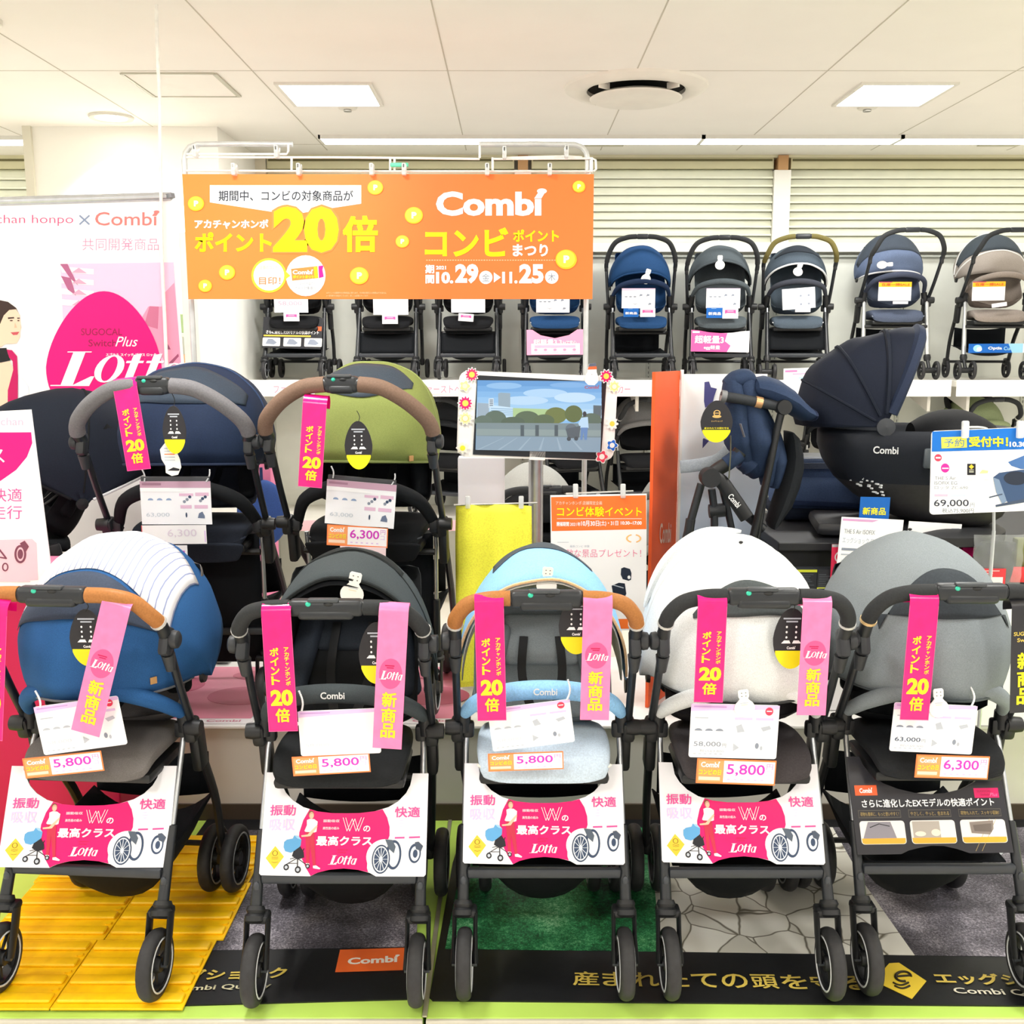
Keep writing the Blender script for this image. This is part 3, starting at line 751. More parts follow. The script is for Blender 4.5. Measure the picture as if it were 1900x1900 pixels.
        for s_ in (-1, 1):
            q = Vector((bp[-1][0]*s_, bp[-1][1], bp[-1][2])); pv = Vector((D['pivot'][0]*s_*.94, D['pivot'][1], D['pivot'][2]))
            G().tube([q, lerp(q, pv, .6)+Vector((0, 0, -.02)), pv], [.019, .021, .018], 10).build('bumper_bracket', blk, e)
    # seat
    sy, sz, sw, sd = D['seat']; sm_ = D['seat_mat']
    g = G(); rings = []
    for i in range(11):
        u = i/10; y = sy+sd*u; ww_ = sw*(1-.10*abs(2*u-1)**3); top = sz+.012*math.sin(PI*u)-.05*max(0, (.2-u)/.2)**2; th = .06 if u > .1 else .03+.3*u
        rings.append([Vector((ww_*math.copysign(abs(math.cos(a))**.45, math.cos(a)), y, top-th/2+th/2*math.copysign(abs(math.sin(a))**.6, math.sin(a)))) for a in [2*PI*k/24 for k in range(24)]])
    so = G().loft(rings).build('seat_cushion', sm_, e, sub=1)
    if g_('piping'):
        G().tube([(sw*.97*math.cos(a), sy+.012+.02*abs(math.cos(a))**4, sz-.032-.02*math.sin(a)) for a in [PI*k/24 for k in range(25)]], .003, 6).build('piping', M(D['piping'], .6, 'fabric'), so)
    if g_('legrest', True):
        lr = g_('legrest_mat', sm_)
        rings = []
        for i in range(7):
            u = i/6; z = sz-.045-.075*u; y = sy-.005+.03*u; w_ = sw*(.98-.16*u*u)
            rings.append([Vector((w_*math.copysign(abs(math.cos(a))**.4, math.cos(a)), y+.012*math.sin(a), z)) for a in [2*PI*k/20 for k in range(20)]])
        G().loft(rings).build('leg_rest', lr, e, sub=1)
    G().box((0, sy+sd*.5, sz-.075), (sw*1.9, sd*.8, .03), None, .012).tube([(-lt.x, lt.y-.03, sz-.10), (lt.x, lt.y-.03, sz-.10)], .011, 8).build('seat_tray', blk, e)
    b0, b1 = Vector(D['back'][0]), Vector(D['back'][1]); bwid = D['back'][2]; dv = (b1-b0); nrm = Vector((0, -dv.z, dv.y)).normalized()
    if nrm.y > 0: nrm = -nrm
    rings = []
    for i in range(12):
        u = i/11; c = lerp(b0, b1, u); w_ = bwid*(1-.25*max(0, u-.75)*4*max(0, u-.75)) ; th = .022+.012*math.sin(u*PI*3)**2
        rings.append([c+Vector((w_*math.copysign(abs(math.cos(a))**.5, math.cos(a)), 0, 0))+nrm*(th*math.copysign(abs(math.sin(a))**.7, math.sin(a))+.10*abs(math.cos(a))**5) for a in [2*PI*k/24 for k in range(24)]])
    bo2 = G().loft(rings).build('backrest', g_('back_mat', sm_), e, sub=1)
    if not low:
        c = lerp(b0, b1, .62); ang = math.atan2(dv.y, dv.z)
        G().box(c+nrm*.035, (bwid*1.15, .04, .15), (-ang, 0, 0), .018, 3).build('head_pad', g_('pad_mat', DARKF), bo2)
        for s_ in (-1, 1):
            c2 = lerp(b0, b1, .42); G().box(c2+nrm*.05+Vector((s_*bwid*.74, 0, 0)), (.07, .05, .24), (-ang, 0, s_*.35), .02, 3).build('side_pad', g_('side_mat', DARKF), bo2)
        for s_ in (-1, 1):
            G().tube(catmull([lerp(b0, b1, .62)+nrm*.06+Vector((s_*.05, 0, 0)), lerp(b0, b1, .3)+nrm*.075+Vector((s_*.055, 0, 0)), Vector((s_*.02, sy+.12, sz+.05))], 5), .014, 6, ry=.003).build('harness_strap', BLK, bo2)
        G().box((0, sy+.12, sz+.045), (.045, .02, .05), (.5, 0, 0), .008).build('buckle', BLK, bo2)
    # lower frame
    cz = g_('cross', None)
    if cz:
        t = (cz-lb.z)/(lt.z-lb.z); q = lerp(lb, lt, t)
        G().box((0, q.y-.006, cz), (q.x*2-.02, .022, .026), None, .006).build('front_crossbar', M('#30343a', .4, 'plastic'), e)
    rw = D['rear']
    G().tube([(-rw[0], rw[1], rw[2]+.045), (rw[0], rw[1], rw[2]+.045)], .009, 8).build('rear_axle', blk, e)
    if g_('basket', True):
        bz0, bdep = g_('basket_z', (.30, .10)); rows = []
        y0 = lerp(lb, lt, (bz0-lb.z)/(lt.z-lb.z)).y+.012; y1 = rw[1]-.02; hw = lt.x-.02
        for i in range(9):
            u = i/8; row = []
            for j in range(13):
                v = j/12*2-1; ed = (1-abs(v)**4)*(min(1, u*3.0))*(1 if u < .8 else (1-u)/.2*.6+.4)
                row.append(Vector((hw*v, lerp(y0, y1, u), bz0+.03*u-bdep*ed*(.75+.25*math.cos(v*2)))))
            rows.append(row)
        o = G().grid(rows).build('basket', DARKF, e, solid=.004)
        rows = []
        for i in range(4):
            rows.append([Vector((hw*.93*(j/10*2-1), y1-.005, bz0+.02+.13*i/3-.015*(1-(j/10*2-1)**2))) for j in range(11)])
        G().grid(rows).build('basket_back', DARKF, o, solid=.004)
    if g_('front_panel'):
        z0, z1 = D['front_panel']; rows = []
        for i in range(6):
            u = i/5; z = lerp(z0, z1, u); q = lerp(lb, lt, (z-lb.z)/(lt.z-lb.z))
            rows.append([Vector(((q.x-.01)*(j/10*2-1), q.y+.004, z-.02*(1-(j/10*2-1)**2)*u)) for j in range(11)])
        G().grid(rows).build('basket_front', DARKF, e, solid=.004)
    # hood
    hd = g_('hood')
    if hd:
        h = hd['h']; ho = None
        for (f0, f1, mat, nm, off) in hd['sections']:
            o = h.patch(f0, f1, 0, 180, 16, 34, off).build(nm, mat, e if ho is None else ho, sm=60, solid=.003)
            if ho is None: ho = o
        for (fl, fh, t0, t1, bow, mat, nm) in hd.get('windows', ()):
            sh = lambda q, fl=fl, fh=fh, bow=bow: (fl+bow[0]*q*q, fh+bow[1]*q*q)
            h.patch(fl, fh, t0, t1, 8, 24, .0035, sh).build(nm, mat, ho, sm=60, solid=.001)
        for (f, t0, t1, r, mat, nm) in hd.get('rolls', ()):
            h.rim(f, [max(.004, r*math.sin(PI*i/24)**.5) for i in range(25)], r*.5, 24, t0, t1).build(nm, mat, ho)
        for (fl, fh, t0, t1, mat, nm) in hd.get('inner', ()):
            h.patch(fl, fh, t0, t1, 8, 24, -.016).build(nm, mat, ho, sm=60, solid=.001)
        for (f, r, mat, nm) in hd.get('rims', ()):
            h.rim(f, r, .001).build(nm, mat, ho)
        if hd.get('lining'):
            f0, f1, mat = hd['lining']; h.patch(f0, f1, 2, 178, 12, 30, -.012).build('lining', mat, ho, sm=60, solid=.002)
        if hd.get('patch_label'):
            q = h.pt(*hd['patch_label'], .006); G().box(q, (.018, .004, .018), (0, .0, .9), .001).build('leather_patch', M('#b58a58', .6), ho, sm=0)
        if hd.get('snap'):
            q = h.pt(hd['snap'], PI/2, .006); G().ell(q, (.006, .004, .004), 10, 8).build('snap_button', BLK, ho)
        for s_ in (-1, 1):
            G().lathe([(0, 0), (.022, 0), (.02, .01), (0, .012)], (s_*(h.w(20) if callable(h.w) else h.w)-s_*.002, h.y, h.z), (s_, 0, 0), 16).build('hood_hinge', blk, ho)
    return e
FRONT = dict(track=.205, wheel_r=.088, wheel_w=.038, leg_top=(.207, .25, .60), leg_bot=(.21, .055, .225), pivot=(.231, .25, .62), hub=(.2265, .10, .915),
             rear=(.198, .53, .10), bar=(.02, 1.033, .226, .085), seat=(.085, .607, .178, .29), back=((0, .33, .60), (0, .60, .98), .19),
             bumper=[(0, .09, .785), (.10, .105, .772), (.175, .165, .725), (.213, .245, .665)], bumper_r=.022, legrest=False, cross=.292, basket_z=(.30, .19), bumper_logo=True)
def fr(**k): d = dict(FRONT); d.update(k); return d
def hw_(f): return .205+.045*min(1, max(0, f/45))
def hR(f): return .29+.105*min(1, max(0, f/75))**.8
# ================================================================== PRINTED THINGS THAT HANG ON THE STROLLERS
MAG = M('#f5107a', .35, 'print'); MAG2 = M('#ee2f86', .4, 'print'); YELP = M('#f6ea2c', .4, 'print'); ORG = M('#fb7a3c', .4, 'print')
PINK = M('#fb7fb4', .3, 'print'); PINKD = M('#f25a92', .35, 'print'); GRY = M('#8b93a3', .5, 'print'); GRYL = M('#b9bfca', .5, 'print')
LAV = M('#e3c4ee', .4, 'print'); LAVL = M('#e0c6ec', .4, 'print'); DK = M('#23232a', .4, 'print'); NAVYP = M('#3a4a66', .45, 'print')
WPR = M('#fbfbfc', .4, 'print'); REDP = M('#e8425e', .4, 'print'); BLUEP = M('#0f69c4', .4, 'print'); SKIN = M('#eec4a8', .5, 'print'); DPINK = M('#c21a58', .4, 'print')
def ribbon(label, top, bot, d, kind, w=.0705, r=.0235, group=None, db=None, cat='hanging ribbon'):
    A, B = P(*top, d), P(*bot, d if db is None else db); V = (B-A).normalized(); Nn = Vector((0, -1, 0)); U = V.cross(Nn).normalized()
    if U.x < 0: U = -U
    L_ = (B-A).length
    def board(s):
        H = s.H; pr = [(0.0, 0), (.0012, H*.12), (-.0008, H*.3), (.0005, H*.5), (0, H*.7), (0, H-r)]     # (z, y): front sheet
        pr = [(0, 0), (0, H-r)] + [(-r+r*math.cos(a), H-r+r*math.sin(a)) for a in [PI*k/12 for k in range(1, 13)]] + [(-2*r+.001, H-r-.012)]
        g = G(); n = len(pr); rows = [[Vector((-s.W/2, y, z)), Vector((s.W/2, y, z))] for z, y in pr]
        g.grid(rows); g.grid([[p+Vector((0, 0, -.0007)) for p in q] for q in rows], True); return g
    mat = {'dark': MAG, 'light': PINK, 'black': DK}[kind]
    glossy = {'dark': M('#f0117c', .2, 'plastic'), 'light': M('#fb7fb4', .2, 'plastic'), 'black': M('#26262b', .3, 'plastic')}[kind]
    p = Panel({'dark': 'points_ribbon', 'light': 'new_item_ribbon', 'black': 'new_item_ribbon'}[kind], label, cat, A-U*w/2, A+U*w/2, B-U*w/2, glossy, board=board, group=group, gap=.0005)
    if kind == 'dark':
        p.vtext('ポイント', .35, .33, .63, .30, YELP); p.vtext('アカチャンホンポ', .77, .33, .635, .165, YELP, bold=.02)
        p.text('20', .14, .665, .90, .795, YELP, bold=.05); p.text('倍', .27, .815, .76, .925, YELP, bold=.035)
        E = M('#ff5a9a', .4, 'print'); p.rect(0, .1, .018, 1, E, 1); p.rect(.982, .1, 1, 1, E, 1); p.rect(0, .994, 1, 1, E, 1)
    elif kind == 'light':
        p.ell(.5, .475, .39, .105, PINKD, 1); p.rect(.3, .415, .62, .423, DPINK, 2); p.rect(.36, .43, .6, .437, DPINK, 2)
        p.lotta(.12, .455, .90, .515, WPR, 3); p.vtext('新商品', .5, .60, .925, .50, YELP, bold=.035, fill=.95)
    else:
        p.text('SUGOCAL', .08, .28, .95, .315, GOLD, bold=.02); p.text('Switch', .2, .335, .8, .37, GOLD, bold=.02); p.vtext('新商品', .52, .46, .93, .60, YELP, bold=.035, fill=.95)
    return p.done()
def quadp(TL, TR, BL, d, db=None):
    db = d if db is None else db; return P(*TL, d), P(*TR, d), P(*BL, db)
def price_card(label, c, d, db=None, price=None, group='price cards on the strollers', chain=None, sticker=True, shapes=True, top=LAV, name='price_card'):
    p = Panel(name, label, 'price card', *quadp(*c, d, db), M('#f7f7fa', .3, 'print'), .0018, rad=.006, group=group)
    p.poly([(.0, .005), (1, .005), (1, .075), (.55, .10), (0, .14)], top, 1); p.rect(.03, .04, .4, .065, M('#c99fdc', .4, 'print'), 2)
    if shapes:
        for k in range(3): p.poly([(.05+.12*k+.045-.045*math.cos(a), .50-.045*math.sin(a)) for a in [PI*i/8 for i in range(9)]], GRYL if not price else GRY, 1)
        p.poly([(.52, .40), (.58, .36), (.62, .50), (.54, .52)], GRYL, 1); p.poly([(.80, .42), (.90, .38), (.92, .44), (.83, .49)], GRYL, 1)
        p.rect(.50, .24, .70, .285, LAVL, 1); p.rect(.74, .24, .94, .285, LAVL, 1)
        p.poly([(.50, .72), (.57, .80), (.50, .87)], GRYL, 1); p.ell(.77, .76, .022, .055, GRY, 1); p.ell(.82, .80, .015, .04, GRYL, 1); p.rect(.05, .25, .2, .27, GRYL, 1)
        for k in range(6): p.rect(.05+.06*k, .92, .08+.06*k, .935, GRYL, 1)
    if sticker: p.ell(.885, .115, .045, .075, REDP, 2); p.rect(.855, .10, .915, .12, WPR, 3)
    if price:
        p.text(price, .05, .70, .36, .80, NAVYP if price != '58,000' else GRY, bold=.004); p.text('円', .375, .73, .42, .80, GRY); p.text('税込'+('63,800' if price[0] == '5' else '69,300'), .12, .845, .40, .905, GRYL)
    else:
        p.text('58,000', .07, .73, .36, .81, M('#d4dae2', .5, 'print'))
    o = p.done()
    if chain:
        a, b = [P(x, y, dd) for x, y, dd in chain]; T = p.T.inverted(); g = G(); n = 12
        for i in range(n+1):
            q = lerp(a, b, i/n)+Vector((.006*math.sin(i/n*PI), -.004*math.sin(i/n*PI), 0)); g.ell(T @ q, (.0028, .0028, .0028), 8, 6)
        g.build('bead_chain', M('#e6e7e8', .3, 'plastic'), o)
    return o
def offer_card(label, c, d, price='5,800', db=None, group='orange offer cards on the strollers'):
    p = Panel('offer_card', label, 'offer card', *quadp(*c, d, db), M('#fb8a4e', .35, 'print'), .0018, group=group)
    p.rect(.34, .06, .985, .93, M('#fdf8fa', .4, 'print'), 1); p.rect(.02, .06, .335, .93, M('#fba368', .4, 'print'), 1)
    p.combi(.05, .10, .29, .34, WPR, 2); p.text('コンビの日', .03, .42, .31, .64, YELP, bold=.03); p.rect(.03, .72, .3, .86, M('#fddcc4', .4, 'print'), 2)
    p.text(price, .38, .18, .86, .66, M('#d53ac0', .4, 'print'), bold=.012); p.text('円', .88, .14, .96, .36, M('#d58ad0', .4, 'print')); p.text('コ', .88, .42, .95, .62, LAV)
    for k in range(6): p.rect(.39+.085*k, .78, .425+.085*k, .83, LAV, 2)
    return p.done()
def foot_sign(label, c, d, db):
    def cv(x, y): v = (y-62)/712; return ((x-(237-17*v))/(1108+39*v), v)
    top = [(237, 62), (332, 64), (345, 150), (375, 205), (425, 258), (500, 305), (600, 335), (700, 346), (795, 347), (890, 345), (990, 333), (1085, 303), (1150, 262), (1200, 205), (1225, 150), (1238, 66), (1345, 66)]
    bot = [(1367, 762), (1355, 776), (1025, 776), (980, 752), (900, 732), (800, 723), (700, 732), (620, 752), (572, 776), (232, 770), (220, 758)]
    p = Panel('foot_sign', label, 'sign board', *quadp(*c, d, db), M('#f1f1f7', .22, 'print'), .004, outline=[cv(*q) for q in top+bot], group='white foot signs on the front row')
    C = lambda pts: [cv(*q) for q in pts]
    mg = [(545, 319), (600, 335), (700, 346), (795, 347), (890, 345), (990, 333), (1045, 318), (1080, 375), (1100, 440), (1103, 500), (1090, 540), (1020, 580), (960, 640), (960, 720), (970, 748), (900, 732), (800, 723), (700, 732), (620, 752), (575, 774), (540, 720), (500, 640), (482, 560), (482, 480), (505, 395)]
    p.poly(C(mg), M('#f21c72', .25, 'print'), 1, name='oval_print')
    def tx(t, x0, y0, x1, y1, m, b=.0, l=3, **k): a = cv(x0, y0); q = cv(x1, y1); p.text(t, a[0], a[1], q[0], q[1], m, l, bold=b, **k)
    PK = M('#f0509a', .4, 'print')
    tx('振動', 275, 290, 450, 365, PK, .02); tx('吸収', 275, 385, 450, 468, LAVL, .02); tx('快適', 1130, 300, 1305, 375, PK, .02)
    for y in (395, 415, 435): p.poly(C([(1140, y), (1140+rnd.randint(40, 70), y-2), (1180, y+3)]), LAVL, 1)
    p.poly(C([(1140, 509), (1207, 507), (1207, 519), (1140, 521)]), PK, 1); p.poly(C([(1237, 506), (1313, 503), (1313, 515), (1237, 518)]), PK, 1)
    tx('振動吸収', 642, 390, 755, 410, M('#fbd3e2', .4, 'print'), .03); tx('高性能の組み', 642, 440, 755, 460, M('#fbd3e2', .4, 'print'), .03)
    Wl = [(787, 378), (818, 470), (850, 385), (880, 470), (912, 376)]
    for off in (-9, 9): p.line(C([(x+off, y) for x, y in Wl]), .003, WPR, 3)
    tx('の', 920, 432, 968, 474, WPR, .02); tx('最高クラス', 602, 503, 985, 570, WPR, .035)
    tx('SUGOCAL', 750, 593, 825, 603, DPINK, .02); tx('Switch', 752, 610, 810, 620, DPINK, .02)
    a, q = cv(690, 635), cv(885, 697); p.lotta(a[0], a[1], q[0], q[1], WPR, 3)
    p.nm = 'woman_print'
    p.poly(C(ellpts(560, 362, 17, 24, 16)), M('#d9a78c', .5, 'print'), 3); p.poly(C(ellpts(556, 350, 19, 20, 16)), M('#8a4a3c', .5, 'print'), 2); p.poly(C(ellpts(562, 368, 13, 18, 14)), SKIN, 4)
    p.poly(C([(530, 395), (550, 386), (580, 388), (605, 405), (600, 475), (585, 480), (525, 476), (517, 470), (532, 430)]), M('#f6f0ef', .5, 'print'), 4)
    p.poly(C([(600, 430), (606, 440), (560, 505), (540, 508), (500, 510), (497, 500), (540, 494)]), SKIN, 5)
    p.poly(C([(525, 476), (585, 480), (592, 560), (600, 640), (607, 705), (590, 708), (568, 600), (560, 560), (560, 690), (540, 690), (535, 600)]), M('#c7314c', .5, 'print'), 4)
    p.poly(C([(588, 706), (610, 703), (640, 722), (635, 729), (590, 722)]), WPR, 5); p.poly(C([(538, 688), (562, 690), (566, 706), (540, 702)]), WPR, 5)
    p.nm = 'stroller_print'
    HB = M('#5fa3d6', .5, 'print')
    p.poly(C([(382, 545), (400, 530), (440, 522), (450, 500), (470, 510), (500, 530), (497, 570), (470, 600), (430, 618), (392, 608), (380, 580)]), HB, 5); p.poly(C([(450, 500), (480, 505), (500, 530), (470, 520)]), M('#9cc8ea', .5, 'print'), 6)
    p.poly(C([(450, 608), (495, 575), (520, 615), (525, 650), (480, 665), (440, 640)]), DK, 5)
    for ln in ([(430, 660), (470, 650), (545, 700)], [(400, 700), (500, 640), (520, 590)], [(415, 690), (480, 690)], [(480, 650), (482, 720)]): p.line(C(ln), .006, DK, 5)
    for x, y, r in ((405, 716, 19), (486, 732, 21), (552, 708, 15)):
        p.poly(C(ellpts(x, y, r, r*1.1, 18)), DK, 6); p.poly(C(ellpts(x, y, r*.55, r*.6, 14)), GRYL, 7)
    p.nm = 'diamond_print'
    p.poly(C([(322, 573), (385, 645), (322, 730), (260, 655)]), M('#f0c63c', .35, 'print'), 2)
    pts = C(ellpts(323, 622, 17, 17, 16)); p.line(pts+pts[:1], .004, M('#7a5a1c', .5, 'print'), 3)
    for y in (648, 658, 682): p.line(C([(302, y), (323, y+4), (345, y)]), .003, M('#7a5a1c', .5, 'print'), 3)
    p.nm = 'wheel_print'
    p.poly(C(ellpts(1075, 642, 124, 118, 36)), M('#f3f4f8', .25, 'print'), 2)
    def el(x, y, rx, ry, m, l): p.poly(C(ellpts(x, y, rx, ry, 26)), m, l)
    el(1138, 630, 54, 100, NAVYP, 3); el(1140, 630, 38, 82, M('#dfe3ea', .4, 'print'), 4); p.poly(C([(1075, 525), (1125, 530), (1150, 575), (1140, 620), (1105, 590)]), M('#55606f', .4, 'print'), 5)
    el(1053, 660, 62, 98, NAVYP, 6); el(1053, 660, 54, 88, M('#e8ecf2', .3, 'print'), 7); el(1053, 660, 47, 79, NAVYP, 8)
    for k in range(12):
        a = 2*PI*k/12; p.line(C([(1053+10*math.cos(a), 660+16*math.sin(a)), (1053+45*math.cos(a), 660+76*math.sin(a))]), .004, M('#dfe5ee', .4, 'print'), 9)
    el(1053, 660, 12, 18, M('#dfe5ee', .4, 'print'), 10)
    p.nm = 'caster_print'
    el(1283, 620, 42, 66, NAVYP, 3); el(1285, 622, 31, 50, M('#dfe5ee', .4, 'print'), 4); el(1287, 622, 16, 28, NAVYP, 5); p.poly(C([(1280, 545), (1305, 540), (1338, 570), (1325, 605), (1290, 590)]), M('#4a5466', .4, 'print'), 6)
    return p.done()
def feature_sign(label, c, d, db, k=1.0):
    top = [(0, 0), (.085, 0), (.105, .09), (.15, .19), (.22, .28), (.31, .34), (.42, .385), (.52, .40), (.62, .39), (.72, .355), (.82, .28), (.88, .20), (.915, .1), (.93, 0), (1, 0)]
    bot = [(1, 1), (.72, 1), (.64, .955), (.56, .925), (.48, .92), (.40, .94), (.33, .965), (.28, 1), (0, 1)]
    p = Panel('foot_sign', label, 'sign board', *quadp(*c, d, db), M('#34343a', .18, 'print'), .004, outline=top+bot)
    p.rect(.03, .30, .175, .405, M('#f2602c', .4, 'print'), 1); p.combi(.06, .325, .145, .38, WPR, 2)
    p.rect(.805, .345, .965, .445, M('#e01868', .3, 'print'), 1); p.text('SUGOCAL', .825, .365, .915, .39, DPINK, bold=.02); p.text('Switch', .845, .40, .90, .425, DPINK, bold=.02); p.text('Plus', .905, .395, .955, .43, PINK, shear=.3)
    p.text('さらに進化したEXモデルの快適ポイント', .065, .445, .925, .53, WPR, bold=.025)
    GT = M('#a8915a', .4, 'print')
    for i, s_ in enumerate(('荷物も簡単に、もっと使いやすく！', 'やさしく、やっと、包まれる', '荷物も入れて、スッキリ収納！')):
        u = .035+.325*i; p.rect(u, .555, u+.275, .635, M('#54504a', .3, 'print'), 1); p.rect(u+.004, .563, u+.271, .627, M('#34343a', .2, 'print'), 2); p.text(s_, u+.012, .575, u+.262, .617, GT, 3, bold=.01)
        p.poly(p.rrect(u, .665, u+.29, .90, .008), M('#e9e7e4', .3, 'print'), 1); p.poly([(u+.004, .84), (u+.286, .84), (u+.284, .885), (u+.27, .896), (u+.02, .896), (u+.006, .885)], M('#f5a93a', .3, 'print'), 2)
    p.poly([(.09, .675), (.235, .675), (.265, .84), (.05, .84)], M('#8c8892', .4, 'print'), 3); p.line([(.10, .73), (.16, .695), (.225, .72)], .008, DK, 4)
    p.rect(.375, .675, .55, .84, M('#b0a8a0', .4, 'print'), 3); p.ell(.42, .80, .035, .025, M('#efdccc', .4, 'print'), 4); p.ell(.52, .79, .03, .035, M('#efdccc', .4, 'print'), 4)
    p.poly([(.745, .69), (.90, .675), (.89, .82), (.75, .80)], M('#8a7f78', .4, 'print'), 3); p.poly([(.765, .72), (.885, .705), (.88, .79), (.77, .78)], M('#6c625c', .4, 'print'), 4); p.poly([(.93, .69), (.935, .84), (.86, .83)], WPR, 4)
    p.line([(.88, .66), (.76, .98)], .003, GT, 1); p.line([(.92, .66), (.80, .98)], .003, GT, 1)
    return p.done()
def egg_tag(label, cx, ytop, ybot, wpx, d, bar=None, rot=0.0, back=False, group='egg-shaped safety tags'):
    a, b, c = P(cx-wpx/2, ytop, d), P(cx+wpx/2, ytop, d), P(cx-wpx/2, ybot, d)
    p = Panel('egg_tag', label, 'hang tag', a, b, c, M('#2c2b2f', .4, 'print'), .0025, outline=egg(.5, .5, .5, .5), group=group)
    pts = [q for q in egg(.5, .5, .5, .5, 48) if q[1] > .70]
    pts.sort(key=lambda q: q[0]); p.poly([(pts[0][0], .70)]+[q for q in pts if True]+[(pts[-1][0], .70)], M('#f2e51e', .35, 'print'), 1)
    e2 = egg(.5, .5, .5, .5, 40); e3 = egg(.5, .5, .46, .47, 40)
    if not back:
        p.rect(.26, .16, .74, .185, GRYL, 1); p.rect(.34, .21, .66, .235, GRYL, 1)
        for i in range(3):
            for x in (.36, .62): p.ell(x, .31+.085*i, .028, .02, WPR, 1, n=10)
        p.poly([(.22, .58), (.30, .53), (.44, .53), (.48, .58)], WPR, 1); p.poly([(.52, .58), (.56, .53), (.70, .53), (.78, .58)], WPR, 1); p.combi(.38, .625, .62, .675, WPR, 1)
    else:
        p.ring(.5, .30, .11, .075, .03, M('#d9b06a', .4, 'print'), 1, wy=.02); p.rect(.42, .29, .60, .31, M('#d9b06a', .4, 'print'), 1); p.ell(.5, .38, .14, .035, M('#d9b06a', .4, 'print'), 1); p.text('エッグショック', .33, .47, .68, .51, M('#d9b06a', .4, 'print'), bold=.01)
        p.text('産まれたての頭を守る', .12, .635, .88, .68, M('#f2e51e', .35, 'print'), bold=.02)
    o = p.done()
    if bar:
        A = p.T.inverted() @ (p.T @ Vector((0, p.H*.95, 0))); B = p.T.inverted() @ Vector(bar)
        G().tube(catmull([A, lerp(A, B, .5)+Vector((.006, 0, -.004)), B], 5), .0012, 5).build('string', BLK, o)
    return o
def clip_tag(label, cx, cy, wpx, hpx, d, ang=0.0, group='white care tags clipped to the hoods'):
    c = P(cx, cy, d); z = (c-P(cx+1, cy, d)).length; w, h = wpx*z, hpx*z; R = Matrix.Rotation(ang, 3, 'Y')
    U = R @ Vector((1, 0, 0)); V = R @ Vector((0, 0, -1))
    out = [(.30, 0), (.70, 0), (.76, .05), (.76, .26), (.70, .34)] + [(.5+.5*math.cos(a), .68+.32*math.sin(a)) for a in [(-PI*.30+PI*1.6*i/18) for i in range(19)]] + [(.30, .34), (.24, .26), (.24, .05)]
    p = Panel('care_tag', label, 'hang tag', c-U*w/2-V*h/2, c+U*w/2-V*h/2, c-U*w/2+V*h/2, M('#f5f5f2', .4, 'print'), .003, outline=out, group=group)
    for u in (.38, .58):
        for v in (.10, .22): p.rect(u, v, u+.06, v+.03, M('#6b6b66', .5, 'print'), 1)
    p.rect(.30, .48, .7, .50, GRYL, 1); p.rect(.34, .55, .66, .565, M('#f0d9a0', .5, 'print'), 1)
    return p.done()
# ================================================================== THE FRONT ROW
rnd = random.Random(11)
# --- blue stroller
BLUE = M('#28568b', .8, 'melange'); TAN = M('#a9703e', .5, 'fabric'); GREYSEAT = M('#6a6664', .8, 'melange')
X1, D1 = -1.11, 2.40
stroller('stroller', 'blue stroller with pin-striped hood top and tan handle grips on yellow paving', (X1, D1, .012), math.radians(-4),
    fr(grip=TAN, bumper_mat=BLUE, seat_mat=GREYSEAT, legrest_mat=GREYSEAT, bumper_logo=False, hub=(.2335, .11, .915), bar=(.015, 1.045, .226, .085),
       hood=dict(h=Hood(.36, .735, hw_, hR, 4, 150, wr=.007, seed=1), sections=[(4, 152, BLUE, 'hood', 0)], windows=[(40, 61, 38, 142, (4, -17), M('#3d475a', .7, 'fabric'), 'window_panel'), (62.5, 108, 36, 142, (-17, -4), M('#e6e7ee', .7, 'stripe'), 'striped_panel')],
                 rims=[(4.5, .004, M('#6d6f76', .6), 'hem')], patch_label=(14, math.radians(38)))))
foot_sign('white foot sign with magenta oval on the blue stroller', ((22, 1421), (328, 1420), (-3, 1610)), D1+.19, D1+.072)
price_card('white price card hanging in front of the grey seat of the blue stroller', ((62, 1312), (218, 1291), (33, 1408)), D1+.035, chain=((66, 1283, D1+.06), (75, 1312, D1+.034)))
offer_card('orange-edged 5,800 yen card on the blue stroller', ((41, 1408), (187, 1393), (27, 1447)), D1+.04)
ribbon('pale pink ribbon slanting from the tan grip of the blue stroller', (218, 1112), (158, 1361), D1-.014, 'light', group='pale pink new item ribbons')
ribbon('hot pink points ribbon cut by the left edge, on the blue stroller', (-13, 1114), (-22, 1372), D1-.014, 'dark', group='hot pink points ribbons')
egg_tag('black and yellow egg tag behind the slanting pale pink ribbon of the blue stroller', 158, 1130, 1236, 66, D1+.045, bar=(P(158, 1116, D1+.03)))
clip_tag('white care tag at the hem of the blue hood', 143, 1275, 26, 36, D1+.075, .3)
# --- charcoal stroller
CHAR = M('#40474a', .85, 'melange'); CHAR2 = M('#202425', .85, 'fabric'); BLKGRIP = M('#303234', .7, 'fabric')
X2, D2 = -.445, 2.372
def openhood(seed): return Hood(.375, .70, .236, lambda f: .395, 62, 150, seed=seed, e=.9)
stroller('stroller', 'charcoal stroller with open hood and black grips on the asphalt mat', (X2, D2, .006), 0,
    fr(grip=BLKGRIP, bumper_mat=CHAR, seat_mat=M('#1f2123', .8, 'fabric'), bar=(.02, 1.025, .226, .090), pad_mat=M('#2a3038', .8, 'fabric'), side_mat=M('#2e3540', .8, 'fabric'),
       hood=dict(h=openhood(2), sections=[(64, 150, CHAR, 'hood', 0)], windows=[(88, 97, 52, 128, (-3, -3), CHAR2, 'window_panel')], rims=[(64, .005, CHAR2, 'hood_rim'), (86, .003, CHAR2, 'seam')], lining=(62, 148, DARKF))))
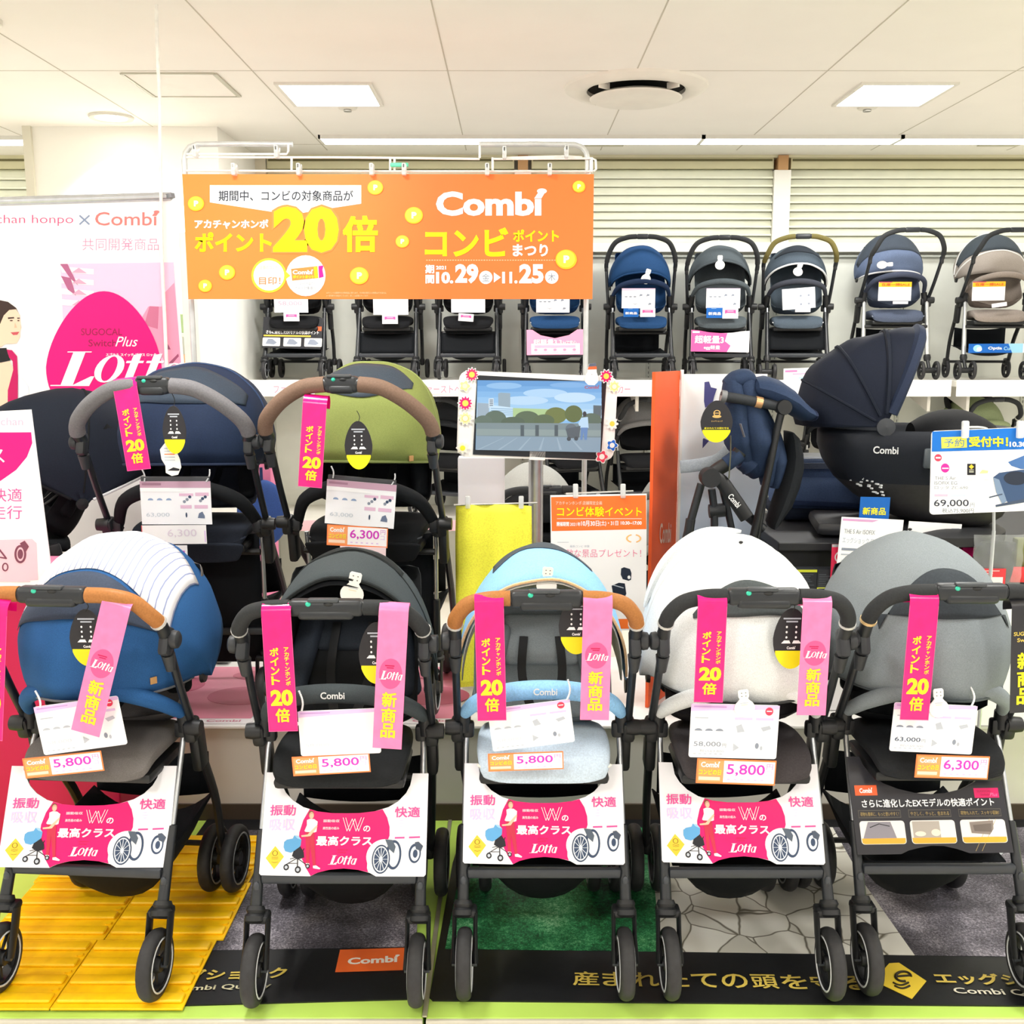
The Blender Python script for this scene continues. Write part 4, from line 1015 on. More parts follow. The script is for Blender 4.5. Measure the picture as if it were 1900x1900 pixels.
foot_sign('white foot sign with magenta oval on the charcoal stroller', ((495, 1433), (795, 1434), (475, 1625)), D2+.19, D2+.072)
price_card('blank-looking white price card on the charcoal stroller', ((552, 1320), (702, 1314), (536, 1404)), D2+.035, shapes=False, sticker=False, chain=((555, 1283, D2+.06), (560, 1318, D2+.034)))
offer_card('orange-edged 5,800 yen card on the black seat of the charcoal stroller', ((541, 1405), (685, 1397), (532, 1441)), D2+.04)
ribbon('hot pink points ribbon on the left grip of the charcoal stroller', (511, 1122), (526, 1357), D2-.008, 'dark', group='hot pink points ribbons')
ribbon('pale pink new item ribbon on the right grip of the charcoal stroller', (731, 1122), (718, 1389), D2-.008, 'light', group='pale pink new item ribbons')
egg_tag('black and yellow egg tag half behind the pale pink ribbon of the charcoal stroller', 697, 1155, 1269, 66, D2+.05, bar=P(700, 1140, D2+.035))
clip_tag('white egg-shaped care tag on the rim of the charcoal hood', 655, 1092, 44, 62, D2+.20, .22)
# --- sky-blue stroller
SKY = M('#8fc3ef', .8, 'fabric'); BEIGE = M('#d6d6cf', .8, 'fabric')
X3, D3 = .0836, 2.40
stroller('stroller', 'sky blue stroller with beige hood lining and tan grips on the grass print', (X3, D3, .006), 0,
    fr(grip=TAN, bumper_mat=SKY, seat_mat=M('#c3d3e2', .8, 'fabric'), piping='#efe6d8', back_mat=M('#7f888c', .8, 'melange'), back=((0, .33, .60), (0, .55, .915), .19), pad_mat=M('#8b9396', .8, 'melange'), side_mat=M('#747d82', .8, 'melange'), bar=(.02, 1.04, .226, .088),
       hood=dict(h=openhood(3), sections=[(62, 150, SKY, 'hood', 0)], windows=[(90, 106, 55, 125, (-5, -5), M('#4b535b', .8, 'fabric'), 'window_panel')], rims=[(62, .004, M('#e0bd92', .6, 'fabric'), 'piping')], lining=(62, 148, BEIGE), inner=[(104, 128, 52, 128, M('#22282e', .8, 'fabric'), 'mesh_window')])))
foot_sign('white foot sign with magenta oval on the sky blue stroller', ((862, 1416), (1154, 1417), (858, 1603)), D3+.19, D3+.072)
price_card('white price card with red dot on the sky blue stroller', ((904, 1316), (1057, 1297), (897, 1397)), D3+.035, chain=((1054, 1262, D3+.06), (1052, 1298, D3+.034)))
offer_card('orange 5,800 yen card on the pale blue seat of the sky blue stroller', ((905, 1399), (1045, 1394), (901, 1432)), D3+.04)
ribbon('hot pink points ribbon on the left tan grip of the sky blue stroller', (907, 1106), (913, 1337), D3-.006, 'dark', group='hot pink points ribbons')
ribbon('pale pink new item ribbon on the right tan grip of the sky blue stroller', (1110, 1106), (1103, 1336), D3-.006, 'light', group='pale pink new item ribbons')
egg_tag('black and yellow egg tag half behind the pale pink ribbon of the sky blue stroller', 1070, 1106, 1214, 66, D3+.05, bar=P(1070, 1116, D3+.035))
clip_tag('white care tag clipped to the beige lining of the sky blue hood', 1015, 1078, 38, 52, D3+.20, .08)
# --- white stroller
WFAB = M('#dfe2e2', .85, 'melange')
X4, D4 = .608, 2.40
stroller('stroller', 'white stroller with closed hood and black grips on the stone print', (X4, D4, .006), 0,
    fr(grip=BLKGRIP, bumper_mat=WFAB, seat_mat=M('#413d3f', .8, 'fabric'), bumper_logo=False, bar=(.02, 1.045, .226, .088),
       hood=dict(h=Hood(.36, .735, hw_, hR, 4, 150, wr=.007, seed=4), sections=[(4, 150, WFAB, 'hood', 0)], windows=[(42, 58, 55, 125, (4, -10), M('#4d5355', .8, 'fabric'), 'window_panel')], rims=[(4.5, .004, M('#2e3032', .6), 'hem'), (88, .003, M('#d9dad9', .7), 'seam')], rolls=[(106, 80, 155, .02, WFAB, 'rolled_flap')], snap=78)))
foot_sign('white foot sign with magenta oval on the white stroller', ((1222, 1414), (1516, 1417), (1234, 1601)), D4+.19, D4+.072)
price_card('58,000 yen white price card on the white stroller', ((1283, 1305), (1447, 1309), (1286, 1405)), D4+.03, price='58,000')
offer_card('orange-edged 5,800 yen card under the 58,000 yen card', ((1294, 1407), (1441, 1412), (1296, 1453)), D4+.035)
ribbon('hot pink points ribbon over the white hood', (1323, 1105), (1314, 1303), D4-.006, 'dark', group='hot pink points ribbons')
ribbon('pale pink new item ribbon on the right grip of the white stroller', (1518, 1106), (1505, 1327), D4-.006, 'light', group='pale pink new item ribbons')
egg_tag('black and yellow egg tag against the white hood', 1471, 1128, 1241, 68, D4+.048, bar=P(1471, 1118, D4+.035))
clip_tag('cream care tag at the hem of the white hood', 1381, 1305, 38, 52, D4+.025, -.12)
# --- grey stroller
GREY = M('#838b90', .85, 'melange')
X5, D5 = 1.118, 2.42
stroller('stroller', 'grey stroller with closed hood at the right end of the front row', (X5, D5, .006), 0,
    fr(grip=BLKGRIP, cuffcol='#d8b884', bumper_mat=GREY, seat_mat=M('#232528', .8, 'fabric'), bumper_logo=False, bar=(.02, 1.052, .226, .088),
       hood=dict(h=Hood(.36, .735, hw_, hR, 4, 150, wr=.007, seed=6), sections=[(4, 150, GREY, 'hood', 0)], windows=[(40, 62, 48, 132, (10, -20), M('#3a4046', .8, 'fabric'), 'window_panel')], rims=[(4.5, .004, M('#4d5457', .6), 'hem')], snap=98)))
feature_sign('glossy black foot sign with three small photos on the grey stroller', ((1570, 1404), (1851, 1400), (1595, 1586)), D5+.19, D5+.072)
price_card('63,000 yen white price card hanging askew on the grey stroller', ((1660, 1303), (1814, 1310), (1689, 1395)), D5+.03, price='63,000', sticker=False, chain=((1801, 1275, D5+.06), (1803, 1309, D5+.029)))
offer_card('orange 6,300 yen card on the grey stroller', ((1701, 1400), (1837, 1404), (1713, 1443)), D5+.035, '6,300')
ribbon('hot pink points ribbon on the grey stroller', (1717, 1100), (1696, 1336), D5-.006, 'dark', group='hot pink points ribbons')
ribbon('black new item ribbon at the right edge on the grey stroller', (1905, 1112), (1900, 1322), D5-.006, 'black')
clip_tag('white care tag half behind the points ribbon of the grey stroller', 1742, 1305, 36, 56, D5+.025, -.1)
# ================================================================== THE SECOND ROW, ON THE WHITE PLATFORM
def h2R(f): return .27+.075*min(1, max(0, f/80))**.8
def h2w(f): return .215+.03*min(1, max(0, f/40))
NAVY = M('#1c2a44', .75, 'fabric'); OLIVE = M('#7f8a4c', .8, 'melange'); GGRIP = M('#6f6e72', .7, 'fabric'); BRGRIP = M('#7a6355', .7, 'fabric'); BLKF = M('#15171a', .85, 'fabric')
SEC = dict(track=.205, wheel_r=.085, wheel_w=.036, leg_top=(.225, -.03, .66), leg_bot=(.215, .03, .22), pivot=(.262, -.12, .70), hub=(.258, -.31, 1.005),
           rear=(.225, .48, .10), bar=(-.40, 1.178, .25, .052), grip_end=.86, bar_r=.024,
           bar_pts=[(.052, -.40, 1.178), (.12, -.40, 1.168), (.19, -.385, 1.128), (.245, -.355, 1.075), (.262, -.33, 1.035), (.258, -.31, 1.005)],
           seat=(-.17, .70, .20, .36), back=((0, .12, .72), (0, .25, 1.05), .2), legrest=True, cuff=False, cross=.30, basket_z=(.32, .12), front_panel=(.18, .66),
           bumper=[(0, -.22, .845), (.10, -.21, .835), (.19, -.17, .79), (.235, -.10, .70)], bumper_mat=BLKF, bumper_r=.024, seat_mat=BLKF)
def sec(**k): d = dict(SEC); d.update(k); return d
stroller('stroller', 'dark navy stroller with grey padded handle on the white platform', (-1.088, 3.50, PT+.002), math.radians(1.5),
    sec(grip=GGRIP, seat_mat=M('#252a35', .85, 'fabric'), piping='#3a4152', hood=dict(h=Hood(.06, .89, h2w, h2R, 6, 150, seed=8, e=.52), sections=[(6, 150, NAVY, 'hood', 0)], windows=[(44, 76, 36, 144, (12, -8), M('#303b49', .6, 'fabric'), 'window_panel')], rims=[(6, .005, M('#1b2740', .7), 'hem'), (86, .004, M('#2d4266', .7), 'seam')])))
stroller('stroller', 'olive green stroller with brown padded handle on the white platform', (-.483, 3.50, PT+.006), math.radians(-4),
    sec(grip=BRGRIP, piping='#4a4d52', hood=dict(h=Hood(.06, .895, lambda f: h2w(f)*.9, h2R, 6, 150, seed=9, e=.52), sections=[(6, 150, OLIVE, 'hood', 0)], windows=[(46, 78, 46, 134, (20, -5), M('#39434e', .6, 'fabric'), 'window_panel')], rims=[(6, .005, M('#6c7740', .7), 'hem'), (88, .004, M('#8a9658', .7), 'seam')], patch_label=(9, math.radians(36)))))
DR = 3.075
ribbon('hot pink points ribbon on the grey handle of the navy stroller', (229, 701), (258, 872), DR, 'dark', w=.072, r=.03, group='hot pink points ribbons')
ribbon('hot pink points ribbon on the brown handle of the olive stroller', (585, 733), (575, 904), DR, 'dark', w=.072, r=.03, group='hot pink points ribbons')
egg_tag('black and yellow egg tag hanging from the grey handle of the navy stroller', 321, 753, 842, 44, DR+.01, bar=P(318, 728, DR+.02))
egg_tag('black and yellow egg tag hanging from the brown handle of the olive stroller', 664, 781, 871, 52, DR+.01, bar=P(662, 762, DR+.02))
p = Panel('care_tag', 'cream foot-shaped care tag under the egg tag of the navy stroller', 'hang tag', *quadp((296, 822), (335, 822), (296, 882), DR+.016), M('#f1efe8', .4, 'print'), .002, outline=[(.25, .0), (.75, .0), (.8, .3), (.92, .5), (.97, .75), (.8, .98), (.5, 1.02), (.22, .92), (.22, .7), (.05, .5), (.0, .2)])
for k in range(5): p.rect(.2, .15+.09*k, .7, .18+.09*k, GRYL if k != 2 else ORG, 1)
p.poly([(.3, .85), (.6, .75), (.9, .8), (.85, .86)], DK, 1); p.done()
DC = 3.20
def info_card(label, c, d, price, ch=None):
    p = Panel('price_card', label, 'price card', *quadp(*c, d), M('#f4f4f8', .3, 'print'), .0018, group='price cards on the strollers')
    p.rect(0, 0, 1, .15, M('#c9a3b8', .4, 'print'), 1); p.poly([(0, .15), (.4, .15), (.7, .24), (0, .24)], WPR, 2); p.rect(.03, .04, .3, .09, M('#a97f96', .4, 'print'), 2)
    for k in range(3): p.poly([(.10+.13*k+.04-.04*math.cos(a), .44-.05*math.sin(a)) for a in [PI*i/8 for i in range(9)]], M('#8fa5c8', .4, 'print'), 1)
    PL = M('#e2bcd4', .4, 'print'); p.rect(.56, .55, .72, .63, PL, 1); p.rect(.76, .55, .95, .63, PL, 1); p.rect(.55, .28, .75, .34, PL, 1); p.rect(.78, .26, .97, .34, PL, 1)
    for x, y in ((.66, .42), (.70, .36), (.62, .47), (.88, .40), (.92, .36), (.85, .45)): p.ell(x, y, .022, .035, NAVYP if y < .42 else GRY, 1)
    p.ell(.64, .78, .012, .06, NAVYP, 1); p.poly([(.80, .85), (.82, .74), (.87, .70), (.90, .80), (.90, .86)], M('#6a7690', .4, 'print'), 1)
    p.text(price, .07, .73, .40, .83, M('#c4ccd6', .4, 'print'), bold=.0); o = p.done()
    if ch:
        T = p.T.inverted()
        for a, b in ch:
            g = G(); A = P(*a, d+.02); B = P(*b, d-.002)
            for i in range(10): g.ell(T @ (lerp(A, B, i/9)+Vector((.004*math.sin(i/9*PI), 0, 0))), (.0028, .0028, .0028), 8, 6)
            g.build('bead_chain', M('#cfd2d6', .3, 'plastic'), o)
        G().box((0, p.H+.004, -.004), (p.W*.98, .022, .003), None, .002).build('holder_strip', M('#3a3c40', .3, 'plastic'), o)
info_card('price card with lilac header on the navy stroller', ((259, 893), (390, 893), (250, 973)), DC, '63,000', (((264, 872), (268, 893)), ((389, 872), (383, 893))))
offer_c = ((262, 975), (382, 974), (260, 1010))
p = Panel('offer_card', 'washed-out white offer card under the lilac price card of the navy stroller', 'offer card', *quadp(*offer_c, DC), M('#f6f3f4', .35, 'print'), .0018, group='orange offer cards on the strollers')
p.rect(0, 0, .012, 1, M('#e05a60', .4, 'print'), 1); p.text('6,300', .40, .22, .85, .66, M('#e3d5e2', .4, 'print')); p.rect(.97, .3, .99, .9, LAV, 1); p.done()
p = Panel('point_card', 'small white card with violet label under the navy stroller', 'card', *quadp((289, 1012), (347, 1012), (288, 1051), DC-.005), M('#fbf6fa', .35, 'print'), .0018)
p.rect(.12, .25, .92, .62, M('#d04fc8', .4, 'print'), 1); p.rect(.18, .44, .75, .54, M('#f7e6f5', .4, 'print'), 2); p.rect(.3, .72, .7, .78, LAV, 1); p.done()
info_card('price card with lilac header on the olive stroller', ((607, 889), (736, 900), (595, 970)), DC, '63,000', (((615, 866), (618, 886)), ((733, 880), (727, 899))))
offer_card('orange-edged 6,300 yen card on the olive stroller', ((607, 973), (720, 979), (602, 1011)), DC, '6,300')
p = Panel('point_card', 'pale pink card edge showing above the charcoal hood, under the olive stroller', 'card', *quadp((631, 1013), (716, 1016), (630, 1050), DC-.005), M('#fbdfe4', .35, 'print'), .0018); p.rect(.2, .3, .8, .6, PINKD, 1); p.done()
# ================================================================== STROLLERS ON THE UPPER SHELF
DSH = 6.70
def h3(seed, w=.205, R=.27, y=.27, z=.60, f0=8): return Hood(y, z, lambda f: w*(.86+.14*min(1, f/40)), lambda f: R*(.72+.28*min(1, max(0, f/75))**.8), f0, 150, seed=seed, wr=.003)
SHF = dict(low=True, track=.185, wheel_r=.06, wheel_w=.026, leg_top=(.185, .16, .46), leg_bot=(.19, .035, .14), pivot=(.21, .20, .46), hub=(.226, .21, .72), rear=(.20, .40, .065), rear_twin=False,
           bar=(.14, .915, .22, .04), bar_r=.016, grip_end=.8, cuff=False, seat=(.02, .40, .165, .26), back=((0, .22, .42), (0, .42, .80), .165), legrest=False, cross=.155, basket_z=(.17, .06),
           bumper=[(0, .03, .625), (.09, .045, .615), (.155, .09, .59), (.185, .16, .54)], bumper_r=.017, sleeve=.1)
def shf(**k): d = dict(SHF); d.update(k); return d
def scard(label, c, d, kind='plain'):
    p = Panel('price_card', label, 'price card', *quadp(*c, d), M('#f6f6f8', .35, 'print'), .003, group='price cards on the shelf strollers', gap=.0012)
    if kind == 'sale':
        p.rect(0, 0, 1, .27, M('#f8b524', .4, 'print'), 1); p.rect(0, 0, .4, .04, REDP, 2); p.text('早い者勝ちSALE'.replace('早い者勝ち', '在庫一掃'), .08, .07, .94, .22, M('#e8622a', .4, 'print'), bold=.02)
    elif kind == 'price': p.text('58,000', .12, .34, .82, .62, M('#e8a0b4', .4, 'print')); p.rect(0, 0, .35, .1, REDP, 1); p.rect(.1, .75, .8, .78, GRYL, 1)
    elif kind == 'info':
        p.poly([(0, 0), (1, 0), (1, .06), (0, .12)], M('#e8c6dc', .4, 'print'), 1)
        for k in range(3): p.ell(.13+.13*k, .42, .045, .03, GRY, 1)
        for x, y in ((.57, .34), (.78, .34), (.84, .78)): p.poly([(x-.05, y+.06), (x-.02, y-.06), (x+.05, y-.03), (x+.04, y+.03)], GRY, 1)
        p.text('¥', .30, .74, .50, .82, GRYL)
    elif kind == 'few':
        for x, y in ((.56, .38), (.80, .38), (.56, .78), (.80, .78)): p.ell(x, y, .035, .05, GRY, 1)
    return p.done()
def swing(label, c, d, kind):
    p = Panel('point_card', label, 'card', *quadp(*c, d), M('#1463b8', .35, 'print') if kind == 'blue' else M('#fbf6f8', .35, 'print'), .002, group='small cards under the shelf price cards', gap=.0012)
    if kind == 'blue':
        p.text('新商品', .12, .42, .90, .72, WPR, bold=.03); p.rect(.3, .05, .6, .1, M('#8fb4dc', .4, 'print'), 1)
    elif kind == 'pink':
        p.poly([(.15, .2), (.85, .2), (.85, .55), (.7, .48), (.3, .48), (.15, .55)], M('#ee58a0', .4, 'print'), 1); p.rect(.3, .28, .7, .36, M('#f8b6d4', .4, 'print'), 2)
    return p.done()
def sX(px, y=.0): return XC(px, DSH+y, SH2)
BL2 = M('#1f4470', .8, 'fabric'); GR2 = M('#4f575c', .85, 'fabric'); DG2 = M('#4a5560', .85, 'fabric'); SL2 = M('#62708c', .85, 'fabric'); TP2 = M('#a39a92', .85, 'melange')
blk_seat = M('#141518', .85, 'fabric')
# four under the banner
for px, lab, seat, extra in ((545, 'black shelf stroller with black picture sign, leftmost on the upper shelf', blk_seat, {}), (717, 'black shelf stroller under the middle of the banner, second from the left end', blk_seat, dict(front_panel=(.17, .30))),
                             (868, 'black shelf stroller under the banner, next to the one with the pink sign', blk_seat, dict(front_panel=(.17, .30))), (1030, 'navy seated shelf stroller with pink sign under the right end of the banner', BL2, dict(piping='#e8e8ea', leg_bot=(.19, .035, .10), wheel_r=.05))):
    hm = M('#24262b', .85, 'fabric') if seat is blk_seat else BL2
    stroller('shelf_stroller', lab, (sX(px), DSH, SH2+.004), 0, shf(grip=BLKGRIP, bumper_mat=hm, seat_mat=seat, rear_twin=seat is blk_seat, tube=FRAME2, hood=dict(h=h3(px), sections=[(8, 150, hm, 'hood', 0)]), **extra), 'strollers on the upper shelf')
scard('58,000 yen card hanging on the leftmost shelf stroller', ((508, 548), (571, 548), (504, 580)), DSH+.0, 'price'); scard('blank white card on the second shelf stroller from the left', ((692, 545), (757, 545), (692, 584)), DSH+.0)
scard('blank white card on the third shelf stroller from the left', ((837, 545), (900, 545), (837, 580)), DSH+.0); scard('white card above the navy seat with white piping', ((995, 545), (1057, 545), (995, 580)), DSH+.0, 'info')
swing('small pink-marked card under the 58,000 yen card', ((526, 580), (555, 580), (525, 596)), DSH-.003, 'pink'); swing('small pink-marked card on the second shelf stroller from the left', ((709, 584), (738, 584), (709, 601)), DSH-.003, 'pink'); swing('small tilted pink-marked card on the third shelf stroller from the left', ((851, 581), (879, 583), (849, 595)), DSH-.003, 'pink')
# black picture sign on the first
def lv(px, py, z): return P(px, py, DSH+.03)
p = Panel('foot_sign', 'black sign with three small photos on the leftmost shelf stroller', 'sign board', P(489, 588, DSH+.09), P(601, 590, DSH+.09), P(485, 646, DSH+.02), M('#2a2b30', .3, 'print'), .004, outline=[(0, 0), (.10, 0), (.2, .22), (.4, .36), (.6, .36), (.8, .2), (.9, 0), (1, 0), (.97, 1), (0, .98)], gap=.0012)
p.rect(.80, .28, .97, .42, M('#f2602c', .4, 'print'), 1); p.text('さらに進化したEXモデルの快適ポイント', .06, .42, .93, .54, WPR, bold=.03); p.rect(.02, .57, .80, .62, M('#e9c04a', .4, 'print'), 1)
for i in range(3):
    u = .0+.345*i; p.poly(p.rrect(u+.01, .66, u+.30, .93, .006), M('#efeee8', .3, 'print'), 2); p.poly([(u+.06, .86), (u+.10, .70), (u+.17, .70), (u+.25, .82), (u+.2, .88)], GRY, 3)
p.done()
# pink sign on the fourth
p = Panel('foot_sign', 'pink ultra light sign hanging on the navy seated shelf stroller', 'sign board', P(977, 612, DSH+.02), P(1082, 611, DSH+.02), P(975, 659, DSH-.0), M('#f7a6c8', .3, 'print'), .004, outline=[(.0, 0), (.1, 0), (.25, .22), (.5, .34), (.75, .22), (.9, 0), (1, 0), (1, 1), (.0, 1)], gap=.0012)
p.poly([(.08, .55), (.94, .55), (.94, .97), (.08, .97)], M('#fbeff5', .3, 'print'), 1); p.text('超軽量3.3', .12, .38, .62, .6, WPR, 3, bold=.03); p.text('kgで安心', .64, .44, .88, .6, WPR, 3, bold=.02)
p.rect(.14, .62, .86, .72, M('#f5b9d6', .4, 'print'), 2)
for k in range(5): p.ell(.16+.17*k, .80, .03, .05, M('#ec9abf', .4, 'print'), 2); p.rect(.11+.17*k, .88, .22+.17*k, .91, M('#f5c3da', .4, 'print'), 2)
p.done()
# blue one
stroller('shelf_stroller', 'blue shelf stroller right of the banner', (sX(1192), DSH, SH2+.004), 0, shf(grip=BLKGRIP, bumper_mat=M('#1c2c48', .85, 'fabric'), seat_mat=BL2, hood=dict(h=h3(21, f0=22), sections=[(22, 150, BL2, 'hood', 0)], rims=[(22, .006, BL2, 'hood_rim')], lining=(22, 100, DARKF))), 'strollers on the upper shelf')
stroller('shelf_stroller', 'charcoal shelf stroller with pink and white sign', (sX(1338), DSH, SH2+.004), math.radians(-4), shf(bar=(.05, .90, .22, .04), hub=(.226, .15, .70), grip=BLKGRIP, bumper_mat=GR2, seat_mat=GR2, hood=dict(h=h3(22, f0=40), sections=[(40, 150, GR2, 'hood', 0)], rims=[(40, .006, GR2, 'hood_rim')], lining=(40, 120, DARKF))), 'strollers on the upper shelf')
OLG = M('#6b6338', .7, 'fabric')
stroller('shelf_stroller', 'dark grey shelf stroller with khaki handle grips and white piping', (sX(1478), DSH, SH2+.004), math.radians(-7), shf(bar=(-.02, .90, .22, .05), hub=(.226, .10, .72), grip=OLG, bumper_mat=M('#3c3f48', .85, 'fabric'), seat_mat=DG2, piping='#eeeef0', twin=True, wheel_r=.05, leg_bot=(.19, .03, .16), front_panel=(.19, .33), hood=dict(h=h3(23, w=.205, f0=36), sections=[(36, 150, DG2, 'hood', 0)], windows=[(58, 74, 45, 135, (5, -6), M('#2a3038', .7, 'fabric'), 'window_panel')], rims=[(36, .006, M('#f0f0f0', .6), 'white_piping')], lining=(36, 120, DARKF))), 'strollers on the upper shelf')
STL = dict(twin=True, wheel_r=.06, wheel_w=.022, leg_top=(.20, .10, .50), leg_bot=(.205, .05, .17), legmat=M('#c3c6c6', .3, 'brushed', .75), tube=M('#c3c6c6', .3, 'brushed', .75), sleeve=.02, cross=None, bar=(-.16, .925, .215, .05), hub=(.222, -.06, .75), pivot=(.22, .14, .50), bar_r=.015, basket_z=(.19, .05), seat=(.0, .44, .17, .28), back=((0, .2, .46), (0, .42, .84), .17),
           bumper=[(0, -.02, .665), (.09, -.005, .655), (.16, .05, .625), (.19, .14, .56)])
stroller('shelf_stroller', 'slate blue shelf stroller with silver legs behind the car seat hood', (sX(1662), DSH, SH2+.004), math.radians(-3), shf(**STL, grip=BLKGRIP, bumper_mat=M('#3d4354', .85, 'fabric'), seat_mat=M('#4a5264', .85, 'fabric'), piping='#8d95a4', hood=dict(h=h3(24, w=.215, R=.29, y=.30, z=.655, f0=10), sections=[(10, 128, SL2, 'hood', 0)], windows=[(42, 92, 15, 165, (14, -4), M('#3e4651', .7, 'fabric'), 'window_panel')], rims=[(10, .006, M('#e8e8ea', .6), 'white_piping')])), 'strollers on the upper shelf')
stroller('shelf_stroller', 'taupe shelf stroller with silver legs at the right end of the shelf', (sX(1850), DSH, SH2+.004), math.radians(-5), shf(**STL, grip=BLKGRIP, bumper_mat=M('#8a7f76', .85, 'fabric'), seat_mat=M('#8c827a', .85, 'fabric'), hood=dict(h=h3(25, w=.215, R=.29, y=.30, z=.655, f0=8), sections=[(8, 128, TP2, 'hood', 0)], windows=[(42, 92, 15, 165, (14, -4), M('#3e464d', .7, 'fabric'), 'window_panel')], rims=[(92, .007, M('#dcdcda', .6), 'white_piping'), (41, .005, M('#e8e6e2', .6), 'seam')])), 'strollers on the upper shelf')
for lab, c, k in (('price card on the blue shelf stroller', ((1154, 535), (1216, 535), (1153, 572)), 'info'), ('price card on the charcoal shelf stroller', ((1311, 535), (1374, 535), (1309, 572)), 'info'), ('white card on the dark grey shelf stroller with khaki grips', ((1451, 537), (1512, 532), (1459, 575)), 'few'),
                  ('orange-headed sale card on the slate blue shelf stroller', ((1631, 523), (1692, 523), (1635, 558)), 'sale'), ('orange-headed sale card on the taupe shelf stroller', ((1805, 523), (1866, 522), (1815, 558)), 'sale')): scard(lab, c, DSH+(-.035 if k == 'sale' else .005), k)
swing('small blue new item card under the price card of the blue shelf stroller', ((1157, 572), (1185, 572), (1157, 588)), DSH, 'blue'); swing('small pink-marked card under the price card of the blue shelf stroller', ((1188, 572), (1216, 572), (1188, 588)), DSH, 'pink')
swing('small blue new item card under the price card of the charcoal shelf stroller', ((1311, 571), (1341, 571), (1312, 590)), DSH, 'blue'); swing('small pink-marked card under the price card of the charcoal shelf stroller', ((1341, 571), (1370, 571), (1341, 591)), DSH, 'pink')
swing('small plain white card hanging on the dark grey shelf stroller with khaki grips', ((1476, 570), (1504, 570), (1478, 579)), DSH, 'plain'); swing('small plain card under the sale card of the slate blue shelf stroller', ((1657, 559), (1685, 559), (1657, 564)), DSH-.04, 'plain'); swing('small plain card under the sale card of the taupe shelf stroller', ((1840, 564), (1868, 560), (1843, 571)), DSH-.04, 'plain')
for lab, x, y, w, h, a, dd in (('white care tag on the blue hood of the shelf stroller', 1200, 513, 18, 28, .3, .02), ('white care tag on the open hood of the charcoal shelf stroller', 1336, 487, 18, 26, 0, .02), ('white care tag on the dark grey hood with white piping', 1482, 500, 18, 24, .3, .02), ('white care tag lying on the slate blue hood', 1642, 491, 14, 30, 1.5, .03)): clip_tag(lab, x, y, w, h, DSH+dd, a, 'white care tags on the shelf strollers')
p = Panel('foot_sign', 'pink and white ultra light sign on the charcoal shelf stroller', 'sign board', P(1283, 612, DSH+.01), P(1391, 614, DSH+.01), P(1284, 652, DSH-.0), M('#f9f6f8', .3, 'print'), .004, outline=[(0, 0), (.12, .02), (.3, .1), (.5, .13), (.7, .1), (.88, .02), (1, 0), (1, 1), (0, 1)], gap=.0012)
p.poly([(0, 0), (.12, .02), (.3, .1), (.5, .13), (.62, .12), (.58, .5), (.68, .7), (.62, 1), (0, 1)], M('#ee5aa2', .3, 'print'), 1); p.text('超軽量3', .06, .25, .56, .62, WPR, bold=.03); p.text('egg軽量', .22, .70, .50, .92, WPR, bold=.02); p.rect(.02, .06, .14, .14, WPR, 2); p.rect(.88, .5, .90, .75, LAV, 2); p.done()
p = Panel('basket_sign', 'blue star-speckled sign on the basket of the taupe shelf stroller', 'sign board', P(1798, 638, DSH+.02), P(1960, 637, DSH+.02), P(1799, 655, DSH+.02), M('#0c62bd', .3, 'print'), .004, gap=.0012)
p.ell(.10, .5, .05, .38, M('#9bd2f2', .3, 'print'), 1); p.ell(.12, .6, .03, .25, WPR, 2); p.text('Optia', .22, .32, .38, .72, WPR, bold=.03); p.text('Cuna', .40, .32, .52, .72, M('#9bd2f2', .3, 'print'), bold=.02); p.poly([(.45, 0), (.62, 0), (.66, .5), (.62, 1), (.50, 1)], M('#9bd2f2', .3, 'print'), 1); p.rect(.62, 0, 1, 1, M('#eaf3fb', .3, 'print'), 1); p.done()
p = Panel('shelf_card', 'white shelf card with pink and blue lines clipped to the upper shelf lip', 'card', P(1454, 684, 6.604), P(1510, 682, 6.604), P(1455, 727, 6.604), M('#fbf8fa', .3, 'print'), .003, gap=.0012)
p.rect(.05, .08, .45, .16, M('#ee7ab0', .4, 'print'), 1); p.rect(.3, .22, .75, .27, M('#f2a6c8', .4, 'print'), 1); p.rect(.5, .4, .9, .45, M('#9fd3ea', .4, 'print'), 1); p.rect(.1, .33, .2, .36, LAV, 1); p.rect(.72, .85, .92, .9, M('#9fd3ea', .4, 'print'), 1); p.done()
# ---- strollers parked on the lower shelf, seen through the gaps
for px, lab, col, dy, rz in ((812, 'black stroller on the lower shelf, between the olive hood and the screen', '#26292d', .06, -25), (1075, 'stone grey hooded stroller on the lower shelf behind the screen pole', '#8d8f90', .02, 20), (1205, 'grey stroller on the lower shelf beside the orange display panel', '#7d7d7e', .06, 10),
                             (1545, 'black stroller on the lower shelf behind the folded stroller', '#202226', .06, -15), (1835, 'sage green hooded stroller on the lower shelf behind the car seat', '#8f9b74', .06, 10)):
    m_ = M(col, .85, 'fabric'); stroller('shelf_stroller', lab, (XC(px, 6.75, SH1), 6.68+dy, SH1+.004), math.radians(rz), shf(grip=BLKGRIP, bumper_mat=m_, seat_mat=blk_seat, cuff=True, hood=dict(h=h3(px, z=.52), sections=[(30, 150, m_, 'hood', 0)], rims=[(30, .005, m_, 'hood_rim')], lining=(30, 110, DARKF)), bar=(-.0, .78, .20, .04), hub=(.20, .1, .62)), 'strollers on the lower shelf')
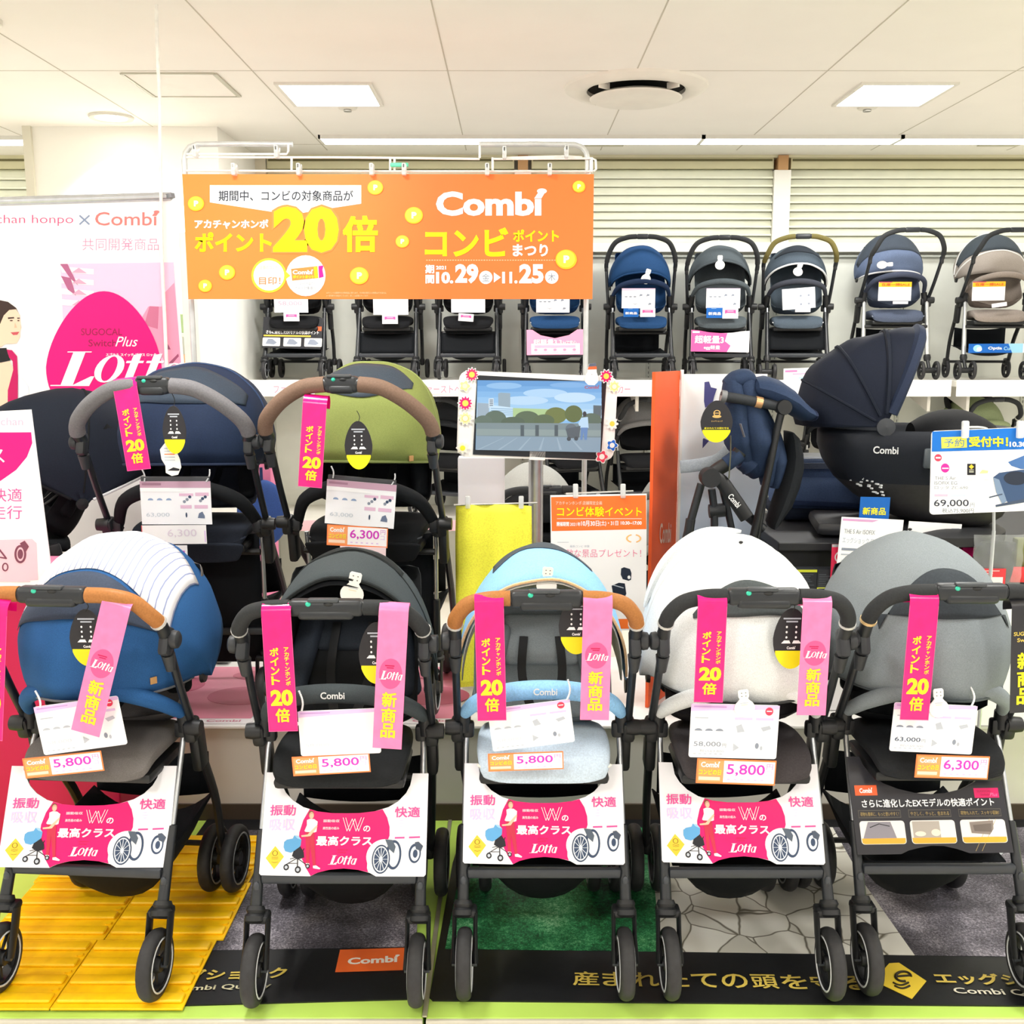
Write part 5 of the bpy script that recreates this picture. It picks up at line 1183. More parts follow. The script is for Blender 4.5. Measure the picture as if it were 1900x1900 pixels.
# ================================================================== LEFT: ROLL-UP, KIOSK, SIDEWAYS STROLLER
DRU = 4.32
a, b = P(-250, 384, DRU), P(317, 367, DRU); zf = -.08
e_ = Panel('rollup_banner', 'white and pink roll-up banner with a large magenta egg, at the left', 'banner', a, b, Vector((a.x, a.y, .06)), M('#f6f4f5', .4, 'print'), .002, gap=.0008).crop(0, 320, .25263)
p = e_
CORAL = M('#f6807c', .4, 'print'); ROSE = M('#df4a84', .4, 'print'); PALE = M('#f3c6e3', .4, 'print')
p.text('akachan honpo', -190, 312, 538, 392, ROSE, px=True, bold=-.012)
p.line([(587, 318), (655, 380)], 12, M('#8796b4', .4, 'print'), 1, True); p.line([(655, 318), (587, 380)], 12, M('#8796b4', .4, 'print'), 1, True)
p.combi(700, 280, 1172, 390, CORAL, px=True, bold=.005); p.text('共同開発商品', 605, 484, 1166, 572, M('#ee8fb6', .4, 'print'), px=True, bold=-.012)
p.nm = 'street_print'
p.poly([(443, 672), (1275, 660), (1330, 1400), (1360, 1900), (500, 1900)], PALE, 1, True)
for pts in ([(443, 672), (497, 672), (575, 830), (520, 780)], [(450, 760), (520, 775), (560, 905), (500, 860)]): p.poly(pts, M('#b0638a', .4, 'print'), 3, True)
for y in (690, 770, 850, 930):
    p.poly([(445, y), (690, y+20), (690, y+60), (455, y+45)], M('#f7e3ee', .4, 'print'), 2, True)
    p.poly([(580, y+10), (640, y+50), (530, y+45)], M('#d9a3bf', .4, 'print'), 3, True)
p.poly([(1280, 810), (1195, 900), (1190, 985), (1090, 985), (1040, 1070), (1130, 1230), (1215, 1400), (1330, 1400)], M('#ee9ab8', .4, 'print'), 2, True)
p.poly([(1100, 982), (1168, 985), (1160, 1150), (1060, 1120)], M('#c97394', .4, 'print'), 3, True); p.poly([(1235, 1260), (1255, 1300), (1230, 1300)], M('#9d4f70', .4, 'print'), 3, True); p.poly([(1240, 1400), (1310, 1330), (1315, 1350), (1270, 1400)], M('#9d4f70', .4, 'print'), 3, True)
ez = [(765+425*math.cos(t)*(1 if math.sin(t) > 0 else (1-.20*abs(math.sin(t))**1.2)), 1430+(445 if math.sin(t) > 0 else 558)*math.sin(t)) for t in [2*PI*i/60 for i in range(60)]]
p.poly(ez, M('#f4087c', .35, 'print'), 4, True, name='egg_print')
DRD = M('#9c1450', .4, 'print')
p.text('SUGOCAL', 598, 1145, 900, 1196, DRD, 5, True, bold=.01); p.text('Switch', 652, 1226, 858, 1278, DRD, 5, True, bold=.01); p.text('Plus', 850, 1206, 1015, 1278, WPR, 6, True, bold=.0, shear=.35)
p.text('スゴカル スイッチ プラス ロッタ', 780, 1327, 1150, 1350, WPR, 5, True, bold=.02); p.lotta(372, 1315, 1360, 1568, WPR, 6, True)
p.nm = 'woman_print'
HAIR = M('#3b2a26', .5, 'print'); FACE = M('#f2cdb4', .5, 'print')
p.poly([(-160, 1010), (-90, 950), (0, 938), (60, 950), (120, 995), (140, 1040), (100, 1080), (60, 1120), (20, 1180), (-60, 1240), (-160, 1180)], HAIR, 2, True)
p.poly([(30, 1050), (70, 1010), (120, 1005), (148, 1050), (152, 1110), (158, 1140), (150, 1165), (148, 1210), (125, 1255), (85, 1258), (40, 1260), (-20, 1300), (-120, 1300), (-60, 1190), (0, 1120)], FACE, 3, True)
p.poly([(60, 1065), (105, 1062), (108, 1072), (62, 1076)], HAIR, 4, True); p.poly([(128, 1066), (148, 1066), (148, 1074), (130, 1075)], HAIR, 4, True); p.ell(86, 1088, 12, 5, M('#5a4238', .5, 'print'), 4, True, n=12); p.ell(138, 1088, 8, 5, M('#5a4238', .5, 'print'), 4, True, n=12)
p.poly([(80, 1175), (145, 1170), (130, 1192), (100, 1194)], M('#c4545e', .5, 'print'), 4, True); p.poly([(112, 1100), (128, 1140), (108, 1142)], M('#e4b598', .5, 'print'), 4, True)
p.poly([(-160, 1300), (50, 1288), (60, 1330), (80, 1380), (-10, 1400), (-160, 1440)], M('#1b1a1e', .5, 'print'), 4, True); p.poly([(52, 1300), (90, 1305), (128, 1350), (135, 1500), (133, 1680), (60, 1690), (60, 1600), (100, 1450), (95, 1385), (70, 1360)], M('#c2125f', .5, 'print'), 4, True)
p.poly([(-160, 1430), (-10, 1400), (75, 1385), (100, 1440), (88, 1560), (55, 1660), (70, 1690), (20, 1735), (-160, 1720)], FACE, 3, True); p.poly([(135, 1480), (210, 1570), (215, 1620), (140, 1660)], M('#dfe5f6', .5, 'print'), 2, True)
ru = p.done(); T = p.T.inverted()
g = G().tube([T @ P(-255, 381, DRU), T @ P(318, 364, DRU)], .017, 14); g.build('top_rail', M('#c8ccd2', .25, 'brushed', .6), ru)
g = G().tube([T @ P(298, 364, DRU-.015), T @ P(300, 364, DRU-.015)], .02, 12).tube([T @ P(315, 360, DRU), T @ P(317, 368, DRU)], .02, 10); g.build('end_cap', M('#7d8288', .4, 'plastic'), ru)
g = G().box(T @ Vector(((a.x+b.x)/2, DRU+.02, -.02)), (b.x-a.x+.02, .12, .2), None, .03); g.build('base_case', M('#b9bdc2', .3, 'brushed', .6), ru)
g = G().tube([T @ Vector(((a.x+b.x)/2, DRU+.03, -.02)), T @ Vector(((a.x+b.x)/2, DRU+.03, a.z))], .012, 10); g.build('support_pole', M('#b9bdc2', .3, 'brushed', .6), ru)
# hanging cord
pts = [P(x, y, 4.22) for x, y in ((290, 2), (291, 60), (293, 120), (296, 180), (297, 270), (299, 380), (301, 490), (306, 600), (310, 705))]
tag(G().tube(catmull(pts, 4), .007, 8).build('hanging_cord', M('#f4f2ec', .5, 'plastic')), 'long white cord hanging from the ceiling in front of the roll-up banner', 'cord')
# pink kiosk
KD = 3.08; xr = XC(205, KD, .7); xl2 = xr-.95; zt_ = P(30, 1068, KD).z
k = empty('pink_kiosk', ((xl2+xr)/2, KD+.15, .006), 0, 'magenta display kiosk at the left edge behind the blue stroller', 'display stand')
kw = xr-xl2
G().box((0, 0, zt_/2-.01), (kw, .29, zt_-.02), None, .004).build('body', M('#c9134f', .4, 'print'), k, sm=0)
G().box((0, -.0, zt_-.012), (kw+.004, .30, .012), None, .003).build('top_board', M('#f28ab0', .35, 'print'), k, sm=0)
G().tube(catmull([Vector((xr-.55-k.location.x+q[0], -.12+q[1], zt_+.004)) for q in ((-.1, .02), (.0, -.01), (.12, .0), (.2, .03), (.26, .06))], 5), .004, 6).build('cable', M('#f6f4f4', .5, 'plastic'), k)
p = Panel('kiosk_sign', 'white and magenta sign board standing on the pink kiosk at the left edge', 'sign board', *quadp((-170, 772), (57, 760), (-166, 1110), KD-.01), M('#f7f4f6', .35, 'print'), .006)
p.k = (0, 0, 1.0); MG = M('#f0127c', .35, 'print')
p.poly([(-120, 803), (58, 802), (60, 822), (50, 848), (30, 872), (0, 893), (-60, 910), (-120, 905)], MG, 1, True)
p.text('ス', -22, 834, 9, 858, WPR, 2, True, bold=.0); p.text('akachan', -30, 775, 43, 789, M('#f5b4cd', .4, 'print'), 2, True)
p.text('快適', -15, 906, 41, 931, M('#f0509a', .4, 'print'), 2, True); p.text('走行', -17, 938, 41, 963, M('#f0509a', .4, 'print'), 2, True)
p.poly([(-120, 1005), (60, 1000), (68, 1008), (71, 1076), (-120, 1084)], M('#f6c3d1', .4, 'print'), 1, True)
PM = M('#7c4256', .4, 'print'); p.ring(38, 1028, 11, 17, 4, PM, 3, True); p.ell(38, 1028, 5, 9, PM, 3, True); p.poly([(37, 1008), (46, 1003), (54, 1014), (48, 1024)], PM, 3, True)
p.line([(-8, 1010), (12, 1036)], 3, PM, 3, True); p.line([(-10, 1032), (12, 1036)], 2.5, PM, 3, True); p.ring(10, 1052, 6, 8, 2.5, PM, 3, True); p.ring(-14, 1056, 7, 9, 2.5, PM, 3, True)
p.rect(0, 1077, 56, 1080, M('#e6c2cc', .4, 'print'), 2, True); p.done()
# black stroller standing sideways behind the kiosk sign
stroller('stroller', 'black stroller turned sideways at the left, in front of the roll-up banner', (XC(-85, 3.58, .8), 3.60, PT+.002), math.radians(-58),
    fr(grip=BLKGRIP, bumper_mat=BLKF, seat_mat=BLKF, bumper_logo=False, legrest=True, hood=dict(h=Hood(.40, .74, .24, lambda f: .40, 30, 160, seed=12), sections=[(30, 160, M('#161c28', .8, 'fabric'), 'hood', 0)], rims=[(30, .005, BLKF, 'hood_rim'), (100, .004, BLKF, 'seam'), (160, .005, M('#d8dade', .5), 'white_piping')])))
# ================================================================== CENTRE: BANNER STAND, SCREEN, CLOTH, POSTER
DB = 4.07
def gradmat(cols, axis=0, name='print'):
    m = bpy.data.materials.new(name); m.use_nodes = True; N = m.node_tree.nodes; L = m.node_tree.links; b = N['Principled BSDF']; b.inputs['Roughness'].default_value = .4; b.inputs['Specular IOR Level'].default_value = .3
    tc = N.new('ShaderNodeTexCoord'); sp = N.new('ShaderNodeSeparateXYZ'); L.new(tc.outputs['Generated'], sp.inputs[0])
    cr = N.new('ShaderNodeValToRGB'); e = cr.color_ramp.elements; e[0].position = cols[0][0]; e[0].color = (*lin(cols[0][1]), 1); e[1].position = cols[-1][0]; e[1].color = (*lin(cols[-1][1]), 1)
    for q, c in cols[1:-1]: n = e.new(q); n.color = (*lin(c), 1)
    L.new(sp.outputs[axis], cr.inputs[0]); L.new(cr.outputs[0], b.inputs['Base Color']); return m
OB = gradmat([(0, '#fb8c42'), (.4, '#fb873f'), (.62, '#f9783a'), (1, '#f9803f')])
p = Panel('orange_banner', 'wide orange sale banner with yellow lettering hanging over the shelves', 'banner', P(338, 323, DB), P(1102, 323, DB), P(340, 555, DB), OB, .002, gap=.0008)
A = (320, 240, .24211); B = (700, 240, .24211); YB_ = M('#fcf400', .35, 'print'); DKB = M('#2b3342', .4, 'print')
p.crop(*A)
p.poly([(287, 428), (1447, 428), (1447, 570), (1235, 602), (1000, 640), (760, 632), (287, 560)], WPR, 1, True)
p.text('期間中、コンビの対象商品が', 355, 468, 1385, 550, DKB, 2, True, bold=.012)
p.text('アカチャンホンポ', 170, 690, 735, 763, WPR, 2, True, bold=.04); p.text('ポイント', 170, 788, 762, 940, YB_, 2, True, bold=.035)
p.text('20', 755, 575, 1290, 958, M('#fb9149', .4, 'print'), 2, True, bold=.075); p.text('20', 772, 592, 1275, 945, YB_, 3, True, bold=.055); p.text('倍', 1305, 662, 1575, 942, YB_, 3, True, bold=.04)
CN = [0]
def coin(x, y, r):
    q0 = p.q; p.q = None; CN[0] += 1; p.nm = 'coin_print'+' '*CN[0]
    p.ell(x, y, r, r*.92, M('#f7c72a', .35, 'print'), 4, True); p.ell(x-r*.03, y-r*.04, r*.86, r*.8, M('#fbe94a', .35, 'print'), 5, True); p.text('P', x-r*.24, y-r*.36, x+r*.30, y+r*.34, WPR, 6, True, bold=.05, name=p.nm); p.q = q0; p.nm = 'print'
for x, y, r in ((182, 570, 62), (420, 1097, 62), (252, 1200, 52), (1555, 447, 60), (1850, 660, 70), (1762, 860, 52), (1432, 1122, 72)): coin(x, y, r)
p.ell(740, 1120, 135, 133, M('#fbd83c', .35, 'print'), 2, True); p.poly([(866, 1085), (905, 1122), (866, 1150)], M('#fbd83c', .35, 'print'), 3, True); p.ell(740, 1120, 118, 116, M('#fdf1ee', .35, 'print'), 3, True)
p.text('目印！', 665, 1132, 830, 1190, M('#f28a4c', .4, 'print'), 4, True, bold=.012); p.text('店頭のコレが', 668, 1045, 812, 1075, M('#f6b796', .4, 'print'), 4, True); p.text('くっついたら', 655, 1085, 828, 1112, M('#f9d3c0', .4, 'print'), 4, True)
p.ell(1022, 1122, 152, 157, M('#f9f6f4', .35, 'print'), 2, True); p.poly([(910, 1070), (1112, 1048), (1118, 1140), (918, 1160)], M('#fb9149', .35, 'print'), 3, True); p.combi(922, 1075, 1080, 1112, WPR, 4, True); p.text('ポイントまつり', 925, 1118, 1082, 1142, YB_, 4, True, bold=.03)
p.poly([(1084, 1055), (1110, 1052), (1116, 1138), (1090, 1142)], M('#f0d21c', .35, 'print'), 4, True); p.poly([(1120, 1048), (1158, 1044), (1150, 1075), (1160, 1130), (1124, 1140)], M('#e01c9c', .35, 'print'), 4, True)
p.text('このマークが目印の', 940, 1172, 1095, 1196, GRY, 3, True); p.text('カード対象商品', 940, 1204, 1100, 1230, GRY, 3, True)
p.text('※ポイントは期間中の対象商品に限ります。その他の割引との併用はできません', 1180, 1246, 1640, 1261, M('#fbd0a8', .4, 'print'), 2, True); p.text('※一部対象外の商品がございます。詳しくは店頭スタッフまで', 1180, 1268, 1500, 1282, M('#fbd0a8', .4, 'print'), 2, True)
p.crop(*B)
p.combi(450, 455, 1300, 664, WPR, 2, True, bold=.04)
p.text('コンビ', 365, 752, 1005, 976, YB_, 2, True, bold=.03); p.text('ポイント', 1040, 768, 1392, 862, YB_, 2, True, bold=.03); p.text('まつり', 1038, 880, 1308, 975, WPR, 2, True, bold=.035)
for i in range(50): p.rect(375+i*20, 1000, 387+i*20, 1005, M('#fdd9ae', .4, 'print'), 1, True)
p.text('期', 368, 1038, 437, 1105, WPR, 2, True, bold=.05); p.text('間', 370, 1115, 437, 1182, WPR, 2, True, bold=.05); p.text('2021', 450, 1046, 527, 1075, WPR, 2, True, bold=.04)
p.text('10.', 450, 1092, 583, 1182, WPR, 2, True, bold=.05); p.text('29', 597, 1032, 775, 1182, WPR, 2, True, bold=.05); p.ell(832, 1135, 51, 51, WPR, 2, True); p.text('金', 803, 1106, 862, 1164, GRY, 3, True)
p.poly([(893, 1096), (947, 1135), (893, 1174)], WPR, 2, True); p.text('11.', 957, 1092, 1075, 1182, WPR, 2, True, bold=.05); p.text('25', 1087, 1032, 1275, 1182, WPR, 2, True, bold=.05); p.ell(1337, 1133, 51, 51, WPR, 2, True); p.text('木', 1308, 1104, 1366, 1162, GRY, 3, True)
for x, y, r in ((1545, 440, 50), (1447, 997, 82)): coin(x, y, r)
ban = p.done()
# stand with two poles, top arms and a wire frame
WIRE = M('#f2f1ec', .35, 'plastic'); POLE = M('#d3d6d6', .3, 'brushed', .5)
x0, x1 = XC(346, 4.13, 2.2), XC(1087, 4.13, 1.7)
st = empty('banner_stand', ((x0+x1)/2, 4.13, PT+.004), 0, 'white metal stand with wire frame that holds the orange banner', 'stand'); ox = Vector(st.location)
zt2 = P(346, 268, 4.13).z
for xx, s_ in ((x0, 1), (x1, -1)):
    g = G().tube([Vector((xx, 4.13, PT+.02)), Vector((xx, 4.13, 1.2)), Vector((xx, 4.13, zt2-.06)), Vector((xx+s_*.006, 4.13, zt2-.03)), Vector((xx+s_*.022, 4.13, zt2-.01)), Vector((xx+s_*.05, 4.13, zt2)), Vector((xx+s_*.2, 4.13, zt2+.002)), Vector((xx+s_*.42, 4.13, zt2))], .0105, 10)
    g.v = [v-ox for v in g.v]; g.build('pole', POLE, st)
    g = G().box((xx-ox.x, 0, .012), (.20, .10, .022), None, .008); g.build('foot', POLE, st)
def wire(pts, r=.0045):
    g = G().tube([P(x, y, 4.115)-ox for x, y in pts], r, 8); g.build('wire', WIRE, st)
wire([(346, 292), (620, 292), (726, 293), (890, 295)]); wire([(346, 317), (726, 318), (1100, 318)]); wire([(915, 295), (1098, 294), (1105, 297), (1106, 314), (1101, 318)])
for x in (541, 724, 732, 914, 1098): wire([(x, 292), (x, 318)])
wire([(346, 286), (532, 286), (535, 280), (535, 268)]); wire([(890, 270), (890, 293)]); wire([(935, 293), (1050, 290), (1080, 292)])
for i, (x, y) in enumerate(((435, 320), (555, 320), (690, 320), (750, 320), (904, 320), (1020, 320), (514, 287), (363, 286), (936, 289), (1051, 287))):
    c = P(x, y, 4.06 if i < 6 else 4.10); e = empty('banner_clip', c, 0, ['clear clip at the left end of the orange banner', 'clear clip above the white speech bubble of the banner', 'clear clip left of the green-taped frame joint', 'clear clip beside the green-taped frame joint', 'clear clip above the white wordmark of the banner', 'clear clip near the right end of the banner', 'white clip on the left top arm of the banner stand', 'white clip beside the left pole of the banner stand', 'small clip on the wire right of the middle of the stand', 'clear clip on the wire beside the right pole of the stand'][i], 'clip', 'clips on the banner stand')
    G().box((0, .003, .01), (.016, .05, .045), None, .004).build('jaw', CLEAR, e); G().box((0, -.016, .022), (.012, .012, .02), None, .003).build('lever', M('#e9e9e6', .3, 'plastic'), e); G().tube([(-.006, -.01, .005), (.006, -.01, .005)], .004, 8).build('spring', M('#8c8a80', .3, 'brushed', .7), e)
g = G().box(P(741, 306, 4.10), (.07, .012, .016), None, .004); tag(g.build('green_tape', M('#5fd9b0', .4, 'plastic')), 'strip of green tape around a joint of the banner stand', 'tape')
# ---- screen on a pole
DT = 3.88
TLp, TRp, BLp = P(854, 688, DT), P(1147, 699, DT+.10), P(849, 848, DT-.0)
tv = empty('display_screen', (XC(992, 4.0, 1.0), 4.01, PT+.004), 0, 'flat screen in a white rounded frame playing a street scene', 'screen')
def onTV(pn): mw = pn.o.matrix_world.copy(); pn.o.parent = tv; pn.o.matrix_local = Matrix.Translation(-Vector(tv.location)) @ mw
p = Panel('frame_board', None, None, TLp, TRp, BLp, M('#f7f6f5', .35, 'print'), .035, rad=.035, part=True, gap=.001)
fr_ = p; p.crop(0, 0, 1); p.done(); onTV(p)
Dx = .012
def tvp(px, py): u, v = fr_.uv(px, py); return fr_.TL+fr_.U*(u*fr_.W)+fr_.V*(v*fr_.H)+fr_.N*.003
q = Panel('bezel', None, None, tvp(885, 696), tvp(1125, 709), tvp(873, 843), M('#1b1f26', .3, 'plastic'), .004, part=True, gap=.0008); q.crop(820, 620, .27368)
def EM(c, s=.9): return M(c, .5, 'screen', emit=s)
q.poly([(240, 312), (1082, 322), (1070, 800), (228, 783)], EM('#86b8e4'), 1, True)
for i in range(7):
    y0 = 312+i*38; q.poly([(240-i, y0), (1082, y0+8), (1081, y0+46), (239-i, y0+38)], EM(['#5b96cf', '#6ba3d8', '#7cb0df', '#8cbbe4', '#9cc6e8', '#aed0ea', '#b6d4e8'][i]), 2, True)
for x, y, rx, ry, c in ((700, 400, 150, 30, '#a9cdec'), (420, 350, 120, 22, '#8ab8e2'), (900, 430, 140, 34, '#bcd8ee'), (560, 450, 160, 30, '#b3d2ec'), (860, 345, 130, 18, '#79abdc')): q.ell(x, y, rx, ry, EM(c), 3, True)
q.poly([(380, 402), (398, 396), (462, 400), (462, 500), (382, 498)], EM('#8fa4b2'), 4, True); q.poly([(315, 436), (350, 434), (350, 500), (315, 500)], EM('#c6d6e2'), 5, True)
for i in range(5): q.rect(322, 444+i*12, 345, 449+i*12, EM('#43586c'), 6, True)
q.poly([(322, 492), (350, 482), (480, 498), (480, 560), (330, 560)], EM('#c2dcee'), 6, True)
for i in range(4): q.poly([(330, 500+i*14), (480, 506+i*13), (480, 511+i*13), (330, 505+i*14)], EM('#7fa3c0'), 7, True)
q.poly([(240, 465), (318, 470), (318, 560), (238, 560)], EM('#97a9b8'), 5, True); q.poly([(470, 500), (830, 512), (830, 560), (470, 560)], EM('#a8c48c'), 4, True); q.poly([(1025, 482), (1080, 484), (1078, 560), (1025, 560)], EM('#54646c'), 4, True)
for x, y, rx, ry, c in ((360, 575, 75, 58, '#5a6e60'), (575, 575, 85, 55, '#566a50'), (770, 550, 75, 55, '#6e7a40'), (890, 540, 60, 58, '#5d6c3c'), (1010, 580, 70, 45, '#5a6e60'), (480, 595, 80, 36, '#4f6250'), (690, 585, 70, 42, '#55684a'), (280, 590, 60, 40, '#5f7266')): q.ell(x, y, rx, ry, EM(c, .8), 8, True)
q.poly([(232, 600), (1076, 604), (1074, 720), (230, 712)], EM('#7d8f94', .8), 9, True); q.poly([(230, 640), (1075, 650), (1074, 690), (230, 685)], EM('#8fa0a0', .8), 10, True)
for x in (530, 760, 630): q.rect(x, 615, x+24, 690, EM('#46545c'), 11, True)
q.poly([(230, 688), (1074, 700), (1070, 800), (228, 783)], EM('#8ba2b4', .8), 11, True)
for i in range(6): q.poly([(232+i*140, 783), (250+i*140, 783), (420+i*90, 700), (414+i*90, 700)], EM('#9fb4c4', .8), 12, True)
q.ell(963, 540, 13, 18, EM('#2a2f38'), 13, True); q.poly([(940, 565), (985, 560), (990, 635), (935, 635), (920, 605)], EM('#b6d3ea'), 13, True); q.poly([(938, 632), (985, 632), (978, 715), (962, 715), (955, 660), (948, 715), (934, 715)], EM('#5f83b4'), 13, True)
q.ell(872, 640, 38, 34, EM('#5d6a74'), 13, True); q.poly([(835, 640), (935, 620), (925, 700), (850, 705)], EM('#4d5962'), 14, True); q.ell(856, 708, 14, 14, EM('#3a444c'), 15, True); q.ell(905, 706, 14, 14, EM('#3a444c'), 15, True)
q.combi(962, 346, 1062, 370, EM('#b05068'), 15, True); q.done(); onTV(q)
q = Panel('lower_tab', None, None, tvp(983, 837), tvp(1012, 838), tvp(982, 853), M('#f7f6f5', .35, 'print'), .006, part=True); q.done(); onTV(q)
o = Vector(tv.location); xp = XC(994, 4.01, 1.0)
G().tube([Vector((xp, 4.01, PT+.01))-o, Vector((xp, 4.01, 1.45))-o], .029, 18).build('pole', M('#b7b9bc', .28, 'brushed', .65), tv); G().lathe([(0, .03), (.05, .03), (.15, .012), (.155, 0), (0, 0)], (0, 0, .0), (0, 0, 1), 32).build('base_plate', M('#b7b9bc', .3, 'brushed', .6), tv)
G().box(Vector((xp, 3.985, 1.42))-o, (.16, .03, .14), None, .006).build('mount', BLK, tv)
def flower(px, py, r, n, c1, c2, label, c3=None, star=False):
    a = tvp(px, py)+fr_.N*.0035; z = r*4.0/1903; pts = []
    for i in range(n*6):
        t = 2*PI*i/(n*6); rr = z*(1.0+.18*math.cos(n*t)) if not star else z*(.75+.4*abs(math.cos(n*t/2))**1.5); pts.append((.5+.42*rr/z*math.cos(t)*.9, .5+.42*rr/z*math.sin(t)*.9))
    f = Panel('flower_sticker', label, 'sticker', a-fr_.U*z-fr_.V*z, a+fr_.U*z-fr_.V*z, a-fr_.U*z+fr_.V*z, M('#fbfafa', .4, 'print'), .0025, outline=[(.5+(u-.5)*1.18, .5+(v-.5)*1.18) for u, v in pts], group='flower stickers on the screen frame')
    f.poly(pts, M(c1, .4, 'print'), 1); f.ell(.5, .5, .20, .20, M(c2, .4, 'print'), 2); 
    if c3: f.ring(.5, .5, .24, .24, .05, M(c3, .4, 'print'), 3)
    f.done()
for a_ in ((875, 695, 13, 12, '#ee3a6e', '#fbd75a', 'pink flower sticker on the top left corner of the screen frame'), (862, 716, 11, 5, '#f9f0a0', '#fbf6d0', 'pale yellow star sticker below the top left pink flower', None, True), (863, 748, 14, 12, '#ee2a78', '#fbe060', 'magenta flower sticker halfway down the left of the screen frame'),
           (863, 776, 13, 10, '#fbf0b4', '#fdf8e0', 'cream round sticker under the magenta flower on the left of the screen frame', '#f0dc7c'), (858, 831, 12, 8, '#fbf8e0', '#f6ee3a', 'white daisy sticker with yellow heart at the bottom left of the screen frame', None, True), (1124, 698, 13, 10, '#e8206c', '#fbd75a', 'magenta flower sticker on the top right corner of the screen frame'),
           (1139, 717, 12, 8, '#fbf0a8', '#fdf8dc', 'cream sticker just below the top right magenta flower', '#f0dc7c'), (1135, 786, 12, 8, '#fdfcf6', '#f6dc5a', 'small white daisy sticker on the right of the screen frame', None, True), (1135, 826, 12, 5, '#1f6fd8', '#f4f6fa', 'blue flower sticker on the right of the screen frame', None, True), (1116, 847, 13, 5, '#ee4a68', '#fbf6f6', 'red and white blossom sticker on the bottom right corner of the screen frame', None, True)): flower(*a_)
a = tvp(1097, 700)+fr_.N*.004; z = .0021
f = Panel('snowman_sticker', 'white snowman cut-out with a striped hat on top of the screen', 'sticker', a-fr_.U*z*14-fr_.V*z*26, a+fr_.U*z*14-fr_.V*z*26, a-fr_.U*z*14+fr_.V*z*14, M('#fbfafa', .4, 'print'), .003, outline=[(.3, .04), (.72, .0), (.8, .32), (.82, .42), (.95, .62), (.92, .86), (.72, 1), (.3, 1), (.08, .86), (.06, .62), (.2, .42), (.2, .3)])
f.poly([(.3, .04), (.72, 0), (.78, .14), (.25, .18)], M('#5a6478', .5, 'print'), 1); f.poly([(.25, .18), (.78, .14), (.82, .28), (.2, .31)], M('#ee6a3c', .5, 'print'), 1); f.ell(.5, .52, .03, .02, GRY, 1, n=10); f.done()
# ---- white panel board under the screen
bx = XC(848, 4.2, 1.2), XC(936, 4.2, 1.2); zt3 = P(890, 852, 4.2).z
tag(G().box(((bx[0]+bx[1])/2, 4.30, (zt3-.08)/2), (bx[1]-bx[0], .08, zt3+.08), None, .004).build('white_carton', M('#eeecf4', .45, 'print'), sm=0), 'tall white carton standing under the left side of the screen', 'carton')
# ---- yellow cloth on a wire hanger
DCL = 3.56; ta, tb = P(846, 940, DCL), P(986, 938, DCL); zb = P(850, 1272, DCL).z
cl = empty('yellow_cloth', (ta+tb)/2, 0, 'bright yellow fleece cloth hung from a wire behind the sky blue stroller', 'cloth'); rows = []
for i in range(26):
    u = i/25; row = []
    for j in range(22):
        v = j/21*2-1; w = (tb-ta).length/2*(1+.02*math.sin(u*5)); row.append(Vector((w*v, -.006*math.sin(v*7+u*2)-.010*math.sin(u*18+v*2)*max(0, -v)**2-.02*u, -(ta.z-zb)*u+(.006*(1-v*v) if i == 0 else 0))))
    rows.append(row)
G().grid(rows).build('sheet', M('#fdf850', .8, 'fabric'), cl, solid=.004)
G().tube([P(842, 937, DCL)-Vector(cl.location), P(997, 933, DCL)-Vector(cl.location)], .003, 8).build('hanger_wire', M('#d9dcdc', .3, 'brushed', .6), cl)
for x in (868, 967): G().box(P(x, 932, DCL-.004)-Vector(cl.location), (.018, .014, .045), None, .004).build('clip', CLEAR, cl)
G().tube([Vector((-.06, .015, 0)), Vector((-.06, .03, -(ta.z-PT)+.01))], .007, 8).build('stand_pole', M('#c9cccc', .3, 'brushed', .6), cl)
# ---- event poster
DP = 3.5
p = Panel('event_poster', 'white poster with orange header hanging behind the sky blue stroller', 'poster', *quadp((1021, 919), (1200, 916), (1023, 1172), DP), M('#f8f6f8', .35, 'print'), .003); p.crop(820, 620, .27368)
p.poly([(740, 1105), (1383, 1092), (1386, 1322), (745, 1335)], M('#fb7a34', .35, 'print'), 1, True)
p.text('アカチャンホンポ 店舗限定企画', 772, 1132, 1085, 1157, M('#fde3d0', .4, 'print'), 2, True); p.text('コンビ体験イベント', 780, 1170, 1354, 1236, YB_, 2, True, bold=.015)
p.rect(780, 1249, 1354, 1253, M('#fde3d0', .4, 'print'), 2, True); p.text('開催期間', 778, 1272, 862, 1302, WPR, 2, True, bold=.04); p.text('2021年', 868, 1274, 940, 1302, WPR, 2, True, bold=.02); p.text('10月30日', 944, 1264, 1066, 1302, WPR, 2, True, bold=.03); p.text('(土)・31日', 1070, 1264, 1195, 1302, WPR, 2, True, bold=.03); p.text('10:30~17:00', 1212, 1268, 1354, 1292, WPR, 2, True, bold=.03)
p.ring(1300, 1385, 52, 30, 12, M('#fbc27c', .4, 'print'), 1, True, a0=PI*.62, a1=PI*1.4, wy=8); p.ring(1300, 1385, 52, 30, 12, M('#fbc27c', .4, 'print'), 1, True, a0=-PI*.4, a1=PI*.38, wy=8)
p.rect(783, 1409, 860, 1412, GRYL, 1, True); p.text('最新コンビ 体験', 868, 1430, 1000, 1446, GRYL, 1, True); p.text('素敵な景品プレゼント！', 785, 1458, 1350, 1512, M('#f2709c', .4, 'print'), 1, True, bold=-.008)
p.poly([(1215, 1588), (1235, 1580), (1275, 1592), (1285, 1620), (1282, 1665), (1265, 1672), (1225, 1660), (1212, 1630)], M('#2a3242', .4, 'print'), 1, True); p.ell(1268, 1648, 10, 12, WPR, 2, True)
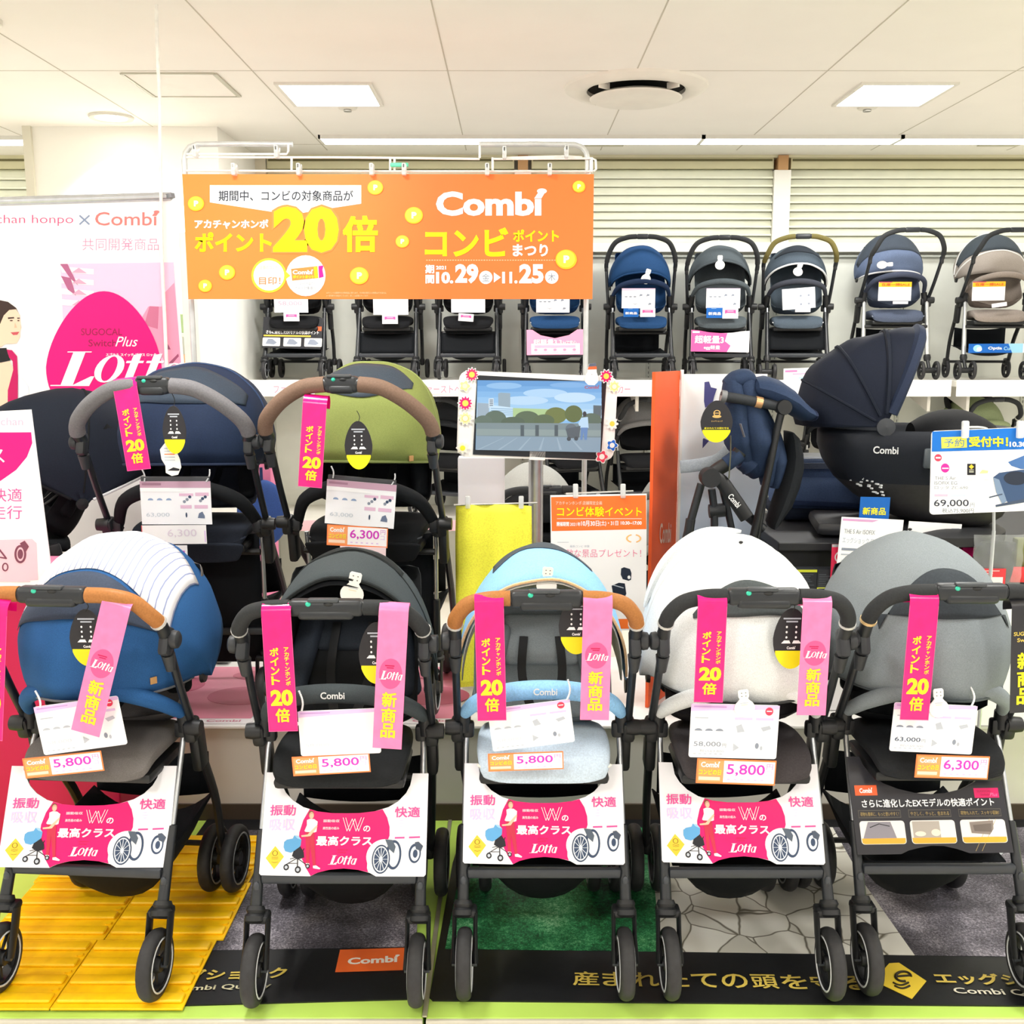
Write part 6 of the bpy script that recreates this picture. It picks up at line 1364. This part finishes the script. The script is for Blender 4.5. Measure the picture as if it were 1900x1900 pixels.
p.poly([(1150, 1705), (1200, 1685), (1240, 1690), (1250, 1760), (1225, 1810), (1190, 1800), (1160, 1760)], M('#222a3a', .4, 'print'), 1, True); p.line([(1160, 1700), (1230, 1720)], 6, GRYL, 2, True)
p.crop(800, 1000, .27368); p.poly([(1000, 545), (1452, 540), (1455, 606), (1000, 612)], M('#fb7a34', .35, 'print'), 1, True)
po = p.done(); T = p.T.inverted()
for x in (1068, 1156): G().box(T @ P(x, 911, DP-.004), (.018, .05, .014), None, .004).build('clip', CLEAR, po)
G().tube([T @ P(1050, 916, DP+.006), T @ P(1175, 911, DP+.006)], .003, 8).build('hanger_wire', M('#d9dcdc', .3, 'brushed', .6), po)
c = P(1110, 916, DP+.02); G().tube([T @ c, T @ Vector((c.x, c.y+.02, PT+.006))], .007, 8).build('stand_pole', M('#c9cccc', .3, 'brushed', .6), po)
# ---- strollers on the floor behind the screen
LG = M('#a7a9a6', .8, 'fabric')
stroller('stroller', 'black stroller with pale grey hood on the floor behind the screen pole', (XC(1012, 4.95, .8), 4.95, -.078), math.radians(8), fr(grip=BLKGRIP, bumper_mat=BLKF, seat_mat=BLKF, bumper_logo=False, hood=dict(h=Hood(.38, .74, .24, lambda f: .38, 20, 150, seed=31), sections=[(20, 150, BLKF, 'hood', 0)], windows=[(48, 110, 20, 160, (6, -4), LG, 'grey_panel')])))
stroller('stroller', 'stone grey stroller on the floor behind the orange display panel', (XC(1262, 4.75, .8), 4.75, -.078), math.radians(-10), fr(grip=M('#5a5a58', .7, 'fabric'), bumper_mat=M('#8f8f8c', .8, 'melange'), seat_mat=BLKF, bumper_logo=False, hood=dict(h=Hood(.36, .735, hw_, hR, 4, 150, seed=33), sections=[(4, 150, M('#8f8f8c', .8, 'melange'), 'hood', 0)])))

# ---- goods glimpsed between the navy and the olive stroller
c = P(492, 952, 5.2)
tag(G().box((c.x, 5.2, (c.z+.30-.08)/2), (.10, .12, c.z+.30+.08), None, .004).build('pink_carton', M('#f08db4', .45, 'print'), sm=0), 'tall pink carton glimpsed between the navy and the olive stroller', 'carton')
c = P(505, 930, 5.085); e = empty('round_bag', c, 0, 'round blue fabric bag glimpsed behind the right side of the navy stroller', 'bag')
G().ell((-.05, 0, -.06), (.13, .05, .17), 20, 14).build('bag_body', M('#2f4a86', .75, 'fabric'), e); G().tube([(-.05, 0, .10), (-.05, .0, .17)], .008, 8).build('bag_loop', M('#22345e', .75, 'fabric'), e)
# ================================================================== RIGHT: DISPLAY PANEL, FOLDED STROLLER, CAR SEAT, SIGNS
PT2 = PT+.002
# ---- orange wing panel with picture board
wn = empty('display_stand', (XC(1250, 3.68, 1.0), 3.70, PT2), 0, 'orange side wing and pale blue picture board behind the folded stroller', 'display panel'); ow = Vector(wn.location)
def slab(A, B, zt, th, name, mat, back=(0, 1, 0)):
    A, B = Vector(A), Vector(B); n = Vector((-(B-A).y, (B-A).x, 0)).normalized()*th
    g = G(); V = [A, B, B+n, A+n]; g.add([Vector((v.x, v.y, z))-ow for z in (PT2, zt) for v in V], [[0, 1, 2, 3], [4, 5, 6, 7], [0, 1, 5, 4], [1, 2, 6, 5], [2, 3, 7, 6], [3, 0, 4, 7]]); return g.build(name, mat, wn, sm=0)
a1, a2, a3 = P(1216, 697, 3.56), P(1262, 688, 3.74), P(1424, 697, 3.76)
ztw = a2.z
wo = slab(a1, a2, ztw, .012, 'orange_wing', M('#f4622e', .4, 'print'))
slab(a2+Vector((.004, -.006, 0)), a2+Vector((.013, -.004, 0)), ztw+.004, .01, 'white_edge', M('#f6f4f2', .4, 'print'))
po_ = slab(a2+Vector((.013, 0, 0)), a3, ztw-.012, .012, 'picture_board', gradmat([(0, '#a9c3e4'), (.45, '#bcd2ee'), (.8, '#eef3f9'), (1, '#fbfbfb')], 2))
# wordmark running up the wing
q = Panel('x', None, None, P(1246, 968, 3.62), P(1246, 968, 3.62)+Vector((0, 0, -.001)), P(1220, 968, 3.6), M('#f4622e'), .0001); bpy.data.objects.remove(q.o)
U_ = (Vector((a2.x, a2.y, 0))-Vector((a1.x, a1.y, 0))).normalized(); Nn_ = Vector((U_.y, -U_.x, 0)); ce = lerp(a1, a2, .52); V, Fc = glyphs('Combi', .02); g = G(); hz = P(1232, 990, 3.64).z
for x, y in V: g.v.append(Vector((ce.x, ce.y, hz))+U_*((x-.5)*.10)+Vector((0, 0, (.5-y)*.075-(x-.5)*.012))+Nn_*.003-ow)
g.f = Fc; g.mi = [0]*len(Fc); g.build('lettering', M('#f0c2b0', .4, 'print'), wo, sm=0)
g = G()
for pts in ([(525, 450), (560, 445), (575, 490), (620, 500), (600, 560), (590, 600), (530, 650), (520, 590), (440, 560), (430, 525), (520, 520)], [(345, 1040), (430, 960), (520, 880), (560, 900), (440, 1040)]):
    ps = [P(1180+x*.2421, 600+y*.2421, 3.745)-ow for x, y in pts]; g = G(); g.add(ps, [list(range(len(ps)))])
    g.build('printed_shape', M('#4f4f86', .4, 'print'), po_, sm=0)
# ---- folded stroller
DF = 3.50
def C6(x, y, d=DF): return P(1180+x*.2421, 600+y*.2421, d)
fs = empty('folded_stroller', (C6(700, 1690).x, DF, PT2), 0, 'navy folded stroller with black frame standing beside the orange panel', 'stroller'); of = Vector(fs.location)
L6 = lambda *pp, d=DF: [C6(x, y, d)-of for x, y in pp]
NV = M('#293853', .75, 'fabric')
def ft(name, pts, r, mat, d=DF, n=12, ry=None, par=None, k=5): return G().tube(catmull(L6(*pts, d=d), k), r, n, ry=ry).build(name, mat, par or fs)
h = ft('handlebar', [(650, 560), (800, 580), (1125, 640)], .017, M('#34373b', .6, 'fabric'), DF-.06)
G().lathe([(0, -.03), (.024, -.03), (.026, -.02), (.026, .02), (.024, .03), (0, .03)], C6(1125, 640, DF-.06)-of, (0, 1, 0), 22).build('handle_joint', BLK, h)
ft('end_cap', [(650, 557), (690, 565)], .021, M('#77797c', .4, 'plastic'), DF-.06, par=h); ft('gold_tape', [(915, 600), (965, 610)], .0195, M('#d8a878', .25, 'brushed', .5), DF-.06, par=h)
ft('main_rail', [(1115, 680), (1080, 820), (1010, 1160), (930, 1500), (860, 1800)], .012, BLK, DF-.055, ry=.021)
ft('inner_rail', [(1010, 1160), (940, 1560), (900, 1800)], .012, FRAME, DF-.03, ry=.018)
# fabric: folds of the draped hood and seat
fold = None
for pts, r in (([(740, 430), (760, 640), (790, 900), (880, 1150)], [.030, .050, .050, .018]), ([(830, 415), (870, 640), (930, 900), (930, 1170)], [.030, .050, .060, .02]), ([(900, 560), (960, 760), (1010, 960), (1000, 1240)], [.02, .04, .045, .02]), ([(690, 480), (760, 440), (840, 425), (880, 470)], [.022, .034, .034, .022]),
               ([(800, 1050), (880, 1090), (930, 1170)], [.03, .04, .02]), ([(1060, 840), (1080, 1050), (1060, 1260)], [.02, .035, .016])):
    c = catmull(L6(*pts, d=DF+.02), 6); n = len(c); m = len(r)-1; rr = [lerp(r[min(int(i/(n-1)*m), m-1)], r[min(int(i/(n-1)*m), m-1)+1], i/(n-1)*m-min(int(i/(n-1)*m), m-1)) for i in range(n)]
    o_ = G().tube(c, [x*1.6 for x in rr], 16, ry=rr, up=(1, 0, 0)).build('fabric_fold' if fold else 'seat_fabric', NV, fold or fs); fold = fold or o_
rings = []
for i, (x, yt, yb, dp) in enumerate(((860, 470, 520, .03), (900, 415, 560, .09), (980, 400, 610, .11), (1080, 430, 660, .12), (1180, 500, 700, .12), (1260, 590, 745, .12), (1320, 650, 740, .11), (1335, 675, 700, .10))):
    t_, b_ = C6(x, yt, DF+.03)-of, C6(x, yb, DF+.03)-of; c = (t_+b_)/2; hh = (t_-b_).length/2
    rings.append([c+Vector((0, dp*math.cos(a), hh*math.sin(a))) for a in [2*PI*k/18 for k in range(18)]])
ho = G().loft(rings).build('hood', NV, fs); G().tube([q for q in rings[-2]], .004, 6, closed=True).build('hood_edge', M('#182440', .7), ho)
ft('grey_label', [(800, 770), (830, 870)], .003, M('#70747c', .5), DF-.075, ry=.013, par=fold)
# arm with wordmark, lower links
ar = ft('armrest', [(545, 1180), (640, 1200), (720, 1300), (850, 1490)], .013, BLK, DF-.10, ry=.024); G().lathe([(0, -.03), (.032, -.03), (.034, 0), (.032, .03), (0, .03)], C6(565, 1180, DF-.09)-of, (0, 1, 0), 22).build('arm_joint', BLK, ar)
V, Fc = glyphs('Combi', .02); A_, B_ = C6(722, 1312, DF-.128), C6(795, 1400, DF-.128); d_ = (B_-A_); pn = Vector((d_.z, 0, -d_.x)).normalized(); g = G(); g.add([A_+d_*x+pn*(.008-.02*y)*-1-of for x, y in V], Fc); g.build('lettering', M('#e9eaea', .4, 'print'), ar, sm=0)
ft('bumper_bar', [(560, 1170), (640, 1110), (740, 1050), (800, 980)], .024, BLK, DF-.08); ft('bumper_fabric', [(690, 1080), (800, 1000)], .026, NV, DF-.08)
for pts, r in (([(500, 1230), (430, 1480), (370, 1700)], .014), ([(580, 1270), (600, 1460), (600, 1800)], .013), ([(660, 1260), (700, 1420), (760, 1700)], .012), ([(420, 1500), (380, 1760)], .017), ([(560, 1440), (680, 1430)], .02), ([(860, 1480), (980, 1580)], .014)): ft('frame_link', pts, r, FRAME, DF-.02, ry=r*1.2)
ft('seat_strap', [(340, 1100), (480, 1085), (620, 1050), (710, 975)], .004, M('#8f949c', .6, 'fabric'), DF-.03, ry=.022)
ft('tag_strap', [(725, 860), (725, 1000), (712, 1190)], .002, M('#5e5f50', .6, 'fabric'), DF-.11, ry=.006)
rings = []
for x0_, x1_, y in ((1150, 1190, 830), (1140, 1245, 880), (1140, 1275, 1000), (1120, 1280, 1110), (1080, 1250, 1250), (1030, 1190, 1400), (1000, 1100, 1520), (1020, 1050, 1560)):
    a_, b_ = C6(x0_, y, DF+.02)-of, C6(x1_, y, DF+.02)-of; c = (a_+b_)/2; w_ = (b_-a_).length/2; rings.append([c+Vector((w_*math.cos(t), .06*math.sin(t), 0)) for t in [2*PI*k/14 for k in range(14)]])
G().loft(rings).build('seat_back_bag', M('#1d2024', .8, 'fabric'), fs)
g = G()
for x in (480, 880):
    pass
for x, r in ((420, .055), (620, .05), (840, .06)):
    c = C6(x, 1690); G().lathe([(0, -.015), (.05, -.018), (.058, -.01), (.058, .01), (.05, .018), (0, .015)], Vector((c.x, DF, PT2+.06))-of, (1, .3, 0), 20).build('wheel', RUB, fs)
    G().tube([Vector((c.x, DF, PT2+.06))-of, Vector((c.x, DF-.01, c.z+.02))-of], .011, 8).build('leg', FRAME, fs)
egg_tag('black and yellow egg tag with gold emblem on the folded stroller', 1331, 743, 821, 60, DF-.12, bar=C6(640, 590, DF-.07), back=True, group=None)
# ---- display table
xt0, xt1 = XC(1438, 3.5, 1.0), 2.55
tb = empty('display_table', ((xt0+xt1)/2, 3.80, PT2), 0, 'black topped white display table under the car seat', 'table'); zt4 = .985-PT2
G().box((0, 0, zt4-.015), (xt1-xt0, .70, .03), None, .004).build('top', M('#1b1c20', .5, 'plastic'), tb, sm=0); G().box((0, .01, zt4-.12), (xt1-xt0-.02, .66, .18)).build('apron', M('#17181b', .6, 'plastic'), tb, sm=0); G().box((0, .03, (zt4-.21)/2), (xt1-xt0-.03, .6, zt4-.21), None, .004).build('cabinet', M('#efeef0', .45, 'paint'), tb, sm=0)
ZT = PT2+zt4
# ---- navy carry cot
def C7(x, y, d): return P(1450+x*.28427, 600+y*.28427, d)
ct = empty('carry_cot', (XC(1530, 3.96, 1.1), 3.99, ZT+.002), 0, 'navy padded carry cot between the folded stroller and the car seat', 'carry cot')
NV2 = M('#46577a', .75, 'fabric'); zc4 = lambda y: P(1530, y, 3.86).z-ZT-.002
b0_ = G().box((0, 0, .035), (.39, .26, .066), (0, 0, .05), .03, 4).build('base_pad', M('#1a2030', .8, 'fabric'), ct)
G().box((0, -.02, .095), (.39, .25, .13), (-.1, .03, .05), .05, 4).build('front_pad', NV2, ct); G().box((.005, .02, zc4(893)), (.37, .24, .13), (-.25, 0, .05), .04, 4).build('upper_pad', NV2, ct)
G().box((.0, .03, zc4(858)), (.35, .2, .022), (0, 0, .05), .008).build('top_rim', M('#2a2f36', .5, 'plastic'), ct); G().box((0, -.10, zc4(866)), (.34, .006, .022), (0, 0, .05)).build('zip_band', M('#5b6274', .7, 'fabric'), ct)
G().box((-.02, -.15, .07), (.3, .012, .02), (0, .05, .05), .004).build('fold_seam', M('#1d2a48', .7, 'fabric'), ct)
# ---- car seat
DS = 3.62; cs_x = XC(1690, DS, 1.2); cs = empty('car_seat', (cs_x, DS, ZT+.002), math.radians(80), 'black and navy rotating child car seat with raised hood', 'car seat'); Zl = lambda y: P(1690, y, DS).z-ZT-.002
HB_ = M('#141a29', .75, 'fabric'); SH_ = M('#171b23', .6, 'fabric'); SHL = M('#232225', .55, 'rubber')
hp = P(1646, 790, DS-.1); py_ = -(hp.x-cs_x); hz = hp.z-ZT
hd = Hood(py_, hz, .205, lambda f: .30+.05*max(0, (100-f)/30)-.02*max(0, (f-140)/30), 68, 182, e=.75, wr=.007, seed=3)
ho = hd.patch(68, 182, 0, 180, 24, 34).build('hood', HB_, cs, sm=60, solid=.003); hd.rim(69, .021, -.005).build('hood_visor', M('#222b40', .75, 'fabric'), ho)
for f, r in ((88, .009), (118, .006), (150, .005)): hd.rim(f, r, .002).build('hood_rib', M('#151b28', .75, 'fabric'), ho)
G().lathe([(0, -.0), (.03, .0), (.03, .012), (0, .016)], (-.205, py_, hz), (-1, 0, 0), 20).build('hood_hinge', M('#33363c', .5, 'plastic'), ho)
rings = []
for y, l0, l1, hw in ((960, -.02, .26, .16), (945, -.10, .30, .19), (915, -.20, .33, .21), (885, -.265, .35, .222), (855, -.305, .355, .228), (825, -.325, .355, .23), (800, -.325, .35, .226), (792, -.30, .34, .21), (800, -.27, .31, .18), (830, -.22, .28, .15)):
    rings.append([Vector((hw*math.copysign(abs(math.sin(t))**.7, math.sin(t)), -((l0+l1)/2+(l1-l0)/2*math.copysign(abs(math.cos(t))**.75, math.cos(t))), Zl(y))) for t in [2*PI*k/40 for k in range(40)]])
sh = G().loft(rings[:4]).build('lower_shell', SHL, cs, sm=60); up = G().loft(rings[3:]).build('upper_shell', SH_, cs, sm=60)
V, Fc = glyphs('Combi', .02); g = G(); T = cs.matrix_basis
o_ = -.231
def shell_side(x): return o_
g.add([(-.233*max(.2, 1-(abs((C7(545+145*x, 790, DS).x-cs_x)-.015)/.342)**2.67)**.35-.0015, -(C7(545+145*x, 790, DS).x-cs_x), Zl(P(1625, 600+(768+46*y)*.28427, DS).z*0+600+(768+46*y)*.28427)) for x, y in V], Fc); wm = g.build('lettering', M('#d4d6d8', .4, 'print'), up, sm=0)
# mesh dots on the lower shell
g = G(); rn = random.Random(5)
for i in range(26):
    a_, b_ = rn.random(), rn.random(); lx = -.225+.10*a_; zz = Zl(866+20*b_+22*a_)
    hwz = .222*max(.1, 1-(abs(lx-.04)/.30)**2.67)**.35*.985; g.box((-hwz-.004, -lx, zz), (.012, .006, .005), (0, 0, .4))
g.build('mesh_dots', M('#c9ccce', .4, 'print'), sh, sm=0)
G().box((-.226, -.045, Zl(838)), (.02, .11, .07), None, .012).build('side_grip', M('#4e555b', .35, 'plastic'), up); G().box((-.234, -.055, Zl(848)), (.012, .085, .022), None, .006).build('grip_slot', M('#101114', .5, 'plastic'), up)
rings = []
for i in range(9):
    u = i/8; rings.append([Vector((.17*math.cos(t)*math.sin(PI*(.12+.76*u))**.6, -.02-.27*u+.03, Zl(800)+(.10*math.sin(PI*(.12+.76*u))**.7)*max(0, math.sin(t))-.02)) for t in [2*PI*k/20 for k in range(20)]])
G().loft(rings).build('seat_cushion', M('#1a1b1e', .8, 'fabric'), cs)
G().lathe([(0, 0), (.25, 0), (.25, .03), (.21, .055), (0, .055)], (0, -.07, .0), (0, 0, 1), 36).build('turntable_base', M('#17181b', .5, 'plastic'), cs); G().box((0, .22, .03), (.30, .22, .05), None, .02).build('base_arm', M('#2a2b2f', .5, 'plastic'), cs)
# ---- pre-order sign
p = Panel('preorder_sign', 'white sign with blue header and car seat picture at the right edge', 'sign board', *quadp((1729, 800), (1972, 790), (1727, 955), 3.20), M('#fbfafb', .35, 'print'), .005, rad=.012); p.crop(1450, 600, .28427)
BH = M('#1a72cf', .35, 'print'); p.poly([(984, 706), (1830, 670), (1830, 815), (981, 838)], BH, 1, True); p.poly([(1042, 744), (1208, 738), (1210, 810), (1044, 816)], M('#f2e65a', .35, 'print'), 2, True)
p.text('予約', 1060, 752, 1192, 806, M('#4a86b8', .4, 'print'), 3, True); p.text('受付中！', 1222, 738, 1478, 806, YELP, 3, True, bold=.045); p.text('10.30', 1487, 772, 1600, 806, WPR, 3, True, bold=.04); p.text('SAT', 1610, 775, 1700, 803, WPR, 3, True, bold=.04)
p.ell(1022, 877, 24, 24, REDP, 1, True); p.rect(1006, 872, 1038, 882, WPR, 2, True); p.poly([(1068+28*math.cos(t), 944+30*math.sin(t)) for t in [2*PI*i/20 for i in range(20)]], M('#ee2fa0', .35, 'print'), 1, True); p.rect(1048, 942, 1090, 950, WPR, 2, True)
p.rect(1212, 916, 1267, 990, DK, 1, True); p.poly([(1239, 920), (1256, 936), (1239, 952), (1222, 936)], M('#f0c63c', .35, 'print'), 2, True); p.rect(1224, 955, 1254, 959, M('#e8e2c8', .4, 'print'), 2, True); p.rect(1224, 966, 1254, 972, M('#e8e2c8', .4, 'print'), 2, True); p.poly([(1290, 980), (1310, 955), (1350, 962), (1345, 978)], M('#f4d49c', .35, 'print'), 1, True)
for y, x1_ in ((1018, 1238), (1018, 1345)): p.rect(x1_-25, y, x1_+8, y+4, GRYL, 1, True)
G9 = M('#8c929a', .4, 'print'); p.text('THE S Air', 1000, 998, 1138, 1021, G9, 2, True); p.text('ISOFIX EG', 998, 1030, 1146, 1053, G9, 2, True); p.text('ロッタ ZC-690', 998, 1060, 1216, 1083, G9, 2, True)
p.rect(998, 1115, 1085, 1130, M('#f3bfd6', .4, 'print'), 1, True); p.rect(1105, 1115, 1200, 1130, M('#cdeaf0', .4, 'print'), 1, True); p.text('69,000', 995, 1150, 1222, 1200, M('#2c3140', .4, 'print'), 2, True, bold=.005); p.text('円', 1230, 1170, 1260, 1200, GRY, 2, True); p.text('税込75,900円', 1048, 1206, 1254, 1238, M('#7b828e', .4, 'print'), 2, True)
CB = M('#3d5478', .4, 'print'); p.poly([(1478, 905), (1600, 855), (1700, 850), (1700, 960), (1560, 950), (1500, 930)], M('#4a72ac', .4, 'print'), 1, True); p.poly([(1380, 1005), (1420, 975), (1560, 955), (1700, 950), (1750, 1100), (1600, 1150), (1480, 1170), (1420, 1120)], CB, 2, True); p.poly([(1380, 1005), (1420, 1020), (1470, 1160), (1440, 1180), (1400, 1100)], M('#7d92ae', .4, 'print'), 3, True)
p.ell(1530, 1010, 80, 45, M('#2a3242', .4, 'print'), 3, True); p.poly([(1395, 1185), (1700, 1120), (1700, 1150), (1398, 1198)], M('#47546a', .4, 'print'), 3, True); p.poly([(1352, 1132), (1440, 1110), (1442, 1118), (1356, 1140)], M('#47546a', .4, 'print'), 3, True)
po = p.done(); T = p.T.inverted()
for x in (1791, 1893): G().box(T @ P(x, 797, 3.19), (.022, .055, .016), None, .005).build('clip', CLEAR, po)
g = G().tube(catmull([T @ P(x, y, 3.215) for x, y in ((1785, 794), (1822, 794), (1835, 805), (1843, 860), (1844, 990))], 4), .005, 8).tube([T @ P(1844, 985, 3.215), T @ Vector((P(1844, 985, 3.215).x, 3.215, PT2*0+.006))], .006, 8); g.build('stand_pole', M('#cfd3d4', .3, 'brushed', .6), po)
G().lathe([(0, .012), (.10, .010), (.105, 0), (0, 0)], T @ Vector((P(1844, 985, 3.215).x, 3.215, .004)), T.to_3x3() @ Vector((0, 0, 1)), 24).build('base_plate', M('#cfd3d4', .3, 'brushed', .6), po)
# ---- small signs at the table's front edge
def on_table(name, label, cat, c, d, mat, th=.003, **k): return Panel(name, label, cat, *quadp(*c, d), mat, th, **k)
p = on_table('new_item_card', 'small blue card with three yellow characters under the car seat', 'card', ((1597, 922), (1652, 923), (1593, 985)), 3.40, M('#1463b8', .35, 'print')); p.text('新商品', .10, .30, .88, .52, YELP, bold=.03); p.rect(.3, .68, .6, .76, M('#7ea9d6', .4, 'print'), 1); p.done()
p = on_table('info_card', 'white product card with grey lines in front of the car seat', 'card', ((1562, 959), (1677, 965), (1556, 1094)), 3.38, M('#fbfafc', .35, 'print')); p.poly([(.02, .02), (.6, .02), (.5, .05), (.02, .05)], M('#d9a3cf', .4, 'print'), 1); p.text('THE S Air ISOFIX', .06, .16, .56, .22, G9); p.text('エッグショック ロッタ ZC-690', .05, .27, .90, .35, M('#9aa8c0', .4, 'print'), bold=-.005); p.rect(.05, .42, .5, .455, GRY, 1)
for i in range(3): p.rect(.06+.3*i, .58, .30+.3*i, .74, M('#dfe3ea', .4, 'print'), 1); p.ell(.16+.3*i, .66, .05, .05, GRY, 2)
p.rect(.05, .5, .3, .52, GRYL, 1); p.rect(.05, .8, .5, .84, REDP, 1); p.done()
p = on_table('red_card', 'red and white card edge showing left of the white product card', 'card', ((1544, 1010), (1568, 1010), (1543, 1094)), 3.395, M('#e8365c', .35, 'print')); p.rect(0, 0, 1, .06, M('#b8bcc0', .4), 1); p.ring(.62, .28, .38, .12, .10, WPR, 1, wy=.03); p.done()
p = on_table('leaflet', 'white leaflet with a rose egg shape beside the product card', 'leaflet', ((1687, 967), (1785, 973), (1688, 1100)), 3.40, M('#fbfafb', .35, 'print')); p.crop(1450, 600, .28427)
p.poly([(1025+62*math.cos(t), 1530+(62 if math.sin(t) < 0 else 75)*math.sin(t)) for t in [2*PI*i/24 for i in range(24)]], M('#ee4a80', .35, 'print'), 1, True); p.lotta(985, 1550, 1082, 1580, WPR, 2, True); p.poly([(1032, 1415), (1110, 1415), (1112, 1490), (1085, 1508), (1035, 1480)], M('#8a98a8', .4, 'print'), 3, True); p.ell(1028, 1365, 12, 14, SKIN, 2, True); p.poly([(1010, 1380), (1040, 1378), (1045, 1420), (1005, 1430)], M('#fbe3e0', .4, 'print'), 2, True); p.poly([(945, 1380), (985, 1382), (990, 1420), (950, 1410)], M('#f6b8c4', .4, 'print'), 2, True); p.rect(1110, 1338, 1160, 1341, GRYL, 1, True); p.done()
tag(G().box(P(1795, 1060, 3.44), (.05, .02, .17), None, .002).build('magenta_box', M('#ee127c', .4, 'print')), 'narrow magenta box between the leaflet and the black pouch', 'box')
pc = empty('pouch_pack', P(1838, 1092, 3.36), 0, 'black cushion in a clear plastic pouch with a red label', 'packaged goods')
rings = []
for i in range(8):
    u = i/7; w = .07*(.75+.25*math.sin(PI*u))*(1 if u < .9 else .8); rings.append([Vector((w*math.copysign(abs(math.cos(t))**.6, math.cos(t)), .025*math.sin(t)*(.6+.4*math.sin(PI*u)), .005+.155*u)) for t in [2*PI*k/18 for k in range(18)]])
G().loft(rings).build('cushion', M('#232427', .8, 'fabric'), pc)
g = G(); rows = []
for i in range(12): rows.append([Vector((.082*(j/9*2-1), -.034+.004*math.sin(i*1.9+j*1.3)+.003*math.sin(i*.8-j*2.1), .19*i/11)) for j in range(10)])
g.grid(rows).build('clear_bag', M('#e9eef0', .08, 'plastic', alpha=.22), pc, sm=60)
q = Panel('red_label', None, None, P(1807, 1055, 3.318), P(1867, 1055, 3.318), P(1807, 1088, 3.318), M('#e04048', .35, 'print'), .001, part=True); q.rect(.08, .48, .92, .90, M('#fbf3f2', .4, 'print'), 1); q.rect(.12, .68, .5, .84, REDP, 2); q.rect(.06, .10, .8, .16, M('#f3b4b4', .4, 'print'), 1); q.rect(.06, .24, .6, .30, M('#f3b4b4', .4, 'print'), 1); q.done(); mw = q.o.matrix_world.copy(); q.o.parent = pc; q.o.matrix_local = Matrix.Translation(-Vector(pc.location)) @ mw
for lab, x, w, c2 in (('black box with yellow top stripe behind the white stroller', 1495, 38, '#c6cc3a'), ('black box with a yellow foot stripe beside the striped one, behind the grey stroller', 1531, 32, None)):
    a = P(x, 1104, 3.40); ww = w*3.5/1903; hh = P(x, 1057, 3.40).z-a.z
    p = Panel('accessory_box', lab, 'box', a+Vector((-ww/2, 0, hh)), a+Vector((ww/2, 0, hh)), a+Vector((-ww/2, 0, 0)), M('#2a2c31', .4, 'print'), .05, group='black accessory boxes')
    if c2: p.rect(0, 0, 1, .10, M(c2, .4, 'print'), 1)
    else: p.rect(.0, .70, .9, .76, M('#c6cc3a', .4, 'print'), 1)
    for i in range(10): p.rect(.08, .18+.07*i, .5+.4*rn.random(), .20+.07*i, M('#5a5e66', .4, 'print'), 1)
    p.done()
# ---- right edge: goods behind the black ribbon
p = Panel('drawing_poster', 'white poster with blue drawings behind the grey stroller at the right edge', 'poster', *quadp((1776, 1118), (1990, 1122), (1784, 1345), 3.36), M('#f6f5f8', .4, 'print'), .004); p.k = (0, 0, 1)
LBv = M('#b5d4f0', .4, 'print')
for pts in ([(1816, 1215), (1832, 1212), (1836, 1240), (1828, 1275), (1814, 1278), (1818, 1245)], [(1848, 1262), (1858, 1258), (1862, 1285), (1854, 1296), (1848, 1285)]): p.poly(pts, M('#7ea8d8', .4, 'print'), 2, True)
p.ell(1823, 1260, 18, 22, LBv, 1, True); p.poly([(1858, 1218), (1862, 1190), (1868, 1222), (1864, 1240), (1852, 1244)], M('#ecdf3a', .4, 'print'), 2, True); p.line([(1862, 1165), (1862, 1200)], 2, GRY, 1, True); p.poly([(1850, 1225), (1872, 1225), (1868, 1250), (1852, 1248)], M('#f2ea6a', .4, 'print'), 1, True); p.done()
tag(G().box(P(1893, 1066, 3.42), (.08, .03, .05), None, .004).build('red_package', M('#d8383c', .4, 'print')), 'red package at the right edge beside the pouch', 'package')
tag(G().box(P(1905, 1030, 3.46), (.09, .04, .12), None, .006).build('olive_package', M('#6b7040', .5, 'print')), 'olive green package at the right edge above the red package', 'package')
